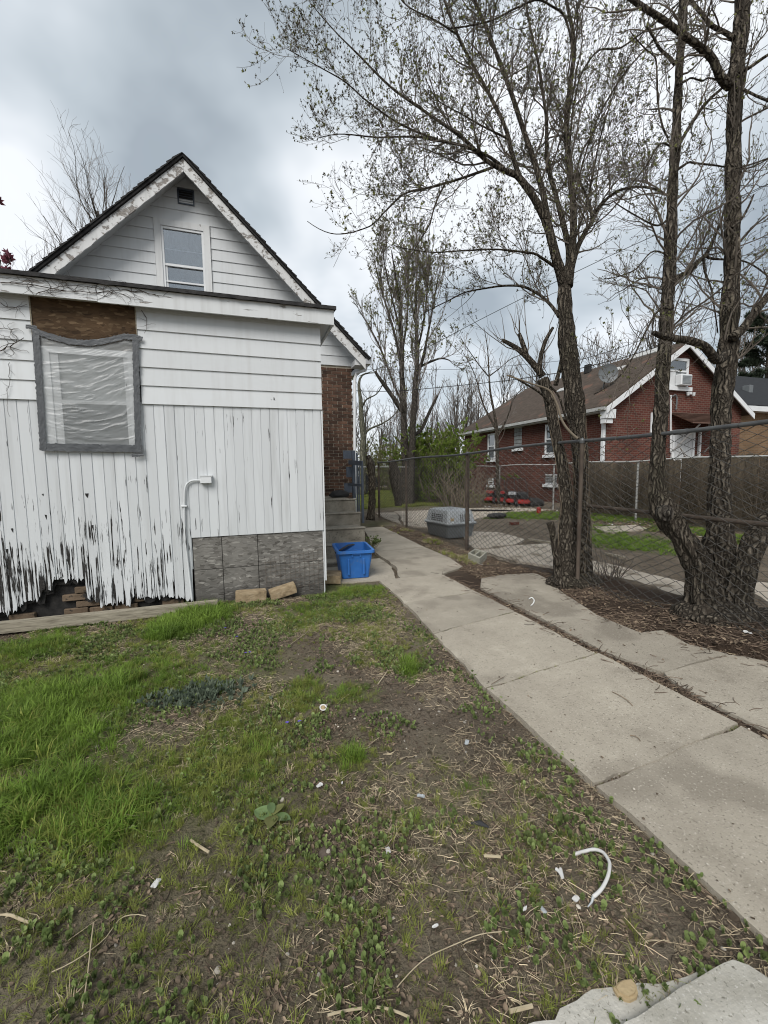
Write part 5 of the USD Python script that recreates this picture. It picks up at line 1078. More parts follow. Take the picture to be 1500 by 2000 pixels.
# ================================================================== TREES
def trace(pts, d0, d1=None):
    """a limb followed through the photograph: (px, py, width in px) points at depths d0..d1 metres -> points, radii"""
    pts = np.asarray(pts, float); d = np.linspace(d0, d0 if d1 is None else d1, len(pts))
    P = np.array([AD(p[0], p[1], k) for p, k in zip(pts, d)]); return P, pts[:, 2] / 2 * d / FPX / np.array([np.linalg.norm(ray(p[0], p[1])) for p in pts]) * .94
def bark_tube(P, R, sides=20, step=.035, seed=0, ridge=.16, twist=.12, lump=.06):
    """a trunk or limb with long furrows in its bark"""
    P, R = spline(P, step, extra=R); n = len(P)
    T = np.gradient(P, axis=0); T /= np.linalg.norm(T, axis=1, keepdims=True)
    U = np.zeros_like(P); u = np.cross(T[0], [0.3, 1.0, 0.2]); u /= np.linalg.norm(u)
    for i in range(n):
        u = u - T[i] * (u @ T[i]); u /= np.linalg.norm(u); U[i] = u
    V = np.cross(T, U); a = np.arange(sides) * 2 * np.pi / sides; s = np.r_[0, np.cumsum(np.linalg.norm(np.diff(P, axis=0), axis=1))]
    aa, ss = np.meshgrid(a, s); Rr = R[:, None]
    q = np.stack([np.cos(aa + twist * ss) * (Rr * 18 + .5), np.sin(aa + twist * ss) * (Rr * 18 + .5), ss * 2.4], -1)
    f1 = 1 - 2 * np.abs(meshkit.noise(q + seed, seed) - .5); fb = meshkit.noise(np.stack([np.cos(aa) * Rr * 40, np.sin(aa) * Rr * 40, ss * 14], -1) + seed * 2, seed + 5); f2 = meshkit.fbm(np.stack([np.cos(aa) * 1.2, np.sin(aa) * 1.2, ss * 2.2], -1) + seed * 3, 3, seed + 1) - .5
    rad = Rr * (1 - ridge * .6 + ridge * (1 - f1 ** 2) * (.55 + .9 * fb) + lump * 2 * f2)
    v = P[:, None] + rad[..., None] * (np.cos(aa)[..., None] * U[:, None] + np.sin(aa)[..., None] * V[:, None])
    i, j = np.meshgrid(np.arange(n - 1), np.arange(sides), indexing='ij')
    k = np.stack([i*sides+j, i*sides+(j+1) % sides, (i+1)*sides+(j+1) % sides, (i+1)*sides+j], -1).reshape(-1, 4)
    vv = v.reshape(-1, 3); m = len(vv); vv = np.vstack([vv, P[:1], P[-1:]])
    caps = [[m, (jj + 1) % sides, jj] for jj in range(sides)] + [[m + 1, (n-1)*sides + jj, (n-1)*sides + (jj + 1) % sides] for jj in range(sides)]
    return vv, np.vstack([k[:, [0, 1, 2]], k[:, [0, 2, 3]], np.array(caps)])
def resample(P, R, K):
    return spline(P, n=K, extra=R)
def sprout(P, R, per_m, t0, len_lo, len_hi, ang, up, K, rng, wander=.25, rscale=.55, rcap=.02, rtip=.25, lfrac=.8, droop=0.0, flat=None):
    """child shoots along N parents (N, K0, 3)"""
    N, K0 = P.shape[:2]
    seg = np.linalg.norm(np.diff(P, axis=1), axis=2); L = seg.sum(1)
    cnt = rng.poisson(np.maximum(L * (1 - t0) * per_m, .01)); idx = np.repeat(np.arange(N), cnt); M = len(idx)
    if M == 0: return np.zeros((0, K, 3)), np.zeros((0, K))
    t = t0 + (1 - t0) * rng.random(M); x = t * (K0 - 1); i = np.minimum(x.astype(int), K0 - 2); f = (x - i)[:, None]
    p = P[idx, i] * (1 - f) + P[idx, i + 1] * f; T = P[idx, i + 1] - P[idx, i]; T /= np.maximum(np.linalg.norm(T, axis=1, keepdims=True), 1e-9)
    r = R[idx, i] * (1 - f[:, 0]) + R[idx, i + 1] * f[:, 0]
    q = rng.normal(0, 1, (M, 3)); 
    q -= T * (q * T).sum(1, keepdims=True); q /= np.linalg.norm(q, axis=1, keepdims=True)
    a = np.radians(rng.uniform(ang[0], ang[1], M))[:, None]
    d = T * np.cos(a) + q * np.sin(a) + np.array([0, 0, up]); d /= np.linalg.norm(d, axis=1, keepdims=True)
    ln = rng.uniform(len_lo, len_hi, M) * (1.1 - .6 * t); ln = np.minimum(ln, lfrac * L[idx])
    st = (ln / (K - 1))[:, None]; C = np.zeros((M, K, 3)); C[:, 0] = p
    for k in range(1, K):
        d = d + rng.normal(0, wander, (M, 3)) + np.array([0, 0, up * .35 - droop * k / K]); d /= np.linalg.norm(d, axis=1, keepdims=True); C[:, k] = C[:, k - 1] + d * st
    r0 = np.minimum(r * rscale, rcap); CR = r0[:, None] * np.linspace(1, rtip, K)[None]
    return C, CR
def stack(limbs, K):
    q = [resample(P, R, K) for P, R in limbs]; return np.array([a for a, b in q]), np.array([b for a, b in q])
def buds_on(C, n, rng, spread=.012, lift=.5):
    N, K = C.shape[:2]; M = int(N * n); idx = rng.integers(0, N, M); t = (1 - .85 * rng.random(M) * rng.random(M) ** .6) * (K - 1.001); i = t.astype(int); f = (t - i)[:, None]
    p = C[idx, i] * (1 - f) + C[idx, i + 1] * f; T = C[idx, i + 1] - C[idx, i]; T /= np.maximum(np.linalg.norm(T, axis=1, keepdims=True), 1e-9)
    d = T * lift + rng.normal(0, .55, (M, 3)) + [0, 0, .25]; d /= np.linalg.norm(d, axis=1, keepdims=True)
    return p + d * spread * .4, qmul(qto(d), qz(rng.uniform(0, 6.28, M)))
def diamond(l, w, n=3):
    a = np.arange(n) * 2 * np.pi / n; v = np.vstack([[0, 0, 0], np.stack([w * np.cos(a), w * np.sin(a), np.full(n, l * .45)], 1), [0, 0, l]])
    return v, np.array([[0, 1 + (k + 1) % n, 1 + k] for k in range(n)] + [[n + 1, 1 + k, 1 + (k + 1) % n] for k in range(n)])
def leaf(l, w, bend=.2):
    v = np.array([[0, 0, 0], [w, 0, l * .45], [0, bend * l * .3, l * .5], [-w, 0, l * .45], [0, bend * l, l]]); return v, np.array([[0, 1, 2], [0, 2, 3], [1, 4, 2], [2, 4, 3]])
def tilt_copy(m, ax, an): return turn(m, an, ax)
BUD = join(diamond(.022, .0048), tilt_copy(diamond(.019, .0042), (1, 0, 0), .7), tilt_copy(diamond(.018, .004), (.3, 1, 0), -.8))
BUD1 = diamond(.026, .0052)
LEAFLET = join(leaf(.030, .008), tilt_copy(leaf(.028, .008), (1, 0, 0), .8), tilt_copy(leaf(.027, .007), (.4, 1, 0), -.8), tilt_copy(leaf(.024, .007), (-1, .6, 0), .7))
BIGLEAF = join(leaf(.06, .022), tilt_copy(leaf(.055, .02), (1, 0, 0), .9), tilt_copy(leaf(.05, .02), (.2, 1, 0), -.9), tilt_copy(leaf(.05, .018), (-1, .4, 0), .8), tilt_copy(leaf(.05, .018), (-.3, -1, 0), .9))
def budding(parent, C, n, rng, mats_, size=1.0, protos=(BUD, BUD1, LEAFLET), share=(.5, .3, .2), name='leaf_buds'):
    p, q = buds_on(C, n, rng); 
    if len(p) == 0: return
    scatter(name, list(zip(protos, mats_)), p, q, rng.uniform(.6, 1.5, len(p)) * size, rng.choice(len(protos), len(p), p=share), parent)

# ---- the first big tree, left of the pair
rt_ = np.random.default_rng(31)
D = 4.72
T1 = thing('budding_tree', 'tall forked tree in bud rising through the fence, nearer the middle of the picture', 'tree', tuple(G(1125, 1135)))
main, mr = trace([(1132, 1150, 70), (1132, 1120, 58), (1134, 1060, 45), (1136, 1000, 36), (1135, 940, 33), (1133, 880, 32), (1129, 840, 35), (1121, 780, 42), (1114, 720, 42), (1107, 660, 38), (1104, 600, 34), (1103, 553, 32)], D, D + .2)
obj('trunk', bark_tube(main, mr, 60, .025, 1, .24, .1, .05), 'bark_brown', T1, smooth=True)
l2, r2 = trace([(1104, 1150, 56), (1103, 1100, 48), (1106, 1040, 36), (1107, 980, 27), (1102, 930, 26), (1092, 880, 24), (1083, 840, 24), (1073, 780, 25), (1060, 742, 27)], D - .06, D + .25)
obj('trunk', bark_tube(l2, r2, 48, .03, 2, .22, .1, .05), 'bark_brown', T1, smooth=True)
LIMBS1 = [
 ([(1103, 560, 30), (1095, 530, 26), (1087, 507, 24), (1067, 433, 22), (1047, 393, 20), (1007, 340, 16)], 4.92, 4.75),
 ([(1007, 342, 15), (960, 320, 12), (900, 267, 9), (833, 220, 7.5), (767, 173, 6), (700, 107, 5), (655, 62, 3.5), (610, 10, 2.5)], 4.75, 4.3),
 ([(985, 330, 10), (950, 303, 8), (913, 287, 7.5), (833, 270, 6.5), (787, 267, 5), (733, 268, 4), (670, 262, 3), (620, 270, 2)], 4.74, 4.1),
 ([(855, 272, 6), (787, 245, 5.5), (720, 200, 5), (667, 155, 4), (613, 125, 3), (560, 95, 2)], 4.5, 3.9),
 ([(1045, 392, 14), (1015, 345, 13), (1000, 300, 12.5), (993, 267, 12), (960, 193, 10.5), (927, 133, 9.5), (893, 67, 9), (873, 15, 8), (850, -60, 6)], 4.8, 4.9),
 ([(1070, 430, 17), (1062, 385, 16), (1047, 327, 15), (1027, 267, 14), (993, 167, 12.5), (960, 80, 11), (927, 0, 10), (905, -60, 8)], 4.85, 5.2),
 ([(1108, 540, 20), (1110, 480, 16), (1098, 430, 14), (1087, 387, 13), (1070, 320, 12), (1066, 220, 9), (1053, 133, 8), (1033, 40, 7), (1020, -40, 5)], 4.9, 5.5),
 ([(1107, 560, 28), (1117, 493, 20), (1120, 413, 17), (1113, 330, 16), (1107, 267, 15), (1113, 167, 13.5), (1122, 87, 12.5), (1108, 10, 11), (1095, -60, 9)], 4.9, 5.0),
 ([(1112, 545, 18), (1127, 487, 14), (1145, 450, 12.5), (1157, 427, 11), (1150, 395, 8), (1135, 360, 6), (1128, 330, 4)], 4.9, 5.3),
 ([(1157, 425, 10), (1173, 400, 9), (1198, 378, 8), (1227, 367, 7), (1262, 366, 6.5), (1297, 377, 6)], 5.0, 4.2),
 ([(1082, 520, 8), (1060, 505, 6), (1043, 495, 5), (1000, 490, 4), (967, 487, 4), (900, 490, 3.2), (833, 492, 2.6), (770, 480, 2)], 4.9, 4.3),
 ([(1092, 618, 10), (1075, 595, 8), (1045, 570, 6.5), (1010, 558, 5.5), (967, 560, 4.5), (920, 568, 3.5), (870, 590, 2.5), (830, 610, 2)], 4.9, 5.6),
 ([(975, 322, 8), (940, 335, 7), (887, 353, 6), (840, 366, 5.5), (793, 377, 5), (755, 410, 4), (720, 443, 3), (653, 457, 2.4), (600, 432, 1.6)], 4.74, 4.2),
 ([(870, 358, 5), (850, 400, 4), (838, 440, 3.5), (820, 470, 3), (800, 505, 2)], 4.6, 4.4),
 ([(1122, 470, 6), (1150, 380, 5), (1170, 280, 4.5), (1200, 180, 4), (1240, 90, 4), (1310, 10, 3)], 4.9, 4.4),
 ([(1121, 420, 6), (1160, 250, 5), (1215, 150, 5), (1290, 60, 5), (1340, -10, 4)], 4.9, 4.2),
 ([(1112, 300, 7), (1130, 160, 6), (1170, 98, 6), (1215, 92, 5.5), (1260, 60, 5), (1325, 5, 4)], 5.0, 4.3),
 ([(1118, 120, 7), (1092, 20, 7), (1060, 2, 6), (1010, 15, 6), (960, 40, 5), (880, 55, 4)], 5.0, 4.5),
 ([(890, 66, 6), (850, 40, 5), (800, 15, 4), (770, -20, 3)], 4.8, 4.4),
 ([(990, 270, 6), (940, 245, 4.5), (900, 222, 4), (860, 200, 3), (830, 150, 2.4)], 4.8, 4.3),
 ([(1060, 735, 17), (1042, 712, 15), (1022, 690, 13), (1000, 674, 10), (980, 664, 8)], 4.95, 5.0),
 ([(1052, 725, 13), (1058, 690, 10), (1066, 665, 9), (1080, 640, 7)], 4.95, 5.0),
 ([(1028, 694, 12), (1020, 668, 11), (1014, 652, 9)], 4.97, 5.0),
 ([(1085, 752, 11), (1094, 715, 9), (1100, 680, 8)], 4.95, 4.95),
 ([(1075, 795, 5), (1060, 772, 5), (1030, 752, 4.5), (995, 733, 4)], 4.9, 4.6),
 ([(1132, 855, 6), (1105, 815, 5.5), (1092, 775, 5), (1075, 755, 4.5)], 4.6, 4.5),
]
traced1 = [trace(*l) for l in LIMBS1]
for k, (P, R) in enumerate(traced1):
    obj('limb', bark_tube(P, R, 12 if R.max() > .03 else 8, .06, 10 + k, .14) if R.max() > .02 else tubes(spline(P, .06), np.interp(np.linspace(0, 1, len(spline(P, .06))), np.linspace(0, 1, len(R)), R), 7), 'bark_brown', T1, smooth=True)
k_ = G(1128, 1150)
rootm = trimesh.creation.icosphere(4, 1.0); rv = np.array(rootm.vertices); rv = rv * (1 + .30 * (meshkit.fbm(rv * 3 + 2, 4, 3)[:, None] - .5)) * [.31, .28, .12]
obj('root_flare', (rv + [k_[0] + .08, k_[1] + .12, 0.03], np.array(rootm.faces)), 'bark_brown', T1, smooth=True)
st_ = [trace([(1092, 1105, 12), (1084, 1075, 15), (1080, 1045, 14), (1074, 1020, 16)], D - .1)]
for P, R in st_: obj('limb', bark_tube(P, R, 12, .03, 77, .3, lump=.3), 'bark_brown', T1, smooth=True)
main_limbs = traced1[1:20]
P0, R0 = stack(main_limbs, 26)
C1, S1 = sprout(P0, R0, 9.0, .12, .40, 1.25, (28, 65), .22, 9, rt_, .20, .55, .014, .3, .7)
C2, S2 = sprout(C1, S1, 12.0, .1, .18, .60, (25, 60), .20, 6, rt_, .22, .6, .006, .4, .8)
C3, S3 = sprout(C2, S2, 19.0, .1, .06, .22, (25, 65), .25, 4, rt_, .22, .7, .003, .5, .8)
S1, S2, S3 = np.maximum(S1 * .8, .0020), np.maximum(S2 * .8, .0014), np.maximum(S3 * .8, .0010)
obj('twigs', join(tubes(C1, S1, 5), tubes(C2, S2, 3), tubes(C3, S3, 3)), 'twig_dark', T1, kind='stuff')
budding(T1, C3, 2.2, rt_, ('bud_green', 'bud_brown', 'leaf_fresh'), .8, share=(.62, .28, .10)); budding(T1, C2, 2.0, rt_, ('bud_green', 'bud_brown', 'leaf_fresh'), .7, share=(.62, .28, .10))
print('tree1', len(C1), len(C2), len(C3))
# stray shoots on its pollarded arms, bare
Pp, Rp = stack([traced1[20], traced1[21], traced1[22], traced1[23]], 10)
A1, B1 = sprout(Pp, Rp, 14, .3, .5, 1.3, (15, 60), .4, 8, rt_, .12, .3, .008, .25, 3.0)
A2, B2 = sprout(A1, B1, 4, .2, .15, .4, (25, 50), .2, 5, rt_, .15, .6, .004, .4, .8)
obj('twigs', join(tubes(A1, np.maximum(B1, .002), 4), tubes(A2, np.maximum(B2, .0015), 3)), 'twig_dark', T1, kind='stuff')
# pale hanging dead shoot, and suckers at its foot
P, R = trace([(990, 733, 3.5), (1040, 750, 4.5), (1072, 762, 5.5), (1088, 790, 6), (1098, 822, 6), (1128, 856, 6)], 4.45, 4.5)
obj('dead_shoot', tubes(spline(P, .03), np.linspace(R[0], R[-1], len(spline(P, .03))), 7), 'twig_tan', T1, smooth=True)
sk = []
for k in range(34):
    b = G(1150 + rt_.uniform(0, 60), 1138 + rt_.uniform(-5, 6), .02); d = np.array([rt_.normal(.1, .3), rt_.normal(0, .3), 1.0]); q = [b]
    for _ in range(5): d = d + rt_.normal(0, .15, 3); q.append(q[-1] + d / np.linalg.norm(d) * rt_.uniform(.04, .10))
    sk.append(q)
obj('suckers', tubes(np.array(sk), np.linspace(.006, .002, 6)[None].repeat(len(sk), 0), 4), 'twig_dark', T1, kind='stuff')
iv = []
for k in range(16):
    s0 = rt_.integers(0, 3); base = main if k % 2 else l2; i0 = rt_.integers(1, 4); q = spline(base[i0:i0 + 6], n=26); o = rt_.uniform(0, 6.28)
    rr_ = np.interp(np.linspace(0, 1, 26), np.linspace(0, 1, 6), (mr if k % 2 else r2)[i0:i0 + 6]) * 1.03; an = o + np.cumsum(rt_.normal(0, .13, 26))
    q = q + np.stack([np.cos(an) * rr_, np.sin(an) * rr_, 0 * an], 1); iv.append(q)
obj('creeper_stem', tubes(np.array(iv), np.full((len(iv), 26), .005), 4), 'dead_vine', T1, kind='stuff')

# ---- the second big tree at the right, several stems from one gnarled foot
T2 = thing('budding_tree', 'massive multi-stemmed tree with a gnarled foot grown into the fence at right', 'tree', tuple(G(1400, 1215)))
D2 = 3.45
ST2 = [
 ([(1405, 1260, 175), (1400, 1215, 140), (1396, 1180, 100), (1398, 1130, 86), (1402, 1085, 78), (1406, 1040, 64), (1407, 990, 52), (1406, 930, 47), (1406, 880, 46), (1409, 800, 46), (1413, 740, 48), (1424, 650, 48), (1428, 560, 43), (1430, 480, 40), (1431, 400, 40), (1432, 300, 40), (1436, 200, 44), (1442, 110, 46), (1448, 40, 47), (1452, -60, 45)], D2 + .02, D2 + .35, 34),
 ([(1376, 1180, 84), (1368, 1120, 72), (1346, 1070, 62), (1322, 1035, 56), (1300, 1003, 54), (1288, 975, 48), (1284, 940, 36), (1284, 900, 31), (1288, 850, 33), (1295, 740, 33), (1301, 620, 33), (1308, 500, 32), (1312, 420, 30), (1316, 330, 28), (1322, 230, 26), (1327, 140, 26), (1332, 60, 26), (1336, -60, 24)], D2 - .02, D2 + .45, 30),
 ([(1420, 1240, 90), (1436, 1195, 74), (1446, 1140, 66), (1462, 1085, 60), (1484, 1040, 58), (1512, 1008, 56), (1560, 960, 52), (1600, 900, 46), (1630, 780, 42)], D2 - .12, D2 + .05, 28),
]
traced2 = [(*trace(a, b, c), n_) for a, b, c, n_ in ST2]
for k, (P, R, n_) in enumerate(traced2): obj('trunk' , bark_tube(P, R, n_ + 34, .022, 40 + k, .30, .15, .06), 'bark_brown', T2, smooth=True)
k_ = G(1420, 1225)
for (dx, dy, sx_, sy_, sz_) in ((-.05, .05, .36, .30, .20), (.18, -.24, .34, .34, .11), (.36, -.58, .28, .42, .08)):
    rv = np.array(rootm.vertices); rv = rv * (1 + .34 * (meshkit.fbm(rv * 3.2 + dx * 9, 4, 7)[:, None] - .5)) * [sx_, sy_, sz_]
    obj('root', (rv + [k_[0] + dx, k_[1] + dy, 0.06], np.array(rootm.faces)), 'bark_brown', T2, smooth=True)
kn = AD(1302, 1003, D2 - .09)
to = lathe([(.001, .035), (.022, .03), (.030, .015), (.026, .004), (.034, -.0), (.058, .006), (.068, -.015), (.064, -.05), (.02, -.08)], 18); to = turn(to, math.pi / 2, (1, 0, 0)); to = turn(to, -.35)
v, f = to; v = v * (1 + .18 * (meshkit.fbm(v * 40, 3, 2)[:, None] - .5)); obj('knot', (v + kn, f), 'bark_grey', T2, smooth=True)
LIMBS2 = [
 ([(1420, 690, 24), (1399, 703, 24), (1388, 690, 24), (1372, 674, 22), (1339, 664, 20), (1312, 660, 18), (1289, 655, 16), (1278, 650, 12)], 3.5, 3.1),
 ([(1426, 168, 30), (1410, 155, 26), (1390, 113, 24), (1365, 90, 22), (1337, 70, 21), (1293, 37, 20), (1240, 3, 18), (1190, -40, 16)], 3.7, 3.5),
 ([(1432, 75, 18), (1420, 66, 15), (1390, 50, 14), (1370, 25, 13), (1353, 5, 12), (1335, -30, 10)], 3.75, 3.9),
 ([(1322, 290, 12), (1330, 276, 11), (1345, 250, 10.5), (1367, 217, 9.5), (1390, 190, 9), (1413, 168, 8), (1428, 110, 6)], 3.7, 3.95),
 ([(1322, 165, 9), (1340, 158, 7), (1352, 152, 5), (1370, 158, 5), (1385, 152, 5), (1410, 160, 5)], 3.7, 3.8),
 ([(1445, 140, 16), (1465, 131, 12), (1500, 107, 10), (1550, 80, 8)], 3.7, 3.5), ([(1440, 170, 10), (1457, 177, 8), (1500, 197, 6.5), (1560, 210, 5)], 3.7, 3.4),
 ([(1430, 660, 26), (1448, 645, 24), (1475, 610, 22), (1500, 578, 20), (1550, 530, 16)], 3.55, 3.6),
 ([(1310, 565, 16), (1320, 545, 15), (1345, 530, 14), (1362, 512, 13), (1378, 498, 12), (1395, 465, 8), (1412, 420, 5), (1425, 370, 3)], 3.7, 4.1),
 ([(1377, 500, 7), (1390, 505, 7), (1400, 506, 6), (1440, 508, 5), (1500, 540, 4)], 3.95, 4.0), ([(1374, 506, 7), (1378, 535, 6), (1388, 560, 5), (1395, 600, 4), (1402, 650, 3)], 3.95, 3.8),
 ([(1308, 285, 6), (1297, 280, 5.5), (1260, 327, 5), (1225, 370, 4.5), (1190, 415, 4), (1150, 445, 3), (1090, 470, 2.4)], 3.65, 3.5),
 ([(1318, 125, 12), (1308, 113, 11), (1290, 97, 9.5), (1276, 72, 8), (1262, 50, 6)], 3.7, 3.6),
 ([(1305, 270, 6), (1295, 250, 6), (1285, 200, 5.5), (1280, 113, 5), (1260, 95, 4), (1230, 60, 3)], 3.65, 3.5),
 ([(1318, 335, 8), (1332, 325, 7), (1350, 317, 6), (1390, 322, 5), (1440, 330, 5), (1500, 310, 4)], 3.7, 3.9),
 ([(1430, 445, 8), (1450, 425, 7), (1466, 395, 6), (1472, 380, 5)], 3.6, 3.6), ([(1303, 600, 8), (1288, 605, 6), (1265, 640, 5), (1240, 690, 4), (1210, 735, 3.5), (1160, 770, 2.5)], 3.6, 3.4),
 ([(1302, 430, 6), (1280, 440, 5), (1240, 420, 4), (1200, 395, 3)], 3.65, 3.5), ([(1432, 330, 6), (1470, 320, 5), (1520, 300, 4)], 3.6, 3.6), ([(1305, 500, 5), (1280, 490, 4), (1235, 530, 3), (1180, 545, 2.5)], 3.6, 3.6),
]
tr2 = [trace(*l) for l in LIMBS2]
for k, (P, R) in enumerate(tr2): obj('limb', bark_tube(P, R, 12, .04, 60 + k, .14), 'bark_brown', T2, smooth=True)
r2_ = np.random.default_rng(32)
P0, R0 = stack(tr2[1:], 20)
up_ = [(P[8:], R[8:]) for P, R, n_ in traced2[:2]]
Pu, Ru = stack(up_, 20)
C1, S1 = sprout(np.concatenate([P0, Pu]), np.concatenate([R0, Ru]), 8.5, .15, .4, 1.0, (30, 70), .15, 8, r2_, .2, .4, .010, .3, .9)
C2, S2 = sprout(C1, S1, 11, .12, .15, .5, (25, 60), .2, 6, r2_, .22, .6, .005, .4, .8)
C3, S3 = sprout(C2, S2, 13, .12, .06, .2, (25, 65), .25, 4, r2_, .22, .7, .0025, .5, .8)
obj('twigs', join(tubes(C1, np.maximum(S1, .002), 5), tubes(C2, np.maximum(S2, .0014), 3), tubes(C3, np.maximum(S3, .0011), 3)), 'twig_dark', T2, kind='stuff')
budding(T2, C3, 1.6, r2_, ('bud_green', 'bud_brown', 'leaf_fresh'), .6); budding(T2, C2, 1.2, r2_, ('bud_green', 'bud_brown', 'leaf_fresh'), .6)
print('tree2', len(C1), len(C2), len(C3))

# ---- general bare tree, for the ones farther off
def bare_tree(name, label, base, h, seed, spread=.45, stems=1, mt='bark_far', tw='twig_grey', r0=.16, leafy=None, group=None, dens=1.0, first=.25, upb=.35, thick=1.0, levels=3, boughs=30.0):
    r = np.random.default_rng(seed); base = np.asarray(base, float); t = thing(name, label, 'tree', tuple(base), group)
    mains = []
    for s in range(stems):
        a = r.uniform(0, 6.28); q = [base + [math.cos(a) * r0 * .6 * (stems > 1), math.sin(a) * r0 * .6 * (stems > 1), -.1]]; d = np.array([math.cos(a) * .12 * (stems > 1), math.sin(a) * .12 * (stems > 1), 1.0])
        for k in range(7): d = d + r.normal(0, .07, 3); d /= np.linalg.norm(d); q.append(q[-1] + d * h * .8 / 7)
        mains.append((np.array(q), r0 / math.sqrt(stems) * np.linspace(1, .22, 8)))
    for k, (P, R) in enumerate(mains): obj('trunk', bark_tube(P, R, 10, h / 40, seed + k, .15), mt, t, smooth=True)
    P0, R0 = stack(mains, 16)
    L = h * spread
    C1, S1 = sprout(P0, R0, boughs / h, first, L * .6, L * 1.15, (28, 58), upb, 9, r, .14, .5, r0 * .5, .22, .9)
    C2, S2 = sprout(C1, S1, 15 * dens / h, .15, L * .2, L * .5, (25, 55), upb * .7, 7, r, .16, .6, r0 * .2, .3, .8)
    C3, S3 = sprout(C2, S2, 24 * dens / h, .15, L * .08, L * .24, (25, 55), upb * .6, 5, r, .18, .6, r0 * .1, .4, .8)
    mn = depth_of(base + [0, 0, 0]) / FPX * .30 * thick
    obj('limbs', tubes(C1, np.maximum(S1, mn * 1.5), 5), mt, t, kind='stuff')
    obj('twigs', join(tubes(C2, np.maximum(S2, mn), 3), tubes(C3, np.maximum(S3, mn * .62), 3)), tw, t, kind='stuff')
    if leafy: budding(t, C3, leafy[0], r, leafy[1], leafy[2], protos=(BUD, LEAFLET, BIGLEAF), share=leafy[3])
    return t
# tree in the middle distance with a fan of upright shoots
MT = thing('budding_tree', 'tree with a sheaf of upright shoots in young leaf beyond the fence corner', 'tree', tuple(G(790, 985)))
dm = depth_of(G(790, 985))
rm = np.random.default_rng(33)
LM = [([(792, 992, 28), (790, 960, 22), (791, 930, 20), (793, 905, 19), (791, 870, 16), (789, 835, 14), (788, 785, 14), (785, 735, 12), (785, 685, 10), (782, 610, 7), (772, 535, 4), (765, 490, 2.5)], 0, .3),
 ([(800, 992, 20), (803, 930, 16), (805, 870, 14), (807, 822, 13), (811, 760, 13), (815, 685, 10), (812, 610, 7), (815, 522, 4), (818, 480, 2.5)], -.2, -.5),
 ([(787, 805, 11), (780, 795, 10), (765, 772, 9.5), (747, 747, 8.5), (732, 725, 6)], .1, -.2), ([(806, 850, 8), (817, 845, 8), (840, 802, 7), (855, 772, 5)], 0, .4),
 ([(787, 790, 6), (765, 740, 5), (747, 690, 4.5), (722, 640, 3.5), (700, 605, 2)], .2, .8), ([(786, 740, 7), (775, 670, 6), (755, 600, 4.5), (738, 540, 3), (730, 505, 2)], .1, .5),
 ([(812, 740, 8), (826, 700, 7), (838, 640, 5), (850, 575, 3.5), (858, 530, 2)], -.2, -.8), ([(815, 720, 6), (845, 705, 5), (865, 700, 3.5), (880, 705, 2)], -.2, .6),
 ([(785, 690, 5), (795, 620, 4.5), (798, 550, 3.5), (800, 490, 2)], .2, .4), ([(814, 690, 5), (830, 610, 4), (836, 550, 3), (842, 500, 2)], -.3, -.2), ([(783, 650, 5), (765, 580, 4), (752, 520, 3), (748, 485, 2)], .3, -.6), ([(813, 640, 5), (800, 570, 4), (790, 510, 2.5)], -.4, .2)]
trm = [trace(a, dm + b, dm + c) for a, b, c in LM]
for k, (P, R) in enumerate(trm): obj('trunk' if k < 2 else 'limb', bark_tube(P, R, 12, .15, 90 + k, .16), 'bark_grey', MT, smooth=True)
P0, R0 = stack(trm, 22)
C1, S1 = sprout(P0, R0, 4.5, .3, 1.0, 2.6, (14, 48), .35, 9, rm, .10, .5, .022, .3, .7)
C2, S2 = sprout(C1, S1, 5, .12, .4, 1.1, (18, 45), .25, 6, rm, .14, .6, .012, .4, .8)
C3, S3 = sprout(C2, S2, 6, .12, .15, .5, (20, 50), .25, 4, rm, .18, .7, .006, .5, .8)
obj('twigs', join(tubes(C1, np.maximum(S1, .010), 4), tubes(C2, np.maximum(S2, .0065), 3), tubes(C3, np.maximum(S3, .005), 3)), 'twig_grey', MT, kind='stuff')
hi_ = C3[C3[:, 0, 2] > 5.5]; lo_ = C3[C3[:, 0, 2] <= 5.5]
budding(MT, hi_, 3.0, rm, ('leaf_fresh', 'leaf_fresh', 'leaf_fresh'), 2.3); budding(MT, lo_, 1.6, rm, ('bud_green', 'leaf_fresh', 'leaf_fresh'), 1.7)
print('mid tree', len(C1), len(C2), len(C3))
# greenish trunk with a bent arm at the left of it
BT = thing('leaning_tree', 'pale lichened trunk with a bent top just right of the downspout', 'tree', tuple(G(708, 962)))
db = 21.0
for k, (a, b, c) in enumerate([([(708, 966, 16), (708, 900, 13), (709, 850, 12), (706, 815, 11), (704, 780, 9), (701, 755, 7), (703, 740, 5), (712, 730, 4), (730, 728, 2.5)], db, db), ([(709, 850, 6), (722, 838, 4.5), (745, 828, 3.5), (765, 815, 2.5), (780, 795, 2)], db, db + 1), ([(706, 800, 5), (716, 780, 3.5), (735, 770, 2.5), (750, 740, 1.8)], db, db - 1)]):
    P, R = trace(a, b, c); obj('trunk' if k == 0 else 'limb', bark_tube(P, R, 10, .2, 120 + k, .15), 'bark_lichen', BT, smooth=True)
    if k: 
        A, B = sprout(*[x[None] for x in resample(P, R, 10)], 3.5, .2, .8, 2.0, (25, 60), .2, 7, rm, .2, .6, .02, .3, 1.0); A2, B2 = sprout(A, B, 2.4, .15, .3, .9, (25, 55), .2, 5, rm, .2, .6, .01, .4, .8); obj('twigs', join(tubes(A, np.maximum(B, .01), 4), tubes(A2, np.maximum(B2, .007), 3)), 'twig_grey', BT, kind='stuff')
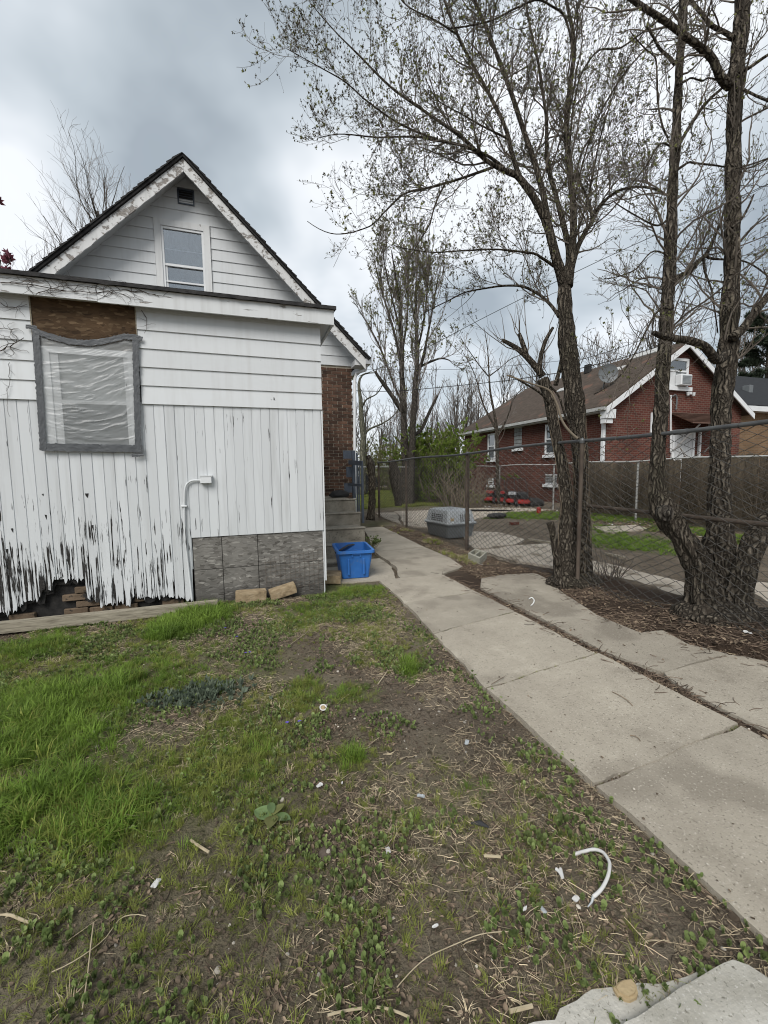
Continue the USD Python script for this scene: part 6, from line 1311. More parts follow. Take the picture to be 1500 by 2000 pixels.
# dark sapling in front of the brick house
SP = thing('bare_sapling', 'dark bare sapling spreading thin branches before the brick side wall', 'tree', tuple(AD(972, 985, 13.2)))
LS = [([(974, 985, 9), (972, 930, 8.5), (971, 880, 8), (970, 840, 7.5), (964, 800, 5.5), (957, 760, 4.5), (955, 730, 3.5), (953, 690, 2.5), (945, 640, 1.5)], 13.2, 13.2), ([(970, 840, 6), (955, 812, 4.5), (944, 790, 4), (938, 770, 3), (930, 740, 2.2), (905, 690, 1.6)], 13.2, 13.6), ([(971, 850, 5.5), (985, 828, 4), (993, 810, 3.5), (1003, 780, 2.5), (1025, 755, 1.6)], 13.2, 12.8), ([(955, 735, 3), (975, 720, 2.2), (1000, 700, 1.8), (1030, 690, 1.2)], 13.2, 13.6), ([(954, 735, 3), (930, 705, 2.2), (900, 660, 1.5)], 13.2, 12.9)]
trs = [trace(*l) for l in LS]
for k, (P, R) in enumerate(trs): obj('trunk' if k == 0 else 'limb', bark_tube(P, R, 8, .15, 140 + k, .12), 'bark_brown', SP, smooth=True)
P0, R0 = stack(trs, 16); A, B = sprout(P0, R0, 3.0, .25, .5, 1.5, (25, 55), .25, 7, rm, .15, .6, .012, .3, .8); A2, B2 = sprout(A, B, 3.5, .15, .2, .7, (25, 55), .2, 5, rm, .18, .6, .007, .4, .8)
obj('twigs', join(tubes(A, np.maximum(B, .006), 4), tubes(A2, np.maximum(B2, .0045), 3)), 'twig_grey', SP, kind='stuff')
# trees whose tops show over the roofs
TB_ = ('bud_brown', 'bud_green', 'leaf_fresh')
q = AD(190, 560, 24.0); bare_tree('bare_tree', 'bare grey tree whose crown shows above the white gable roof at left', (q[0], q[1], 0), 20.0, 50, .38, 1, r0=.28, dens=2.6, thick=.8, boughs=75, first=.4)
q = AD(60, 560, 26.0); bare_tree('bare_tree', 'lower bare grey tree left of the gable roof slope', (q[0], q[1], 0), 17.0, 51, .40, 1, r0=.22, dens=2.4, thick=.8, boughs=60, first=.4)
q = AD(-8, 560, 12.0); pt = bare_tree('flowering_tree', 'tree in pink leaf at the left edge above the flat roof', (q[0], q[1], 0), 11.4, 52, .14, 1, r0=.12, boughs=70, first=.35, leafy=(14, ('pink_leaf', 'pink_leaf', 'pink_leaf'), 2.2, (.1, .3, .6)), upb=.25)
FAR = [(680, 45, 10, 3), (715, 40, 9, 4), (765, 50, 10, 1), (800, 44, 9.5, 3), (845, 52, 11, 2), (885, 45, 11, 4), (920, 40, 10.5, 3), (655, 55, 12, 1), (742, 48, 9.5, 2), (868, 42, 9.0, 3), (905, 55, 13, 1), (936, 38, 8.5, 2), (1000, 50, 14, 3), (1050, 44, 14.5, 4), (1110, 40, 12.5, 1), (1160, 46, 16, 2), (1205, 38, 14.0, 3), (1250, 42, 17, 4), (1285, 36, 14.5, 1), (1345, 44, 16, 2), (1385, 38, 13.5, 3), (1425, 45, 17, 4), (1475, 38, 14, 1), (1530, 42, 16, 2), (700, 62, 11, 3), (820, 58, 10, 4)]
protos_far = {}
for k, (px, d, h, kind_) in enumerate(FAR):
    q = AD(px, 935, d); b = np.array([q[0], q[1], 0])
    lab = 'bare grey tree in the far woods behind the houses'
    if kind_ not in protos_far: protos_far[kind_] = (bare_tree('far_tree', lab, b, h, 70 + kind_, .44, 1 + (kind_ % 2), r0=.22, group='bare trees of the far woods', dens=1.1, thick=.8), h)
    else: copy_of(protos_far[kind_][0], 'far_tree', b, 57.0 * k, scale=h / protos_far[kind_][1])
# dark conifer beyond the grey roof
q = AD(1482, 935, 26.0); CN = thing('conifer', 'dark ragged conifer standing beyond the grey roof at right', 'tree', (q[0], q[1], 0))
rc = np.random.default_rng(61); P = np.array([[q[0], q[1], z] for z in np.linspace(-.1, 10.2, 8)]); obj('trunk', bark_tube(P, np.linspace(.2, .03, 8), 10, .3, 3), 'bark_brown', CN, smooth=True)
C, S = sprout(P[None], np.linspace(.2, .03, 8)[None], 11, .25, 1.2, 2.6, (65, 95), .12, 7, rc, .08, .4, .03, .3, 1.0, droop=.12)
C[:, :, :] = C
obj('limbs', tubes(C, S, 4), 'bark_brown', CN, kind='stuff')
p_, q_ = buds_on(C, 60, rc, .05, .6); NEED = join(*[turn(turn(leaf(.34, .025, .1), .6, (1, 0, 0)), a) for a in (0, 1.3, 2.6, 3.9, 5.2)])
scatter('needles', [(NEED, 'conifer')], p_, q_, rc.uniform(.6, 1.2, len(p_)), np.zeros(len(p_), int), CN)
# green flowering shrub behind the yard, and paler thickets
def shrub(name, label, px, py, d, w, h, seed, mt, n, leaf_n, size, cat='shrub', tw='twig_tan'):
    r = np.random.default_rng(seed); b = AD(px, py, d); b[2] = 0; t = thing(name, label, cat, tuple(b))
    st = []
    for k in range(n):
        a = r.uniform(0, 6.28); rad = w * .33 * math.sqrt(r.random()); p = b + [math.cos(a) * rad, math.sin(a) * rad, -.02]; dd = np.array([math.cos(a) * r.uniform(0, .5), math.sin(a) * r.uniform(0, .5), 1.0]); q = [p]; L = h * r.uniform(.6, 1.05)
        for _ in range(8): dd = dd + r.normal(0, .13, 3); dd /= np.linalg.norm(dd); q.append(q[-1] + dd * L / 8)
        st.append(q)
    st = np.array(st); R = np.linspace(.014, .005, 9)[None].repeat(n, 0)
    A, B = sprout(st, R, 4.5, .0, .25, .8, (25, 75), .12, 5, r, .15, .6, .007, .4, .9)
    obj('stems', join(tubes(st, R, 4), tubes(A, np.maximum(B, .004), 3)), tw, t, kind='stuff')
    p, q = buds_on(A, leaf_n, r, .03, .4); scatter('leaves', [(LEAFLET, mt[0]), (LEAFLET, mt[1])], p, q, r.uniform(.6, 1.4, len(p)) * size, r.integers(0, 2, len(p)), t)
shrub('green_shrub', 'bright green leafy shrub massed left of the brick house corner', 862, 970, 17.5, 2.3, 3.3, 81, ('bush_leaf', 'bush_leaf'), 120, 34, 1.6)
shrub('green_shrub', 'thinner green shrub beside the sheaf-like tree, left of the bright one', 815, 968, 18.5, 2.0, 3.0, 82, ('bush_leaf', 'leaf_fresh'), 80, 26, 1.6)
shrub('pale_thicket', 'pale yellowish thicket far off above the ivy stump', 748, 955, 30, 5.0, 3.6, 83, ('leaf_fresh', 'leaf_fresh'), 100, 16, 1.9)
shrub('bare_thicket', 'low brown bare thicket along the foot of the brick house', 905, 975, 15.5, 2.2, 1.7, 84, ('bud_brown', 'bud_brown'), 60, 1.5, 1.0, tw='twig_tan')
# ivy stumps grown into the far end of the fence
def stump(label, pts, d, seed):
    r = np.random.default_rng(seed); P, R = trace(pts, d); t = thing('ivy_stump', label, 'stump', tuple(P[0]))
    obj('trunk', bark_tube(P, R, 16, .06, seed, .3, lump=.25), 'bark_brown', t, smooth=True)
    pp, rr_ = resample(P, R, 14); A, B = sprout(pp[None], rr_[None], 45, .1, .15, .5, (40, 95), .1, 7, r, .35, .2, .006, .4, 1.0)
    obj('twigs', tubes(A, np.maximum(B, .003), 3), 'dead_vine', t, kind='stuff')
stump('twiggy ivy-clad stump standing at the end of the walk by the gate', [(724, 1016, 20), (726, 990, 16), (727, 960, 14), (727, 930, 15), (724, 908, 18), (718, 890, 10)], 9.9, 91)
stump('bushy ivy-clad stump grown through the fence right of the twiggy one', [(778, 988, 14), (776, 960, 20), (772, 935, 24), (768, 915, 22), (764, 898, 12)], 11.2, 92)
# utility lines crossing the sky
def wire(label, pts, d0, d1, r=.009):
    P, _ = trace([(a, b, 1) for a, b in pts], d0, d1); single('utility_wire', tubes(spline(P, n=40), np.full(40, r), 4), 'black_rubber', label, 'wire')
wire('dark wire running from the house corner low across to the big right tree', [(690, 763), (800, 762), (905, 752), (1000, 742), (1080, 730), (1180, 708), (1300, 672)], 12, 8.5)
wire('thin wire rising steeply from the house corner to the upper right', [(700, 735), (830, 680), (952, 617), (1080, 553), (1197, 497), (1330, 437), (1520, 350)], 14, 11)
wire('thin level wire crossing above the dark wire', [(690, 720), (860, 722), (1045, 710), (1130, 700)], 16, 16, .007)
wire('wire climbing from the brick house roof past the right trunks', [(1100, 712), (1190, 686), (1300, 648), (1400, 617), (1520, 585)], 14, 10)
wire('thin wire across the upper right behind the trunks', [(1310, 447), (1410, 405), (1520, 350)], 9, 8, .006)

# ================================================================== OBJECTS IN THE YARDS
# grey two-part pet crate behind the fence
PC = thing('pet_crate', 'grey plastic pet crate with barred vents standing behind the fence post', 'crate', (3.85, 7.45, 0))
cw, cd, ch = .33, .42, .53
def crate_ring(k, z): return np.column_stack([rrect(cw * k, cd * k, .06), np.full(20, z)])
cx, cy, ca = 3.86, 7.50, .12
def put(m): return move(turn(m, ca), (cx, cy, .02))
obj('lower_shell', put(loft([crate_ring(.01, .0), crate_ring(.86, .0), crate_ring(.90, .05), crate_ring(.98, .245), crate_ring(1.05, .25), crate_ring(1.05, .27), crate_ring(.96, .271)])), 'crate_dark', PC, smooth=30)
obj('upper_shell', put(loft([crate_ring(1.06, .272), crate_ring(1.06, .292), crate_ring(.98, .296), crate_ring(.90, .47), crate_ring(.84, .52), crate_ring(.70, .54), crate_ring(.01, .545)])), 'crate_light', PC, smooth=30)
for sx_ in range(5):
    x = -.02 + sx_ * .05
    for zr_ in range(4):
        z = .325 + zr_ * .036
        yy_ = -cd * (.985 - .08 * (z - .29) / .18)
        obj('vent_slot', put(turn(box(x - .014, x + .014, yy_ - .004, yy_ + .004, z - .011, z + .011), .5 * (1 if zr_ % 2 else -1), (0, 1, 0), (x, yy_, z))), 'black_plastic', PC)
for yv in range(6):
    y = -.2 + yv * .07
    for zr_ in range(4):
        z = .325 + zr_ * .036
        for s_ in (-1, 1):
            xx_ = s_ * cw * (.985 - .08 * (z - .29) / .18); obj('vent_slot', put(box(xx_ - .004, xx_ + .004, y - .02, y + .02, z - .011, z + .011)), 'black_plastic', PC)
yy_ = -cd * .95; e1 = [(-.25, .36), (-.235, .40), (-.225, .375), (-.20, .375), (-.19, .40), (-.175, .36), (-.185, .325), (-.24, .325)]
obj('emblem', put(xz_prism(e1, yy_ - .006, yy_ + .004)), 'tan_stone', PC, label='small yellowish animal-head emblem')
obj('emblem', put(box(-.245, -.185, yy_ - .014, yy_ - .004, .30, .312)), 'clean_white', PC, label='small white emblem bar')
# hollow concrete block tipped against the fence foot
cb = thing('cinder_block', 'hollow concrete block tipped over beside the fence post', 'block', tuple(G(935, 1090)))
c4 = np.array([G(x_, y_, .10)[:2] for x_, y_ in ((914, 1081), (928, 1072), (951, 1079), (937, 1091))])
def in4(u, v): return c4[0] * (1 - u) * (1 - v) + c4[1] * u * (1 - v) + c4[2] * u * v + c4[3] * (1 - u) * v
out_ = Polygon([in4(0, 0), in4(1, 0), in4(1, 1), in4(0, 1)]); holes = [Polygon([in4(.13, v0), in4(.87, v0), in4(.87, v1), in4(.13, v1)]) for v0, v1 in ((.08, .46), (.54, .92))]
obj('block', prism(out_.difference(holes[0]).difference(holes[1]), -.03, .105), 'cinder', cb)
# red lawn mowers in a row
def mower(loc, label, red_top, yaw):
    t = thing('lawn_mower', label, 'lawn mower', loc, 'red lawn mowers in a row'); L = np.array(loc, float)
    def pl(m): return move(turn(m, yaw), L)
    def sec(rows): return loft([np.column_stack([rrect(a, b, c), np.full(20, z)]) for a, b, c, z in rows])
    obj('deck', pl(sec(((.18, .25, .10, .10), (.22, .29, .12, .12), (.215, .285, .12, .19), (.15, .20, .10, .25), (.01, .01, .005, .255)))), 'mower_red', t, smooth=30)
    obj('engine', pl(move(sec(((.13, .14, .05, .26), (.15, .16, .06, .28), (.15, .16, .06, .40))), (0, .0, 0))), 'black_plastic', t, smooth=30)
    obj('engine_cover', pl(sec(((.155, .165, .06, .395), (.15, .16, .06, .46), (.11, .12, .05, .50), (.01, .01, .005, .505)))), red_top, t, smooth=30)
    obj('fuel_cap', pl(move(lathe([(.001, 0), (.03, 0), (.03, .03), (.001, .03)], 10), (.16, .05, .36))), 'black_rubber', t)
    for sx_ in (-1, 1):
        for sy_, rd in ((-.30, .125), (.30, .15)):
            w_ = turn(lathe([(.001, -.024), (rd * .5, -.026), (rd * .62, -.018), (rd, -.022), (rd, .022), (rd * .62, .018), (rd * .5, .026), (.001, .024)], 18), math.pi / 2, (0, 1, 0)); wh = obj('wheel', pl(move(w_, (sx_ * .275, sy_, rd))), 'black_rubber', t, smooth=30)
            obj('hub', pl(move(turn(lathe([(.001, -.03), (.04, -.03), (.04, .03), (.001, .03)], 10), math.pi / 2, (0, 1, 0)), (sx_ * .275, sy_, rd))), 'silver_metal', wh)
        hb = np.array([(sx_ * .22, .26, .2), (sx_ * .22, .62, .56), (sx_ * .20, 1.0, .95)]); obj('handle_bar', pl(rod(hb, .014, 6)), 'black_rubber', t)
    obj('crossbar', pl(rod(np.array([(-.20, 1.0, .95), (0, 1.03, .98), (.20, 1.0, .95)]), .014, 6)), 'black_rubber', t)
    obj('grass_bag', pl(sec(((.16, .01, .005, .20), (.17, .02, .01, .21), (.19, .03, .01, .45), (.01, .01, .005, .46)))) if False else pl(move(sec(((.15, .2, .06, .15), (.19, .24, .08, .2), (.18, .22, .08, .45), (.1, .1, .05, .5), (.01, .01, .005, .505))), (0, .58, 0))), 'black_plastic', t, smooth=30)
    return t
gb = [AD(957, 985, 16.9), AD(978, 986, 16.3), AD(1000, 988, 15.7), AD(1022, 990, 15.1)]
for k, (g_, lab, rt2) in enumerate(zip(gb, ('red lawn mower farthest left in the row, red engine cover half hidden', 'red lawn mower second from left in the row, with a red engine cover', 'red lawn mower third from left in the row, with a silver engine cover', 'red lawn mower farthest right in the row, with a black engine cover'), ('mower_red', 'mower_red', 'silver_metal', 'black_plastic'))): mower((g_[0], g_[1], 0), lab, rt2, -.62 + .12 * (k % 2))
c = G(1062, 990); single('black_bag', (np.array(bag.vertices) * (1 + .3 * (meshkit.fbm(np.array(bag.vertices) * 2 + 9, 3, 4)[:, None] - .5)) * [.36, .3, .2] + [c[0], c[1] + .5, .10], np.array(bag.faces)), 'black_rubber', 'black sack lying right of the lawn mowers', 'bag', smooth=True)
c = G(970, 1011); single('black_rag', (np.array(bag.vertices) * (1 + .4 * (meshkit.fbm(np.array(bag.vertices) * 3 + 4, 3, 4)[:, None] - .5)) * [.30, .16, .07] + [c[0], c[1], .06], np.array(bag.faces)), 'black_rubber', 'black rag crumpled on the neighbouring grass', 'rag', smooth=True)
c = G(1004, 1025); bk = thing('loose_brick', 'single red brick lying on the neighbouring bare yard', 'brick', tuple(c)); obj('body', move(turn(cbox(-.11, .11, -.05, .05, 0, .075, .008), .1), c), 'red_brick_x', bk); 
for sx_ in (-.06, 0, .06): obj('core_hole', move(turn(lathe([(.001, .0765), (.018, .0765), (.018, .074), (.001, .074)], 10), .1), c + [sx_, 0, 0]), 'black_rubber', bk)
for (a, b, lab) in (((1032, 1053), (1092, 1062), 'pale wooden strip lying across the neighbouring yard left of the trunk'), ((1183, 1081), (1220, 1089), 'short pale wooden strip on bare soil right of the first big trunk')):
    p, q = G(*a, .03), G(*b, .03); single('wooden_strip', beam(p, q, .05, .03), 'timber', lab, 'strip')
c = G(1052, 1003); single('red_can', lathe([(.001, 0), (.06, 0), (.06, .16), (.03, .19), (.001, .19)], 12, tuple(c)), 'mower_red', 'small red container lying in front of the lawn mowers', 'container')
c = G(822, 975); single('dark_shrub_root', (np.array(bag.vertices) * (1 + .8 * (meshkit.fbm(np.array(bag.vertices) * 4 + 4, 3, 5)[:, None] - .5)) * [.45, .3, .3] + [c[0], c[1], .2], np.array(bag.faces)), 'bark_brown', 'dark uprooted clump on the lawn behind the drive', 'root')
# parked car on the far street, half hidden by the gate
CR = thing('parked_car', 'dark parked car on the far street seen between gate and stump', 'car', (0, 0, 0))
o = AD(655, 960, 24.0); o[2] = 0.02
def car(m): return move(m, o)
prof = [(-2.3, .35), (-2.32, .75), (-2.1, .95), (-1.2, 1.0), (-.55, 1.45), (1.1, 1.48), (1.9, 1.05), (2.25, .95), (2.3, .4)]
obj('body', car(xz_prism(prof, -.85, .85)), 'car_paint', CR); 
obj('window', car(xz_prism([(-1.05, 1.02), (-.5, 1.38), (.25, 1.40), (.25, 1.02)], -.858, -.851)), 'grey_curtain', CR); obj('window', car(xz_prism([(.33, 1.02), (.33, 1.40), (1.05, 1.40), (1.6, 1.05)], -.858, -.851)), 'grey_curtain', CR)
for x in (-1.4, 1.4):
    w_ = turn(lathe([(.001, -.1), (.2, -.1), (.33, -.09), (.33, .09), (.2, .1), (.001, .1)], 20), math.pi / 2, (1, 0, 0)); wh = obj('wheel', car(move(w_, (x, -.80, .33))), 'black_rubber', CR, smooth=30); obj('rim', car(move(turn(lathe([(.001, -.112), (.2, -.108), (.2, .10), (.001, .10)], 16), math.pi / 2, (1, 0, 0)), (x, -.80, .33))), 'silver_metal', wh)
    w2 = obj('wheel', car(move(w_, (x, .80, .33))), 'black_rubber', CR, smooth=30)
obj('headlight', car(box(-2.33, -2.2, -.8, -.5, .65, .8)), 'clean_white', CR); obj('roof_rail', car(box(-.5, 1.0, -.7, -.66, 1.485, 1.52)), 'silver_metal', CR); obj('bumper', car(box(-2.4, -2.31, -.8, .8, .35, .6)), 'silver_metal', CR)

# ================================================================== SMALL THINGS ON THE GROUND
def gz_(p): return float(ground_z(np.array([p[0]]), np.array([p[1]]))[0])
def on(px, py, lift=.0): 
    p = G(px, py); p[2] = max(gz_(p), 0 if shapely.contains_xy(walk_outline, p[0], p[1]) else -9) + lift + (.022 if shapely.contains_xy(walk_outline, p[0], p[1]) else 0); return p
def scrap(px, py, s, seed, label, mt='paper_white', cat='paper scrap', name='paper_scrap', lift=.012):
    r = np.random.default_rng(seed); n = 7; u, v = np.meshgrid(np.linspace(-1, 1, n), np.linspace(-.6, .6, n), indexing='ij'); P = np.stack([u * s, v * s * r.uniform(.6, 1.2), .55 * s * (meshkit.fbm(np.stack([u * 1.6 + seed, v * 1.6, 0 * u], -1), 3, seed) - .35)], -1)
    P[..., 0] *= 1 - .45 * np.abs(v) ** 2 * r.random(); P[..., 1] *= 1 - .6 * np.abs(u) * r.random()
    a = r.uniform(0, 6.28); P = P @ np.array([[math.cos(a), math.sin(a), 0], [-math.sin(a), math.cos(a), 0], [0, 0, 1]]); v_, f_ = grid_sheet(P + on(px, py, lift)); 
    single(name, (np.vstack([v_, v_ - [0, 0, .0012]]), np.vstack([f_, f_[:, ::-1] + len(v_)])), mt, label, cat, smooth=True)
for k, (px, py, s, lab) in enumerate([(304, 1716, .026, 'bright white paper scrap on bare soil at lower left'), (624, 1528, .024, 'cream paper scrap with a torn end above the dock plant'), (668, 1523, .013, 'small cream scrap just right of the torn cream paper'), (758, 1958 - 300, .020, 'crumpled white tissue among clover right of the brown disc'), (1184, 1712 - 300 + 700 - 700, .0, ''), (1458, 1264, .050, 'crumpled white paper on the mulch at the right edge'), (1053, 1642, .018, 'white scrap lying above the bent white tube'), (1025, 1786, .016, 'small white scrap left of the bent white tube end'), (1124, 1770, .018, 'white scrap at the foot of the bent white tube'), (850, 1812, .016, 'small white scrap in dry stalks at bottom centre'), (880, 1385, .03, 'faded pinkish paper on soil by the walk edge'), (912, 1448, .03, 'dull grey crumpled scrap near the walk edge')]):
    if lab: scrap(px, py, s * .62, 200 + k, lab, 'paper_white' if k not in (10, 11) else ('litter' if k == 10 else 'crate_light'))
scrap(822, 1552, .016, 231, 'grey torn plastic scrap in the clover left of the walk', 'crate_light', 'scrap', 'plastic_scrap'); scrap(1060, 1788, .013, 232, 'thin clear plastic scrap curled on the soil left of the tube', 'crate_light', 'scrap', 'plastic_scrap')
for k, (px, py, lab) in enumerate([(745, 1475, 'white scrap beside the cinder block on soil')]):
    scrap(940, 1104, .025, 240 + k, 'white scrap on soil below the cinder block', 'paper_white')
P = np.array([on(px, py, .022) for px, py in [(1122, 1684), (1140, 1681), (1160, 1679), (1178, 1686), (1188, 1702), (1189, 1722), (1182, 1745), (1172, 1760), (1158, 1772)]]); P[:, 2] += .012 * np.sin(np.linspace(0, 3.1, len(P)))
ht = thing('bent_tube', 'bent white plastic tube curled like a hook on the lower right soil', 'tube', tuple(P[0])); obj('tube', rod(P, .0052, 10, step=.008), 'paper_white', ht, smooth=True); obj('frayed_end', rod(np.array([P[-1], P[-1] + [-.012, -.006, -.008], P[-1] + [-.03, -.01, -.012]]), [.0045, .003, .0015], 6), 'crate_light', ht)
P = np.array([on(px, py, .02) for px, py in [(1085, 1712), (1092, 1718), (1098, 1730), (1094, 1712)]]); single('tube_scrap', rod(P, .005, 7, step=.006), 'paper_white', 'short split white tube scrap left of the bent tube', 'tube')
P = np.array([on(183, 1804, .03), on(178, 1840, .025), on(170, 1905, .02), on(161, 1965, .015)]); single('straw_stick', rod(P, .0016, 6, step=.02), 'straw', 'long straight yellow straw lying at lower left', 'straw')
P = np.array([on(-5, 1780, .01), on(20, 1783, .016), on(40, 1789, .012), on(62, 1795, .01)]); single('dry_stalk', rod(P, [.002, .004, .0045, .003], 7, step=.01), 'pale_stick', 'pale dry stalk at the far lower left edge', 'stalk')
for k, (pts, lab) in enumerate([([(372, 1635), (385, 1643), (408, 1655)], 'split pale wood chip on the soil below the grass'), ([(945, 1680), (978, 1684)], 'flat pale wood chip near the bent white tube'), ([(738, 1337), (757, 1315)], 'short pale stick lying left of the walk tuft'), ([(640, 1985), (720, 1965), (800, 1985)], 'pale broken stick at the bottom centre'), ([(995, 1978), (1040, 1968)], 'yellowish wood chip at the corner of the concrete pad'), ([(775, 1925), (850, 1862), (920, 1835), (1010, 1832)], 'long thin dry twig curving across the bottom soil'), ([(100, 1890), (200, 1830), (240, 1783), (285, 1780)], 'long thin dry stem arching at lower left'), ([(560, 1265), (600, 1240)], 'thin twig on bare soil under the wall blocks')]):
    P = np.array([on(a, b, .014) for a, b in pts]); w_ = .0048 if k in (0, 1, 4) else .003 if k in (2, 3) else .0013
    single('dry_stick', rod(P, w_, 6, step=.02), 'pale_stick', lab, 'stick')
c = on(631, 1381, .02); rg = thing('bottle_ring', 'cream plastic bottle ring lying on bare soil by the violets', 'ring', tuple(c)); v, f = lathe([(.014, 0), (.019, .001), (.020, .005), (.016, .006), (.013, .004), (.014, 0)], 20); v, f = turn((v, f), .5, (1, 0, 0)); obj('rim', (v + c, f), 'paper_white', rg, smooth=30); v, f = turn(lathe([(.001, .001), (.0135, .001)], 16), .5, (1, 0, 0)); obj('disc', (v + c, f), 'tan_stone', rg)
c = on(641, 1653, .006); dd = thing('metal_disc', 'rusty brown disc with a pale centre trodden into the clover', 'disc', tuple(c)); obj('disc', move(lathe([(.001, .006), (.012, .007), (.030, .004), (.034, .0), (.001, -.002)], 18), c), 'mower_red' if False else 'rusty_steel', dd); obj('boss', move(lathe([(.001, .012), (.006, .011), (.008, .006), (.001, .006)], 12), c), 'pebble', dd)
P = [on(920, 1612, .016), on(938, 1616, .022), on(955, 1620, .012)]; single('dark_shard', rod(np.array(P), [.003, .011, .003], 5), 'black_plastic', 'dark plastic shard lying in clover left of the wide slab', 'shard')
def big_leaf(c, l, w, yaw, pitch, mt, parent, name='leaf'):
    n, m = 9, 7; t = np.linspace(0, 1, n); u = np.linspace(-1, 1, m); tt, uu = np.meshgrid(t, u, indexing='ij'); hw = w * np.sin(np.pi * np.clip(tt * .93 + .05, 0, 1)) ** .7
    P = np.stack([tt * l, uu * hw, .25 * np.abs(uu) * hw + .06 * l * np.sin(tt * 6 + 2 * uu) * .3 - .15 * l * tt ** 2], -1).reshape(-1, 3); v, f = grid_sheet(P.reshape(n, m, 3)); v, f = turn((v, f), -pitch, (0, 1, 0)); v, f = turn((v, f), yaw); return obj(name, (v + c, f), mt, parent, smooth=True)
c = on(532, 1588, .012); DK = thing('dock_plant', 'broad-leaved dock plant flat on the ground in the middle of the lawn', 'plant', tuple(c))
for k, (yaw, l, w, mt) in enumerate([(2.75, .085, .032, 'dock_leaf'), (-.25, .075, .022, 'dock_leaf'), (-1.45, .062, .026, 'leaf_fresh'), (.9, .055, .016, 'leaf_fresh'), (2.0, .05, .016, 'dock_leaf')]): big_leaf(c + [0, 0, .006 * k], l, w, yaw - YAW, .25, mt, DK)
c = on(395, 1355, .01); BW = thing('grey_weed', 'low bluish grey weed patch in the middle of the far lawn', 'plant', tuple(c)); rb = np.random.default_rng(17)
pp = np.stack([c[0] + rb.normal(0, .13, 240), c[1] + rb.normal(0, .07, 240), np.full(240, c[2])], 1); pp[:, 2] = ground_z(pp[:, 0], pp[:, 1]) + .012
scatter('leaves', [(LEAFLET, 'blue_weed')], pp, qmul(qz(rb.uniform(0, 6.28, 240)), qaxis(np.tile([1, 0, 0], (240, 1)), rb.uniform(.3, 1.3, 240))), rb.uniform(.8, 1.6, 240), np.zeros(240, int), BW)
VI = [(561, 1414), (585, 1412), (440, 1235), (463, 1250), (488, 1277), (480, 1278)]
for k, (px, py) in enumerate(VI):
    c = on(px, py, .03); t = thing('violet_flower', ['violet flower low in the lawn left of the bottle ring', 'violet flower beside the first, nearer the bottle ring', 'violet flower on bare soil right of the tall grass clump', 'violet flower below the previous toward the lawn', 'violet flower of a close pair in the far lawn, right one', 'violet flower of a close pair in the far lawn, left one'][k], 'flower', tuple(c))
    for a in range(5): big_leaf(c, .011, .006, a * 1.257, .5, 'violet', t, 'petal')
    obj('stem', rod([c - [0, 0, .035], c - [.002, 0, .01], c], .0009, 4), 'weed_leaf', t)
P = [(1035, 1169, 0), (1041, 1171, 0), (1039, 1178, 0), (1036, 1183, 0)]
cm = [G(a, b, .0155) for a, b, _ in [(1033, 1171, 0), (1039, 1168, 0), (1043, 1173, 0), (1041, 1180, 0), (1037, 1184, 0)]]
single('curled_strip', tubes(spline(cm, n=14) + [0, 0, .006], np.full(14, .006), 5), 'chalk_mark', 'white curled scrap lying on the side slab below the first trunk', 'scrap')
# small twigs lying on the paving
for k, (a, b, lab) in enumerate([((1195, 1360), (1235, 1388), 'thin bent twig on the wide slab of the walk'), ((1230, 1447), (1250, 1458), 'short twig on the wide slab near its crack'), ((960, 1345), (985, 1330), 'tiny twig at the slab crack')]):
    p, q = on(*a, .006), on(*b, .006); single('twig', rod(np.array([p, (p + q) / 2 + [.01, 0, .004], q]), .0022, 5, step=.01), 'litter', lab, 'twig')

# ================================================================== GRASS, WEEDS, LITTER
rg_ = np.random.default_rng(99)
def tuft(n, h, rad, seed, lean=.55, wid=.0022):
    r = np.random.default_rng(seed); V, F = [], []
    for k in range(n):
        a = r.uniform(0, 6.28); b = np.array([math.cos(a), math.sin(a), 0]) * rad * math.sqrt(r.random()); az = a + r.normal(0, .9); hh = h * r.uniform(.45, 1.1); ln_ = lean * r.uniform(.3, 1.5)
        dr = np.array([math.cos(az), math.sin(az), 0]); s = np.array([-dr[1], dr[0], 0]) * wid * r.uniform(.7, 1.3); i = len(V)
        p1 = b + dr * hh * ln_ * .28 + [0, 0, hh * .55]; p2 = b + dr * hh * ln_ * .85 + [0, 0, hh * (.98 - .3 * ln_)]
        V += [b - s, b + s, p1 - s * .8, p1 + s * .8, p2]; F += [[i, i + 1, i + 3], [i, i + 3, i + 2], [i + 2, i + 3, i + 4]]
    return np.array(V), np.array(F)
TUFTS = [tuft(26, 1.0, .030 / .1, 1, wid=.018), tuft(22, 1.0, .026 / .1, 2, .75, wid=.018), tuft(18, 1.0, .03 / .1, 3, 1.1, wid=.02)]
def field(poly_bounds, n):
    x0, x1, y0, y1 = poly_bounds; return rg_.uniform(x0, x1, n), rg_.uniform(y0, y1, n)
paved = shapely.union_all([walk_outline, strip_outline, Polygon([(-8, 4.40), (.95, 4.40), (.95, 9), (-8, 9)]), Polygon([(.9, 5.0), (1.95, 4.75), (1.95, 9), (.9, 9)])])
def free(x, y): return ~shapely.contains_xy(paved, x, y)
x, y = field((-2.9, 2.6, .35, 4.6), 60000); g_, hh, oo = grassiness(x, y, PATCHES)
keep = free(x, y) & (rg_.random(len(x)) < np.clip(g_, 0, 1) ** 1.2 * .62) & (x < 1.62); x, y, hh, oo, g_ = x[keep], y[keep], hh[keep], oo[keep], g_[keep]
pos = np.stack([x, y, ground_z(x, y) - .004], 1); sc = hh * rg_.uniform(.4, .95, len(x)) * (.45 + .55 * g_)
il = rg_.random(len(x)) < oo; idx = rg_.integers(0, 3, len(x)) + 3 * il
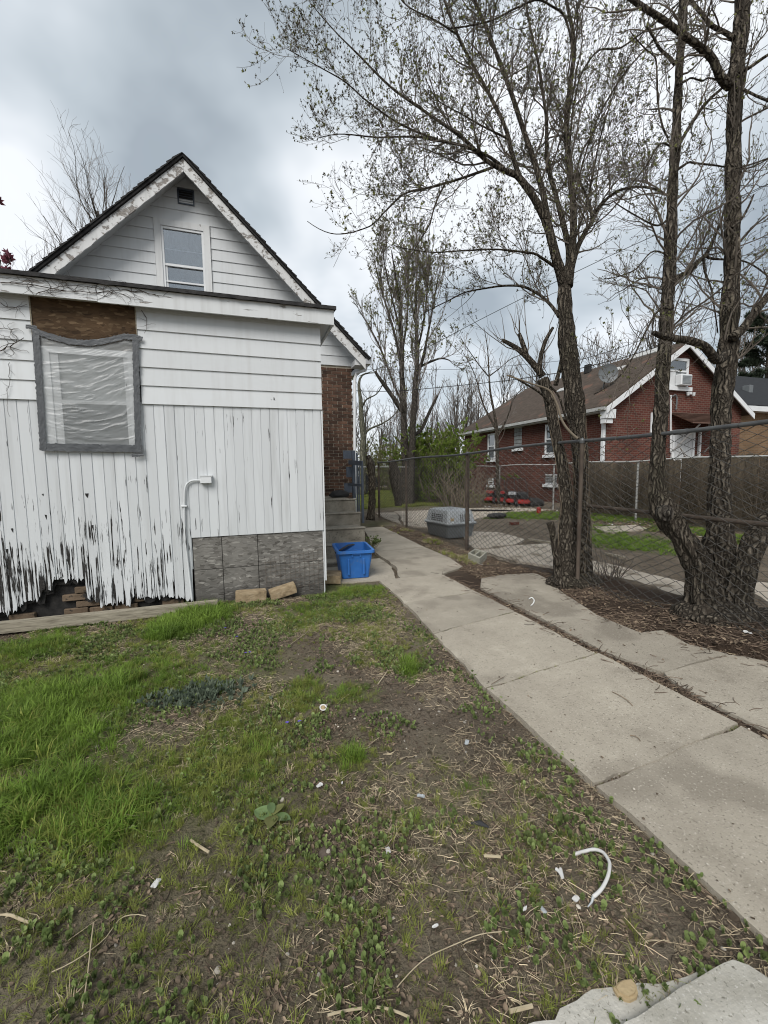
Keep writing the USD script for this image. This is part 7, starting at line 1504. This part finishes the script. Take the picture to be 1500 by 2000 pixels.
rot = qmul(qz(rg_.uniform(0, 6.28, len(x))), qaxis(np.tile([1, 0, 0], (len(x), 1)), rg_.normal(0, .18, len(x))))
scatter('grass', [(t, 'grass_lush') for t in TUFTS] + [(t, 'grass_olive') for t in TUFTS], pos, rot, np.stack([sc * .9 + .012, sc * .9 + .012, sc], 1), idx, None, 'patchy green spring grass of the lawn before the white house', 'grass')
print('grass', len(x))
# thin low growth everywhere else on the lawn
x, y = field((-2.6, 1.75, .25, 4.5), 42000); p = np.stack([x, y, 0 * x], -1); w = meshkit.fbm(p * 2.2, 3, 77); near = np.clip(.35 + .65 * (1.30 - x) / .5, 0.06, 1)
keep = free(x, y) & (rg_.random(len(x)) < np.clip((w - .38) * 3.5, 0, 1) * .75 * near * np.clip(.30 + (y - .9) / 1.5, .30, 1)); x, y = x[keep], y[keep]
pos = np.stack([x, y, ground_z(x, y) - .003], 1); sc = rg_.uniform(.014, .045, len(x))
scatter('grass', [(t, 'grass_olive') for t in TUFTS] + [(TUFTS[2], 'straw')], pos, qmul(qz(rg_.uniform(0, 6.28, len(x))), qaxis(np.tile([1, 0, 0], (len(x), 1)), rg_.normal(0, .3, len(x)))), np.stack([sc * 1.2, sc * 1.2, sc], 1), rg_.choice(4, len(x), p=[.34, .3, .28, .08]), None, 'thin short grass scattered over the bare soil', 'grass')
print('thin', len(x))
# clover-like weeds in clumps
def round_leaf(l, w):
    a = np.linspace(0, 2 * np.pi, 8)[:-1] - np.pi / 2; v = np.vstack([[0, l * .55, -.06 * l], np.stack([w * np.cos(a), l * .55 + l * .5 * np.sin(a), .04 * l * np.cos(2 * a)], 1)]); return v, np.array([[0, 1 + k, 1 + (k + 1) % 7] for k in range(7)])
def rosette(seed, n=7, l=.015):
    r = np.random.default_rng(seed); ms = []
    for k in range(n):
        a = k * 6.28 / n + r.normal(0, .3); v, f = round_leaf(l * r.uniform(.7, 1.2), l * .46); v, f = turn((v, f), r.uniform(.85, 1.45), (1, 0, 0)); v, f = turn((v, f), a); ms.append((v + [math.cos(a + 1.57) * -.004, 0, .004 + r.uniform(0, .014)], f))
    return join(*ms)
ROS = [rosette(1), rosette(2, 9, .012), rosette(3, 6, .019)]
x, y = field((-2.4, 1.75, .22, 4.4), 90000); p = np.stack([x, y, 0 * x], -1); w = meshkit.fbm(p * 4.5, 4, 55); g_, _, _ = grassiness(x, y, PATCHES)
keep = free(x, y) & (rg_.random(len(x)) < np.clip((w - .47) * 6, 0, 1) * .6 * (1 - .8 * g_) * np.clip((1.42 - x) / .35 + .12, .05, 1)); x, y = x[keep], y[keep]
scatter('clover', [(m_, 'weed_leaf') for m_ in ROS], np.stack([x, y, ground_z(x, y) + .002], 1), qmul(qz(rg_.uniform(0, 6.28, len(x))), qaxis(np.tile([1, 0, 0], (len(x), 1)), rg_.normal(0, .2, len(x)))), rg_.uniform(.35, 1.1, len(x)), rg_.integers(0, 3, len(x)), None, 'low round-leaved weeds creeping over the foreground soil', 'weeds')
print('weeds', len(x))
# straw, dead leaves, crumbs
def strip_(l, w, bend, seed):
    r = np.random.default_rng(seed); t = np.linspace(0, 1, 5); P = np.stack([t * l, bend * l * np.sin(t * 3.1) + r.normal(0, .008 * l, 5), .05 * l * np.sin(t * 3.1 + seed)], 1); return tubes(P, np.full(5, w), 3)
STRAWS = [strip_(.07, .0010, .03, 1), strip_(.05, .0013, -.06, 2), strip_(.10, .0009, .10, 3), strip_(.030, .0017, .02, 4)]
TW = [strip_(.09, .0022, .12, 11), strip_(.06, .0028, -.1, 12), strip_(.14, .0020, .2, 13), strip_(.04, .0032, .05, 14)]
def curl(l, w, seed):
    r = np.random.default_rng(seed); u, v = np.meshgrid(np.linspace(-1, 1, 4), np.linspace(0, 1, 4), indexing='ij'); return grid_sheet(np.stack([u * w * np.sin(np.pi * (v * .9 + .08)), v * l, .5 * w * u ** 2 + .25 * l * np.sin(v * 2.6 + seed)], -1))
DEAD = [curl(.03, .009, 1), curl(.022, .010, 2), curl(.04, .008, 3)]
CRUMB = []
for s_ in range(3):
    ic = trimesh.creation.icosphere(1, .007); v = np.array(ic.vertices); CRUMB.append((v * (1 + .7 * (meshkit.noise(v * 160 + s_ * 7, s_)[:, None] - .5)) * [1.2, 1, .7], np.array(ic.faces)))
def strewn(bounds, n, seed, thr, fscale, edge=None):
    r = np.random.default_rng(seed); x, y = r.uniform(bounds[0], bounds[1], n), r.uniform(bounds[2], bounds[3], n); w = meshkit.fbm(np.stack([x, y, 0 * x], -1) * fscale, 3, seed); k = free(x, y) & (r.random(n) < np.clip((w - thr) * 6, 0.04, 1)); 
    if edge is not None: k &= edge(x, y)
    return x[k], y[k], r
lawn = lambda x, y: (x < 1.7 - .0 * y)
x, y, r = strewn((-2.4, 1.75, .2, 4.4), 80000, 301, .38, 2.6, lawn); g_, _, _ = grassiness(x, y, PATCHES); k = r.random(len(x)) < 1 - .75 * g_; x, y = x[k], y[k]; n = len(x)
scatter('straw_litter', [(m_, 'straw') for m_ in STRAWS], np.stack([x, y, ground_z(x, y) + .005], 1), qmul(qz(r.uniform(0, 6.28, n)), qaxis(np.tile([0, 1, 0], (n, 1)), r.normal(-.05, .16, n))), r.uniform(.3, 1.1, n) * (1 - .5 * r.random(n)), r.integers(0, 4, n), None, 'dry straw and broken stalks strewn over the foreground soil', 'straw')
x, y, r = strewn((-2.4, 1.75, .2, 4.4), 60000, 302, .42, 3.1, lawn); g_, _, _ = grassiness(x, y, PATCHES); k = r.random(len(x)) < 1 - .8 * g_; x, y = x[k], y[k]; n = len(x)
scatter('dead_leaves', [(m_, 'litter') for m_ in DEAD] + [(m_, 'mulch') for m_ in TW[:2]], np.stack([x, y, ground_z(x, y) + .004], 1), qmul(qz(r.uniform(0, 6.28, n)), qaxis(np.tile([1, 0, 0], (n, 1)), r.normal(0, .3, n))), r.uniform(.2, .7, n), r.integers(0, 5, n), None, 'small brown dead leaves lying on the foreground soil', 'leaves')
x, y, r = strewn((-2.4, 2.0, .2, 4.4), 60000, 303, .40, 3.6, lambda x, y: x < 1.75); n = len(x); isp = r.random(n) < .05
scatter('soil_crumbs', [(m_, 'soil_crumb') for m_ in CRUMB] + [(CRUMB[0], 'pebble')], np.stack([x, y, ground_z(x, y) + .001], 1), qmul(qz(r.uniform(0, 6.28, n)), qaxis(np.tile([1, 0, 0], (n, 1)), r.uniform(0, 3, n))), r.gamma(1.8, .18, n) + .10, np.where(isp, 3, r.integers(0, 3, n)), None, 'loose crumbs of soil and grit on the bare lawn', 'soil')
# shredded bark, twigs and leaves between the paving and under the trunks
gap = Polygon([(2.30, .3), (2.30, 4.75), *map(tuple, strip_l[::-1])]).buffer(0)
mul_area = Polygon([*map(tuple, strip_r[1:]), (2.6, 4.9), (3.0, 5.5), (3.35, 5.6), (3.5, 4.6), (3.55, 3.0), (3.55, .8), (3.9, .8)]).buffer(0)
def fill(poly, n, seed):
    r = np.random.default_rng(seed); a, b, c, d = poly.bounds; x, y = r.uniform(a, c, n), r.uniform(b, d, n); k = shapely.contains_xy(poly, x, y); return x[k], y[k], r
for poly, n0, seed, lab in ((gap, 16000, 311, 'shredded bark and twigs filling the gap between the two pavings'), (mul_area, 22000, 312, 'shredded bark and twigs heaped under the fence and big trunks')):
    x, y, r = fill(poly, n0, seed); n = len(x); wv = meshkit.fbm(np.stack([x, y, 0 * x], -1) * 3, 3, seed); k = r.random(n) < np.clip((wv - .3) * 3.5, .15, 1); x, y = x[k], y[k]; n = len(x)
    scatter('bark_litter', [(m_, 'mulch') for m_ in TW] + [(DEAD[0], 'litter'), (DEAD[2], 'mulch'), (STRAWS[1], 'straw')], np.stack([x, y, ground_z(x, y) + .006], 1), qmul(qz(r.uniform(0, 6.28, n)), qaxis(np.tile([0, 1, 0], (n, 1)), r.normal(0, .22, n))), r.uniform(.5, 1.2, n), r.choice(7, n, p=[.2, .18, .08, .18, .16, .1, .10]), None, lab, 'bark litter')
# spill of litter along the paving edges, over the slab
x, y, r = fill(Polygon([(2.3, .2), (3.6, .2), (3.6, 5.0), (2.3, 5.0)]), 2500, 313); onp = shapely.contains_xy(strip_outline, x, y); dist = shapely.distance(strip_outline.exterior, shapely.points(x, y)); k = onp & (r.random(len(x)) < np.exp(-dist / .07) * .9 + .02); x, y = x[k], y[k]; n = len(x)
scatter('bark_litter', [(m_, 'mulch') for m_ in TW[:2]] + [(DEAD[1], 'litter')], np.stack([x, y, np.full(n, .018)], 1), qz(r.uniform(0, 6.28, n)), r.uniform(.4, .9, n), r.integers(0, 3, n), None, 'thin spill of bark bits over the side slab edges', 'bark litter')
x, y, r = fill(walk_outline, 9000, 314); dist = shapely.distance(walk_outline.exterior, shapely.points(x, y)); k = (r.random(len(x)) < np.exp(-dist / .035) * .8 + .03) & (y > .3); x, y = x[k], y[k]; n = len(x)
scatter('grit', [(CRUMB[0], 'soil_crumb'), (CRUMB[1], 'pebble'), (DEAD[1], 'litter')], np.stack([x, y, np.full(n, .024)], 1), qz(r.uniform(0, 6.28, n)), r.uniform(.25, .7, n), r.choice(3, n, p=[.5, .3, .2]), None, 'grit and leaf crumbs along the edges of the walk', 'grit')
# soil and green caught in the cracks of the walk
cr = []
for (a0, a1) in joints[2:6]:
    for k in range(110): u = rg_.random(); yv = a0 + (a1 - a0) * u; cr.append((wl(a0) + (2.3 - wl(a0)) * u + rg_.normal(0, .004), yv + rg_.normal(0, .006)))
cr = np.array(cr); n = len(cr); gsel = (rg_.random(n) < .3)
scatter('crack_growth', [(CRUMB[0], 'soil_crumb'), (TUFTS[2], 'grass_olive'), (ROS[1], 'weed_leaf')], np.column_stack([cr, np.full(n, .008)]), qz(rg_.uniform(0, 6.28, n)), np.where(gsel, .02, .8)[:, None] * np.ones((1, 3)) * rg_.uniform(.5, 1.1, (n, 1)), np.where(gsel, 1, 0), None, 'soil and tiny green growth in the cracks of the walk', 'weeds')
# neighbour's grass and the far lawn
x, y = field((3.6, 10.5, 3.0, 13.5), 40000); g_, hh, oo = grassiness(x, y, NB_PATCHES); keep = (rg_.random(len(x)) < g_ * .8); x, y, hh = x[keep], y[keep], hh[keep]; sc = hh * rg_.uniform(.6, 1.2, len(x))
scatter('grass', [(t, 'grass_lush') for t in TUFTS], np.stack([x, y, ground_z(x, y)], 1), qz(rg_.uniform(0, 6.28, len(x))), np.stack([sc * 1.6, sc * 1.6, sc], 1), rg_.integers(0, 3, len(x)), None, 'green grass patches in the yard beyond the near fence', 'grass')
x, y = rg_.uniform(1.5, 13, 16000), rg_.uniform(14, 32, 16000); keep = (y > 14 + .1 * (x - 3)); x, y = x[keep], y[keep]; sc = rg_.uniform(.06, .12, len(x))
scatter('grass', [(t, 'grass_olive') for t in TUFTS], np.stack([x, y, ground_z(x, y)], 1), qz(rg_.uniform(0, 6.28, len(x))), np.stack([sc * 2.2, sc * 2.2, sc], 1), rg_.integers(0, 3, len(x)), None, 'far lawn of mown grass before the street', 'grass')
# dead leaves and rubbish under the back fence
x, y = rg_.uniform(8.0, 9.4, 2600), rg_.uniform(4.0, 14.5, 2600); n = len(x)
scatter('dead_leaves', [(m_, 'litter') for m_ in DEAD] + [(DEAD[1], 'paper_white')], np.stack([x, y, ground_z(x, y) + .01], 1), qmul(qz(rg_.uniform(0, 6.28, n)), qaxis(np.tile([1, 0, 0], (n, 1)), rg_.normal(0, .4, n))), rg_.uniform(1.2, 3.2, n), rg_.choice(4, n, p=[.34, .33, .28, .05]), None, 'drift of dead leaves and paper under the far fence', 'leaves')
# weeds at the edge of the walk by the steps and fence
x, y = rg_.uniform(2.85, 3.4, 1500), rg_.uniform(5.0, 9.5, 1500); w = meshkit.fbm(np.stack([x, y, 0 * x], -1) * 2.5, 3, 5); k = (w > .5) & free(x, y); x, y = x[k], y[k]; n = len(x); sc = rg_.uniform(.03, .08, n)
scatter('grass', [(t, 'grass_olive') for t in TUFTS] + [(TUFTS[2], 'straw')], np.stack([x, y, ground_z(x, y)], 1), qz(rg_.uniform(0, 6.28, n)), sc, rg_.choice(4, n, p=[.25, .2, .2, .35]), None, 'scrubby grass along the foot of the near fence', 'grass')
x, y, r = fill(Polygon([(2.9, 5.0), (3.45, 5.0), (3.5, 9.3), (3.05, 9.3)]), 3000, 320); n = len(x)
scatter('bark_litter', [(m_, 'mulch') for m_ in TW] + [(DEAD[0], 'litter'), (STRAWS[0], 'straw')], np.stack([x, y, ground_z(x, y) + .006], 1), qz(r.uniform(0, 6.28, n)), r.uniform(.6, 1.3, n), r.integers(0, 6, n), None, 'twigs and leaf litter along the foot of the fence beyond the post', 'bark litter')
WD = thing('weed_clump', 'thin dry weed growing at the right end of the concrete steps', 'plant', tuple(G(722, 1078))); q = G(722, 1078); sw = []
for k in range(26):
    d = np.array([rg_.normal(.15, .3), rg_.normal(0, .3), 1.0]); p = q + [rg_.normal(0, .04), rg_.normal(0, .08), 0]; c_ = [p]
    for _ in range(5): d = d + rg_.normal(0, .15, 3); c_.append(c_[-1] + d / np.linalg.norm(d) * rg_.uniform(.03, .07))
    sw.append(c_)
obj('stems', tubes(np.array(sw), np.linspace(.003, .0012, 6)[None].repeat(26, 0), 3), 'twig_tan', WD, kind='stuff'); A = np.array(sw); pz, qq_ = buds_on(A, 6, rg_, .01, .4); scatter('leaves', [(LEAFLET, 'weed_leaf')], pz, qq_, rg_.uniform(.6, 1.3, len(pz)), np.zeros(len(pz), int), WD)
